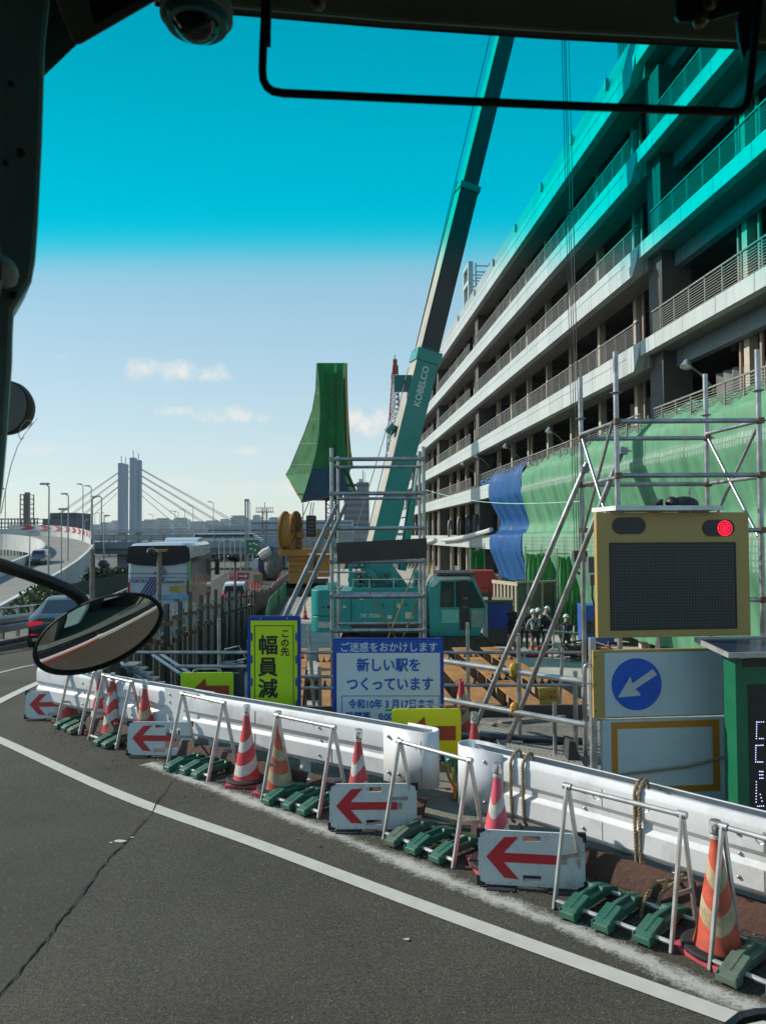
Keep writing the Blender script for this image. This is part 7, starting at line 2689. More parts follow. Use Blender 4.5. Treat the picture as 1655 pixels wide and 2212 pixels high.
m = MB().bb(1.232, .5, 1.55, 1.258, 11.7, 2.98)
sg_ = m.obj("side_windows", M("coach_side_glass", (.03, .02, .016), .08, var=.1), bs)
m = MB()
for k in range(6):
    m.bb(1.2585, 1.9 + k * 1.75, 1.55, 1.263, 1.98 + k * 1.75, 2.98)
m.obj("window_pillar", black, sg_)
MB().bb(1.249, .4, .45, 1.256, 11.6, 1.54).obj("side_skirt", M("coach_maroon", (.16, .025, .03), .3, var=.1, coat=.5), bs)
MB().bb(1.14, -.06, .6, 1.245, .35, 2.9).obj("corner_strip", M("coach_green", (.12, .34, .16), .35, var=.05), bs, bevel=.03)
MB().prism([(8.2, 0), (11.2, 0), (10.9, .14), (10.4, .22), (9.0, .22), (8.5, .14)], (-.85, 0, H - .01), (0, 1, 0), (0, 0, 1), (1.7, 0, 0)).obj("roof_unit", bwhite, bs, bevel=.05)
for s in (-1, 1):
    for y in (2.6, 9.6):
        wheel(bs, s * 1.08, y, .5, .3)
MB().path([(1.2, 12, 3.0), (1.5, 12.3, 3.0), (1.55, 12.35, 2.6)], .03, 6).bb(1.42, 12.25, 1.7, 1.66, 12.4, 2.6).obj("side_mirror", black, bs)
MB().bb(-1.15, -.1, .3, 1.15, .05, .5).obj("bumper", M("bumper_grey", (.2, .22, .24), .5), bs, bevel=.03)

# ------------------------------------------------------------------ left roadside
lb_ = thing("roadside_barrier", "pale steel barrier with a pipe on top along the far left of the road", "barrier", (0, 0, 0))
P = [(lerp(LEDGE, y) - .15, y, roadz(y)) for y in [14 + 1.5 * k for k in range(34)]]
m = MB().sweep([(.0, .35), (.06, .42), (.06, .55), (.0, .6), (.06, .66), (.06, .8), (0, .88), (-.03, .88), (-.03, .35)], P)
m.obj("beam", M("barrier_pale", (.48, .49, .48), .5, .2, var=.12, dirt=.5, dcol=(.2, .17, .13)), lb_)
MB().path([V(p) + V((0, 0, 1.12)) for p in P], .035, 6).obj("top_pipe", steel, lb_, smooth=True)
for p in P:
    MB().bb(p[0] - .12, p[1] - .06, p[2] - .1, p[0] - .04, p[1] + .06, p[2] + 1.16).obj("post", steel, lb_)
lk = thing("kerb", "low dark concrete kerb under the pale roadside barrier", "kerb", (0, 0, 0))
MB().sweep([(-.2, -.1), (.25, -.1), (.25, .1), (.2, .14), (-.2, .14)], P).obj("kerb_body", M("kerb_concrete", (.17, .15, .13), .9, var=.25, dirt=.5), lk)
for k, (px, Y) in enumerate(((8, 25), (22, 25.8))):
    g = W(px, 1395, Y)
    cone(["leftmost cone behind the pale roadside barrier", "red and white cone behind the pale roadside barrier, beside the black car"][k], (g.x - .3, Y, roadz(Y) - .1), 'chevron', lamp=False, grp="cones on the far roadside", wht=coned)
leafm = M("hedge_leaf", (.05, .085, .02), .7, var=.5, scale=2.5)
leafd = M("hedge_leaf_dark", (.02, .04, .014), .7, var=.5, scale=2)


def leaves(m, c, r, n, s, rnd):
    for i in range(n):
        while True:
            q = V((rnd.uniform(-1, 1), rnd.uniform(-1, 1), rnd.uniform(-1, 1)))
            if q.length < 1:
                break
        p = V((c[0] + q.x * r[0], c[1] + q.y * r[1], c[2] + q.z * r[2]))
        a = V((rnd.uniform(-1, 1), rnd.uniform(-1, 1), rnd.uniform(-1, 1))).normalized() * s * rnd.uniform(.6, 1.3)
        b = a.cross(V((rnd.uniform(-1, 1), rnd.uniform(-1, 1), rnd.uniform(-1, 1)))).normalized() * s * rnd.uniform(.4, .8)
        m.add([p - a, p + b, p + a, p - b], [(0, 1, 2, 3)])


rnd = random.Random(21)
hg = thing("hedge", "sunlit scrubby green hedge below the curved ramp, behind the black car", "hedge", (0, 0, 0))
m = MB()
for k in range(22):
    t = k / 21
    p = W(48 + 60 * t, 1335 - 50 * t, 34 + 8 * t)
    leaves(m, (p.x, p.y, p.z), (.8, .7, rnd.uniform(.5, 1.2)), 130, .13, rnd)
m.obj("foliage", leafm, hg)
m = MB()
for k in range(22):
    t = k / 21
    p = W(48 + 60 * t, 1335 - 50 * t, 34 + 8 * t)
    m.cyl((p.x, p.y, -3.2), (p.x + .1, p.y, p.z + .2), .04, .02, n=5)
m.obj("stem", M("stem_brown", (.08, .06, .04), .9), hg)
hg2 = thing("hedge", "long clipped dark hedge above the green mesh fence left of the coach", "hedge", (0, 0, 0))
m = MB()
for k in range(40):
    t = k / 39
    p = W(196 + 86 * t, 1236 + 0 * t, 66)
    leaves(m, (p.x, p.y + rnd.uniform(-.5, .5), -1.0 + rnd.uniform(-.5, .1)), (.8, .9, 1.0), 120, .16, rnd)
m.obj("foliage", leafd, hg2)
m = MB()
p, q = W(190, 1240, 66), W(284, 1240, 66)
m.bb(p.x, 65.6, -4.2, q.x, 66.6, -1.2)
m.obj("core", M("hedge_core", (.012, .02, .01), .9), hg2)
gfc = thing("mesh_fence", "dark green mesh fence running below the hedge towards the coach", "fence", (0, 0, 0))
a, b = W(150, 1300, 44), W(300, 1290, 58)
MB().add([(a.x, a.y, -3.4), (b.x, b.y, -4.2), (b.x, b.y, W(300, 1232, 58).z), (a.x, a.y, W(150, 1262, 44).z)], [(0, 1, 2, 3)]).obj("mesh_panel", M("mesh_dark_green", (.012, .05, .035), .8, var=.3, scale=1.5), gfc)
m = MB()
for k in range(9):
    p = a.lerp(b, k / 8)
    m.cyl((p.x, p.y - .1, -4), (p.x, p.y - .1, -.9 - .5 * k / 8), .05, n=5)
m.obj("post", M("fence_post_green", (.02, .07, .05), .6), gfc)
wp = thing("pipe_railing", "white pipe railing left of the coach behind the black car", "railing", (0, 0, 0))
m = MB()
for dz_ in (0, .45):
    m.cyl(W(195, 1330 - 5, 40) + V((0, 0, dz_)), W(285, 1282, 52) + V((0, 0, dz_)), .05, n=6)
for k in range(8):
    p = W(195, 1325, 40).lerp(W(285, 1282, 52), k / 7)
    m.cyl(p - V((0, 0, 1)), p + V((0, 0, .47)), .045, n=6)
m.obj("pipes", M("railing_pale", (.5, .53, .56), .5, var=.1), wp)

# ------------------------------------------------------------------ curved ramp
rampm = M("ramp_concrete", (.52, .53, .51), .8, var=.12, scale=.15, dirt=.35, dcol=(.22, .21, .19), dscale=.2)
rdeck = M("ramp_deck", (.2, .19, .165), .85, var=.15, scale=.3)
O = [(-60, 1142, 152), (20, 1143, 152), (80, 1144.5, 151), (130, 1147, 147), (168, 1152, 138), (192, 1160, 126), (199, 1171, 113), (190, 1186, 101), (168, 1206, 89), (140, 1225, 79.5), (105, 1246, 71), (58, 1273, 62), (5, 1301, 54.5), (-70, 1340, 47)]
I = [(-60, 1153, 142), (10, 1154, 140), (50, 1157, 135), (80, 1163, 128), (95, 1170, 119), (98, 1178, 111), (88, 1187, 104), (65, 1198, 97), (38, 1209, 91), (8, 1221, 85), (-30, 1237, 78), (-70, 1254, 72), (-110, 1272, 66), (-160, 1300, 60)]
OP = curvepts([W(*p) for p in O], 5)
IP = curvepts([W(*p) for p in I], 5)
rpt = thing("curved_ramp", "curved concrete ramp with red and white chevron boards along its outer wall", "ramp", (0, 0, 0))
up = V((0, 0, 1))
wh = 1.15


def wall(P, name, inset, drop):
    out = []
    cen = sum(P, V()) / len(P)
    rows = []
    for i, p in enumerate(P):
        d = (P[min(i + 1, len(P) - 1)] - P[max(i - 1, 0)])
        d.z = 0
        d.normalize()
        s = V((d.y, -d.x, 0)) * inset
        rows.append([p + s, p, p - up * drop, p + s - up * drop])
    m = MB().grid(rows, closed=True)
    m.add(rows[0], [(0, 1, 2, 3)]).add(rows[-1], [(3, 2, 1, 0)])
    return m.obj(name, rampm, rpt)


wall(OP, "outer_wall", -.35, 2.6)
wall(IP, "inner_wall", .35, 2.8)
n = min(len(OP), len(IP))
m = MB().grid([[OP[i] - up * wh, IP[i] - up * (wh + .05)] for i in range(n)])
m.grid([[OP[i] - up * (wh + .9), IP[i] - up * (wh + .95)] for i in range(n)])
m.obj("deck", rdeck, rpt)
for i in (34, 41, 47):
    p = OP[i].lerp(IP[i], .35)
    MB().bb(p.x - 1.6, p.y - .9, -4.5, p.x + 1.3, p.y + .9, p.z - 1.9).obj("pier", rampm, rpt, bevel=.1)
# chevron boards
cvw, cvr = M("chevron_white", (.55, .56, .55), .5, var=.05), M("chevron_red", (.38, .03, .03), .5, var=.08)
L = [0]
Q = [p for p in OP if True][5:33]
for a, b in zip(Q, Q[1:]):
    L.append(L[-1] + (b - a).length)


def atL(s):
    for i in range(len(L) - 1):
        if L[i] <= s <= L[i + 1]:
            return Q[i].lerp(Q[i + 1], (s - L[i]) / (L[i + 1] - L[i])), (Q[i + 1] - Q[i]).normalized()
    return Q[-1], (Q[-1] - Q[-2]).normalized()


def cv(s, h, off=.05):
    p, d = atL(max(0, min(L[-1], s)))
    nrm = V((d.y, -d.x, 0)).normalized()
    return p + nrm * off + up * h


cb = thing("chevron_board", "long band of red arrow chevrons on white along the ramp's outer wall", "chevron sign", (0, 0, 0))
m = MB()
rows = [[cv(L[-1] * k / 60, -.1), cv(L[-1] * k / 60, .95), cv(L[-1] * k / 60, .95, -.05), cv(L[-1] * k / 60, -.1, -.05)] for k in range(61)]
m.grid(rows, closed=True)
m.obj("panel", cvw, cb)
s = 2.0
pitch = 4.6
m = MB()
while s < L[-1] - 3:
    a_ = pitch * .5
    for h0, h1, s0, s1 in ((-.05, .42, 0, 1.5), (.42, .9, 1.5, 0)):
        pts = []
        for k in range(4):
            t = k / 3
            pts.append((cv(s + s0 + (s1 - s0) * t, h0 + (h1 - h0) * t, .08), cv(s + s0 + (s1 - s0) * t + a_, h0 + (h1 - h0) * t, .08)))
        m.grid([list(q) for q in pts])
    s += pitch
m.obj("chevron", cvr, cb)
p0 = OP[43].lerp(IP[34], .5)
p0 = W(86, 1208, 97)
dv.location = (p0.x, p0.y, p0.z - .75)
dv.rotation_euler = (R(-2), 0, R(195))

# ------------------------------------------------------------------ overpass and far things
ovm = M("overpass_steel", (.26, .3, .34), .6, var=.1, scale=.1, dirt=.3, dcol=(.16, .17, .18), dscale=.2)
ov = thing("overpass", "long blue-grey overpass crossing behind the coach and the shrouded rig", "overpass", (0, 0, 0))
YO = 128
a, b = W(192, 1166, YO + 2), W(1000, 1164, YO - 6)
zt_, zm, zb_ = 1.9, .75, -.35
m = MB()
d = (b - a); d.z = 0; d.normalize()
s_ = V((-d.y, d.x, 0))
for z0, z1, o0, o1 in ((.65, 1.75, 0, .5), (-.35, .66, .9, 8.5), (1.0, 1.2, .5, 9)):
    m.prism([(o0, z0), (o1, z0), (o1, z1), (o0, z1)], V((a.x, a.y, 0)), s_, (0, 0, 1), d * (b - a).length)
m.obj("girder", ovm, ov)
m = MB()
for h in (.35, .7, 1.05):
    m.prism([(.1, 1.76 + h), (.2, 1.76 + h), (.2, 1.86 + h), (.1, 1.86 + h)], V((a.x, a.y, 0)), s_, (0, 0, 1), d * (b - a).length)
k = 0
while k < (b - a).length:
    p = V((a.x, a.y, 1.751)) + d * k + s_ * .15
    m.bb(p.x - .06, p.y - .06, p.z, p.x + .06, p.y + .06, p.z + 1.1)
    k += 2.2
m.obj("railing", M("overpass_rail", (.2, .16, .15), .6, var=.15), ov)
for px in (268, 600, 760):
    p = W(px, 1220, YO + 4)
    MB().bb(p.x - 1.2, p.y, -4.6, p.x + 1.3, p.y + 3, -.36).obj("pier", M("pier_blue_grey", (.22, .27, .33), .7, var=.1), ov, bevel=.1)
hw = thing("elevated_road", "farther elevated road with a pale parapet behind the overpass", "overpass", (0, 0, 0))
a, b = W(150, 1151, 230), W(1000, 1150, 230)
MB().bb(a.x, 230, 1.6, b.x, 240, 3.3).obj("girder", M("far_concrete", (.34, .36, .37), .7, var=.1, scale=.05), hw)
m = MB()
for k in range(40):
    x = a.x + (b.x - a.x) * k / 39
    m.bb(x - .3, 229.2, -4.5, x + .3, 229.9, 1.6) if k % 4 == 0 else m.bb(x - .1, 229.8, 3.3, x + .1, 229.95, 4.6)
m.bb(a.x, 229.8, 4.6, b.x, 229.95, 4.8).bb(a.x, 229.7, 3.9, b.x, 229.85, 4.0)
m.obj("railing", M("far_rail", (.25, .27, .29), .6), hw)
rnd = random.Random(6)
for i, px in enumerate((448, 470, 492, 515, 536)):
    p = W(px, 1162, YO + 4)
    t = dup(wv, ["white van on the overpass, farthest left of the five in line", "white van on the overpass, second from the left", "white van on the overpass, in the middle of the line", "white van on the overpass, fourth in the line", "white van on the overpass, nearest the ochre rig"][i], (p.x, YO + 4.5, 1.21), R(-90), "vans on the overpass")

# cable stayed bridge
YBr = 420
bg_ = thing("cable_bridge", "cable-stayed bridge with two pairs of tall pale square pylons", "bridge", (W(280, 1158, YBr).x, YBr, -4.3))
BG = V(bg_.location)
pym = M("pylon_pale", (.3, .33, .4), .6, var=.05)
kk = YBr / F
tops = []
for x0, x1, t, dy in ((257.3, 266.6, 1000.5, 0), (267.6, 274.8, 1002.5, 14), (282.4, 293, 989, -6), (293.2, 304.2, 994, 8)):
    a, b = W(x0, t, YBr + dy) - BG, W(x1, 1158, YBr + dy) - BG
    MB().bb(a.x, dy - 2, 0, b.x, dy + 2, a.z).obj("pylon", pym, bg_, bevel=.15)
    MB().bb((a.x + b.x) / 2 - .15, dy - .2, a.z, (a.x + b.x) / 2 + .15, dy + .2, a.z + 4).obj("mast", pym, bg_)
cab = M("cable_grey", (.2, .22, .26), .6)
m = MB()
for pts in (((257, 1019), (85, 1137)), ((257, 1021), (90, 1139)), ((257, 1034), (112, 1140)), ((257, 1036), (118, 1141)), ((257, 1049), (140, 1141)), ((257, 1051), (146, 1141)), ((257, 1062), (170, 1140)),
            ((304, 1012), (535, 1141)), ((304, 1014), (530, 1143)), ((304, 1026), (505, 1145)), ((304, 1028), (500, 1146)), ((304, 1040), (470, 1146)), ((304, 1042), (464, 1147)), ((304, 1056), (420, 1146)), ((304, 1069), (395, 1147)),
            ((275, 1010), (283, 1005)), ((275, 1022), (283, 1016)), ((275, 1036), (283, 1030))):
    m.cyl(W(*pts[0], YBr) - BG, W(*pts[1], YBr) - BG, .16, n=4)
m.obj("cable", cab, bg_)
a, b = W(60, 1148, YBr) - BG, W(620, 1148, YBr) - BG
MB().bb(a.x, -4, a.z - 1.2, b.x, 12, a.z).obj("deck", M("far_concrete", (.34, .36, .37), .7, var=.1, scale=.05), bg_)

# street lamps
lampm = M("lamp_post_grey", (.36, .38, .39), .5, .4, var=.1)


def streetlamp(label, px, pt, pb, Y, arm=-1, r=.09):
    p = W(px, pb, Y)
    t = thing("street_lamp", label, "street lamp", p, 0, "street lamps along the elevated roads")
    H = W(px, pt, Y).z - p.z
    MB().cyl((0, 0, -2), (0, 0, H), r * 1.15, r * .7, n=6).obj("pole", lampm, t)
    L = 7 * Y / F
    MB().path([(0, 0, H - .1), (arm * L * .5, 0, H + .05), (arm * L, 0, H + .18)], r * .6, 5).obj("arm", lampm, t)
    MB().bb(arm * L - .5, -.2, H + .12, arm * L + .3, .2, H + .3).obj("lamp_head", lampm, t, bevel=.05)


for a in (("leftmost tall lamp, rising beside the cab pillar", 11, 1057, 1146, 140, -1, .1), ("tall lamp rising from the ramp's near wall, straight above the black car", 104.6, 1050, 1250, 70, -1, .09),
          ("lamp on the ramp wall between the dark block and its left edge", 147, 1070, 1193, 98, -1, .1), ("lamp at the ramp's right-hand bend", 179, 1048, 1143, 132, -1, .1), ("lamp at the overpass end above the ramp's corner", 196.6, 1052, 1158, 125, -1, .1),
          ("thick dark post at the overpass end beside the ramp's corner", 198.5, 1076, 1165, 110, 1, .18), ("dark lamp left of the pylons", 219, 1074, 1152, 130, -1, .13), ("lamp with a short arm in front of the dark block", 132, 1105, 1262, 66, 1, .06),
          ("short lamp below the overpass end", 224.6, 1117, 1200, 105, 1, .1), ("pale lamp low on the ramp beside the dark minivan", 64, 1152, 1216, 84, 1, .07), ("small lamp right of the dark block", 183, 1124, 1150, 230, 1, .1),
          ("small curved lamp left of the pylons", 205, 1109, 1152, 230, 1, .1), ("small curved lamp close to the left-hand pylons", 215.6, 1109, 1152, 230, 1, .1), ("small lamp right of the pylons above the coach", 331, 1112, 1154, 230, -1, .1),
          ("left one of two close lamps above the coach's right corner", 378, 1105, 1154, 230, -1, .1), ("right one of two close lamps above the coach's right corner", 385.5, 1106, 1154, 230, -1, .1), ("lamp crossing the lowest right-hand cables", 399.5, 1102, 1156, 200, -1, .1),
          ("lamp crossing the right-hand cables midway", 417, 1093, 1154, 180, -1, .1), ("tallest lamp among the right-hand cables", 461, 1086, 1154, 160, -1, .1), ("lamp on the overpass behind the paired gantry columns", 540.5, 1084, 1160, 150, -1, .1)):
    streetlamp(*a)
for i, (px, pt, pb, Y) in enumerate(((474, 1164, 1250, 112), (485, 1164, 1248, 112), (498, 1164, 1247, 110), (508, 1163, 1246, 108), (520, 1163, 1243, 108))):
    p = W(px, pb, Y)
    t = thing("thin_pole", ["thin pale pole under the overpass, leftmost of five", "thin pale pole under the overpass, second of five", "thin pale pole under the overpass, middle one of five", "thin pale pole under the overpass, fourth of five", "thin pale pole under the overpass, nearest the parked machine"][i], "pole", p, 0, "thin poles under the overpass")
    MB().cyl((0, 0, -1), (0, 0, W(px, pt, Y).z - p.z), .07, n=6).obj("pole_shaft", lampm, t)
gt = thing("gantry", "pair of tall pale columns joined at the top, standing on the overpass", "gantry", W(533, 1163, 124))
for px in (530.5, 536):
    MB().bb(W(px - 1.2, 1163, 124).x - gt.location.x, -.3, -5, W(px + 1.2, 1163, 124).x - gt.location.x, .3, W(px, 1079, 124).z - gt.location.z).obj("column_shaft", lampm, gt)
MB().bb(-.3, -.2, W(533, 1083, 124).z - gt.location.z, .4, .2, W(533, 1078, 124).z - gt.location.z).obj("crosspiece", lampm, gt)

# dark block, lattice frame, terminal, antenna, skyline
db = thing("dark_building", "dark grey windowless block behind the curved ramp", "building", (W(136, 1150, 250).x, 250, -4.3))
DL = V(db.location)
dbm = M("block_dark", (.05, .055, .065), .7, var=.25, scale=.15)
a, b = W(108, 1108, 250) - DL, W(165, 1108, 250) - DL
MB().bb(a.x, 0, 0, b.x, 14, a.z).obj("wall", dbm, db)
a2, b2 = W(98, 1121, 250) - DL, W(171, 1121, 250) - DL
MB().bb(a2.x, -2, 0, b2.x, -.01, a2.z).obj("lower_wall", M("block_dark_low", (.075, .08, .09), .7, var=.2, scale=.2), db)
MB().bb(a.x + 1, -.05, a.z - 5, a.x + 6, -.001, a.z - 1.5).obj("recess", M("recess_black", (.02, .022, .028), .8), db)
lf = thing("open_steelwork", "brown steel frame of an open building with a stair tower, far left", "frame building", (W(40, 1145, 300).x, 300, -4.3))
LF = V(lf.location)
lfm = M("frame_brown", (.16, .12, .11), .7, var=.2)
m = MB()
x0, x1 = (W(-40, 1140, 300) - LF).x, (W(84, 1140, 300) - LF).x
zt2 = (W(0, 1120, 300) - LF).z
for dy in (0, 8):
    k = 0
    while x0 + k * 2.6 < x1:
        m.bb(x0 + k * 2.6 - .18, dy - .18, 0, x0 + k * 2.6 + .18, dy + .18, zt2)
        k += 1
    for j in range(6):
        m.bb(x0, dy - .16, zt2 - j * 1.6 - .3, x1, dy + .16, zt2 - j * 1.6)
m.obj("grid_frame", lfm, lf)
m = MB()
tx0, tx1 = (W(49, 1100, 300) - LF).x, (W(69, 1100, 300) - LF).x
zt3 = (W(55, 1068, 300) - LF).z
for dy in (-2, 1.5):
    for x in (tx0, (tx0 + tx1) / 2 - .4, tx1):
        m.bb(x - .17, dy - .17, 0, x + .17, dy + .17, zt3)
    for j in range(7):
        z = zt3 - j * 1.9
        m.bb(tx0, dy - .15, z - .25, tx1, dy + .15, z)
        m.bar((tx0, dy, z), (tx1, dy, z - 1.9), .15, .15)
m.bb(tx0 + 1.2, -1, 0, tx1 - .9, .5, zt3 + .8)
m.obj("stair_tower", lfm, lf)
tm = thing("terminal", "long low grey terminal building behind the overpass, left of the shrouded rig", "building", (W(560, 1150, 330).x, 330, -4.3))
TM = V(tm.location)
m = MB()
a, b = W(450, 1136, 330) - TM, W(760, 1136, 330) - TM
m.bb(a.x, 0, 0, b.x, 20, a.z)
a3, b3 = W(540, 1124, 330) - TM, W(760, 1124, 330) - TM
m.bb(a3.x, 4, 0, b3.x, 20, a3.z)
m.obj("wall", M("terminal_grey", (.3, .33, .36), .6, var=.1), tm)
m = MB()
for z in (a.z - 1.6, a.z - 3.4):
    m.bb(a.x, -.06, z - .7, b.x, -.01, z)
m.bb(a3.x, 3.9, a3.z - 1.6, b3.x, 3.99, a3.z - .9)
m.obj("window_band", M("terminal_glass", (.06, .08, .1), .2), tm)
an = thing("antenna_mast", "lattice antenna mast with a wide railed platform on the skyline", "mast", W(572, 1150, 280))
AL = V(an.location)
z1, z2, z3 = (W(572, 1107, 280) - AL).z, (W(572, 1099, 280) - AL).z, (W(572, 1088, 280) - AL).z
lattice(V((0, 0, -3)), V((0, 0, z2)), 1.6, 7, .12, lfm, an, "mast_lattice")
m = MB().bb(-3.1, -1, z1, 3.1, 1, z1 + .3).bb(-3.1, -.1, z2 + .2, 3.1, .1, z2 + .35)
for k in range(9):
    m.bb(-3 + k * .75 - .08, -.1, z1, -3 + k * .75 + .08, .1, z2 + .7)
m.bb(-.12, -.12, z2, .12, .12, z3 + .5)
m.obj("platform", lfm, an)
m = MB()
SKY = thing("skyline_block", "", "building", (0, 0, 0))
bpy.data.objects.remove(SKY)
rnd = random.Random(31)
skm_ = [M("far_block_grey", (.36, .37, .38), .7, var=.1), M("far_block_pale", (.46, .46, .45), .7, var=.1), M("far_block_brown", (.3, .28, .27), .7, var=.1)]
named = [(216, 233, 1128), (239, 257, 1124), (306, 334, 1122), (335, 367, 1119), (375, 405, 1118), (406, 440, 1126), (441, 474, 1124), (476, 497, 1121), (498, 529, 1114), (530, 545, 1122), (546, 561, 1112), (562, 579, 1124), (580, 600, 1117), (602, 614, 1114), (616, 640, 1122), (186, 214, 1133)]
for i, (x0, x1, t) in enumerate(named):
    Y = 1500 + rnd.uniform(-120, 220)
    a, b = W(x0, t, Y), W(x1, t, Y)
    side = "left of the pylons" if x0 < 250 else "right of the pylons"
    o = thing("city_block", "", "building", ((a.x + b.x) / 2, Y, -4.3), rnd.uniform(-.1, .1), "hazy city blocks on the skyline")
    w2 = (b.x - a.x) / 2
    H = a.z + 4.3
    m = MB().bb(-w2, 0, 0, w2, 30, H * .93).bb(-w2 * .8, 4, H * .93, w2 * .6, 24, H)
    m.obj("wall", skm_[i % 3], o)
    m = MB()
    for q in range(int(H / 4.5)):
        m.bb(-w2 * .96, -.4, 3 + q * 4.5, w2 * .96, -.02, 5 + q * 4.5)
    m.obj("window_band", M("far_window", (.12, .14, .16), .4), o)
    o['label'] = ["hazy block by the dark-lamp posts left of the pylons", "pale hazy block touching the left-hand pylons", "brownish hazy block just right of the right-hand pylons", "broad hazy block above the coach's roof, left part", "broad pale hazy block above the coach's roof, right part", "low hazy block right of the coach's roof",
                  "low hazy block behind the cable fan's middle", "pale hazy block at the cable fan's right end", "tall broad hazy block left of the paired columns", "low hazy block behind the paired gantry columns", "tallest slim hazy tower left of the antenna mast", "low brown hazy block behind the antenna mast", "hazy block right of the antenna mast", "slim pale hazy tower between the antenna mast and the rig's reel", "low hazy block behind the rig's reel", "lowest hazy block beside the dark building"][i]
wood_ = thing("tree_belt", "dark belt of trees under the overpass beyond the road", "trees", (0, 0, 0))
tag(wood_, kind="stuff")
m = MB()
for k in range(46):
    p = W(300 + 320 * k / 45, 1210, 175)
    leaves(m, (p.x, 175 + rnd.uniform(-8, 8), -3 + rnd.uniform(0, 1.5)), (2.4, 2.4, 2.0), 90, .5, rnd)
m.obj("foliage", leafd, wood_)

# ------------------------------------------------------------------ far end of the road: works on the right
for i, (px, py, Y) in enumerate(((524, 1263, 84), (533, 1266, 80), (545, 1270, 78), (550, 1270, 77), (556, 1272, 76), (562, 1274, 75), (497, 1247, 98), (504, 1246, 98), (513, 1247, 96), (597, 1243, 96), (602, 1245, 94), (607, 1247, 92), (613, 1250, 90), (626, 1252, 88), (640, 1254, 86))):
    p = W(px, py, Y)
    if i == 0:
        cn0 = cone("small red cone beside the white minivan, leftmost of its row", (p.x, Y, -2.95), 'plain', lamp=False, grp="red cones far along the road", sc=1.45, wht=orange)
    else:
        side = ("right of the white minivan" if i < 6 else "beyond the minivan's roof" if i < 9 else "before the ochre rig")
        nth = ["", "second", "third", "fourth", "fifth", "last", "first", "second", "third", "first", "second", "third", "fourth", "fifth", "last"][i]
        dup(cn0, "small far red cone, %s of the row %s" % (nth, side), (p.x, Y, -2.95), .3 * i)
ras = thing("road_arrow_board", "red board with a white right-pointing arrow between the far cones", "arrow sign", (W(525, 1258, 92).x, 92, -2.95))
q = 92 / F
MB().bb(-11 * q, 0, .35, 13 * q, .1, 1.15).obj("panel", M("board_red", (.4, .02, .05), .5, var=.08), ras)
MB().prism([(-9 * q, .68), (4 * q, .68), (4 * q, .5), (11 * q, .76), (4 * q, 1.02), (4 * q, .84), (-9 * q, .84)], (0, -.01, 0), (1, 0, 0), (0, 0, 1), (0, -.03, 0)).obj("arrow", white, ras)
MB().bb(-9 * q, .02, 0, -8 * q, .08, .36).bb(9 * q, .02, 0, 10 * q, .08, .36).obj("leg", steel, ras)
mc = thing("site_lorry", "blue lorry with a pale covered arm parked at the far works", "lorry", (W(572, 1258, 95).x, 95, -2.95))
q = 95 / F
xx = lambda zx: (860 + zx / 4.1375) * .5532 - 572
zz = lambda zy: (1258 - (2080 + zy / 4.1375) * .5532) * q
MB().bb(xx(625) * q, 0, zz(640), xx(760) * q, 3, zz(420)).bb(xx(680) * q, .5, zz(330), xx(850) * q, 2, zz(250)).obj("body", M("lorry_navy", (.02, .025, .13), .5, var=.2), mc, bevel=.06)
MB().bb(xx(550) * q, -.15, zz(640), xx(624) * q, 2.9, zz(445)).obj("side_panel", M("lorry_pale_blue", (.3, .4, .55), .5, var=.1), mc, bevel=.04)
MB().bb(xx(562) * q, -.19, zz(600), xx(612) * q, -.151, zz(470)).obj("notice", M("notice_pale2", (.5, .55, .58), .5), mc)
m = MB().path([(xx(660) * q, -.3, zz(420)), (xx(740) * q, -.3, zz(370)), (xx(830) * q, -.3, zz(325))], [.6, .75, .7], 9)
m.obj("covered_arm", M("cover_pale", (.42, .42, .36), .85, var=.2, scale=2), mc, smooth=True)
m = MB()
leaves_ = random.Random(2)
m.path([(xx(850) * q, -.2, zz(330)), (xx(860) * q, -.2, zz(450)), (xx(860) * q, -.1, zz(620)), (xx(850) * q, 0, zz(740))], [.5, 1.1, 1.15, .7], 9)
m.obj("draped_cover", M("cover_grey_green", (.12, .13, .11), .85, var=.5, scale=2), mc, smooth=True)
MB().bb(xx(630) * q, .2, 0, xx(880) * q, 2.8, zz(641)).obj("chassis", darkst, mc)
for x in (xx(670), xx(790)):
    wheel(mc, x * q, .3, .5, .4)
gs = thing("road_guide_sign", "green road guide sign on a post beside the covered lorry arm", "sign", (W(546, 1250, 112).x, 112, -2.95))
q = 112 / F
MB().bb(-14 * q, 0, 3.0, 14 * q, .12, 5.0).obj("panel", M("guide_green", (.02, .16, .06), .5), gs)
m = MB()
for x, z in ((-8, 4.4), (0, 4.5), (6, 4.3), (-6, 3.7), (3, 3.5)):
    m.bb(x * q, -.03, z - .12, (x + 5) * q, -.001, z + .12)
m.obj("legend", white, gs)
MB().cyl((0, .2, 0), (0, .2, 3.2), .1, n=6).obj("post", lampm, gs)
ysn = thing("yellow_sign", "tall yellow sign beside the ochre rig's body", "sign", (W(600, 1235, 98).x, 98, -2.95))
q = 98 / F
MB().bb(-7 * q, 0, .8, 8 * q, .1, 3.2).obj("panel", M("sign_yellow", (.55, .45, .02), .5, var=.2, scale=3), ysn)
MB().bb(-3 * q, .11, 0, -2 * q, .2, .9).bb(3 * q, .11, 0, 4 * q, .2, .9).obj("leg", steel, ysn)
bx_ = thing("site_crate", "tan crate between the far cones below the blue lorry", "crate", (W(556, 1262, 88).x, 88, -2.95))
q = 88 / F
MB().bb(-9 * q, 0, 0, 9 * q, 1, 1.1).bb(-8 * q, .2, 1.101, 8 * q, .8, 1.25).obj("crate_body", M("crate_tan", (.32, .22, .1), .7, var=.2), bx_, bevel=.03)
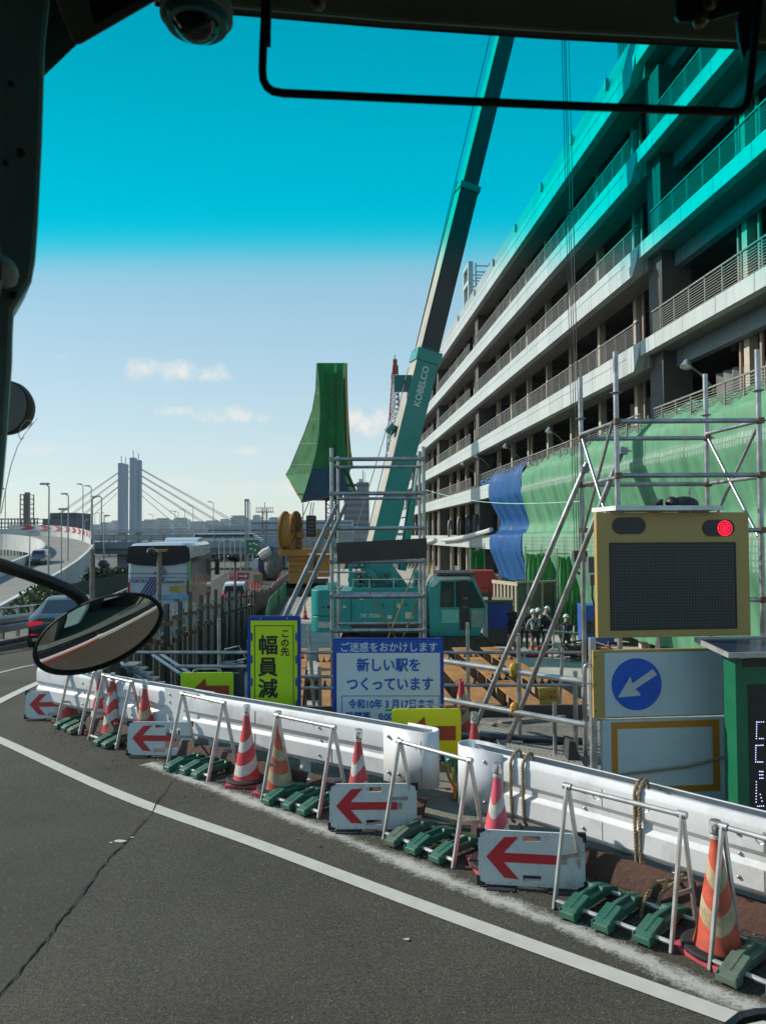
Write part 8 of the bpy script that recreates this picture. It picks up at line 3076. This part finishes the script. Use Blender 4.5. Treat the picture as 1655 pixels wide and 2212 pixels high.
# striped net fence along the road edge and green folding fences on the deck
nf = thing("net_fence", "grey net fence hung with red and white strips along the road edge", "fence", (0, 0, 0))
m = MB()
rows = []
ysf = [46 + 1.0 * k for k in range(46)]
P = [V((lerp(REDGE, y) + .2 + (0 if y < 75 else (y - 75) * .02), y, roadz(y))) for y in ysf]
m.grid([[p + V((0, 0, .1)), p + V((.05, 0, .8)), p + V((0, 0, 1.35 + .12 * math.sin(i * 1.7)))] for i, p in enumerate(P)])
m.obj("net", M("net_grey", (.12, .12, .115), .85, var=.4, scale=1.5), nf)
m = MB()
for i, p in enumerate(P[:-1]):
    if i < 30:
        for k in range(2):
            b0_ = p.lerp(P[i + 1], .5 * k) + V((.08, 0, .15))
            m.mat(k).bar(b0_, b0_ + V((.12, .1, .8)), .16, .02)
m.obj("strip", [M("strip_red", (.4, .06, .05), .6), M("strip_white", (.5, .48, .45), .6)], nf)
m = MB()
for p in P[::2]:
    m.cyl(p, p + V((0, 0, 1.5)), .03, n=5)
m.path([p + V((0, 0, 1.4 + .1 * math.sin(i))) for i, p in enumerate(P)], .025, 5)
m.obj("post", alu, nf)


def folding(label, pts):
    t = thing("folding_fence", label, "fence", (0, 0, 0), 0, "green folding fences on the deck")
    m = MB()
    for (a, b) in zip(pts, pts[1:]):
        a, b = V((*a, DZ)), V((*b, DZ))
        n = max(2, int((b - a).length / .35))
        for k in range(n):
            p, q = a.lerp(b, k / n), a.lerp(b, (k + 1) / n)
            m.bar(p + V((0, 0, .15)), q + V((0, 0, 1.0)), .03, .03).bar(p + V((0, 0, 1.0)), q + V((0, 0, .15)), .03, .03)
            m.bar(p, p + V((0, 0, 1.1)), .035, .035)
        m.bar(a + V((0, 0, 1.08)), b + V((0, 0, 1.08)), .04, .04)
    m.obj("lattice", M("fence_green", (.03, .26, .12), .5, var=.15), t)


g_ = lambda px, Y: (W(px, 1300, Y).x, Y)
folding("bright green folding fence above the tall yellow-green sign", [g_(534, 27), g_(560, 31), g_(556, 35)])
folding("green folding fence receding along the deck edge beside the grey net fence", [g_(574, 37), g_(582, 45), g_(600, 52)])
folding("dark green folding fence at the far end of the deck edge", [g_(604, 53), g_(618, 60), g_(625, 66)])
stb = thing("deck_stores", "heap of dark drums and tarps on the deck edge left of the tall yellow-green sign", "stores", (W(510, 1400, 23).x, 23, DZ))
m = MB().cyl((-.1, 0, 0), (-.1, 0, 1.0), .35, n=14).cyl((.6, .8, 0), (.6, .8, .9), .35, n=14).cyl((-.6, .6, 0), (-.6, .6, .8), .3, n=14)
m.obj("drum", M("drum_navy", (.02, .04, .07), .5, var=.2), stb, smooth=True)
MB().path([(-.4, 0, 1.05), (-.3, -.1, 1.4), (.1, -.1, 1.5), (.3, 0, 1.1), (-.1, .1, 1.0)], .03, 6).obj("hose", M("hose_pale", (.3, .32, .32), .6), stb, smooth=True)
# cars parked below the overpass
for i, (px, py, Y, mt, lab) in enumerate(((182, 1240, 112, "paint_dark", "dark parked car below the overpass, nearest the ramp pier"), (170, 1228, 122, "paint_white", "white parked car behind the dark one below the overpass"), (215, 1222, 130, "paint_white", "pale parked car below the overpass right of the bagged floodlight"))):
    p = W(px, py, Y)
    saloon(lab, (p.x, Y, -4.28), R(60 + 20 * i), MATS[mt], "cars parked below the overpass", detail=False)
# ------------------------------------------------------------------ the air
hz_ = bpy.data.materials.new("haze_air")
hz_.use_nodes = True
nn = hz_.node_tree.nodes
nn.remove(nn["Principled BSDF"])
pv = nn.new("ShaderNodeVolumePrincipled")
pv.inputs['Color'].default_value = (.80, .90, 1.0, 1)
pv.inputs['Density'].default_value = .00013
pv.inputs['Anisotropy'].default_value = .2
hz_.node_tree.links.new(pv.outputs[0], nn["Material Output"].inputs['Volume'])
hb_ = MB().bb(-1500, -8, -5.6, 1500, 1900, 44).obj("haze", hz_)
tag(hb_, kind="stuff", label="thin pale blue air between the viewer and the far city", cat="haze")
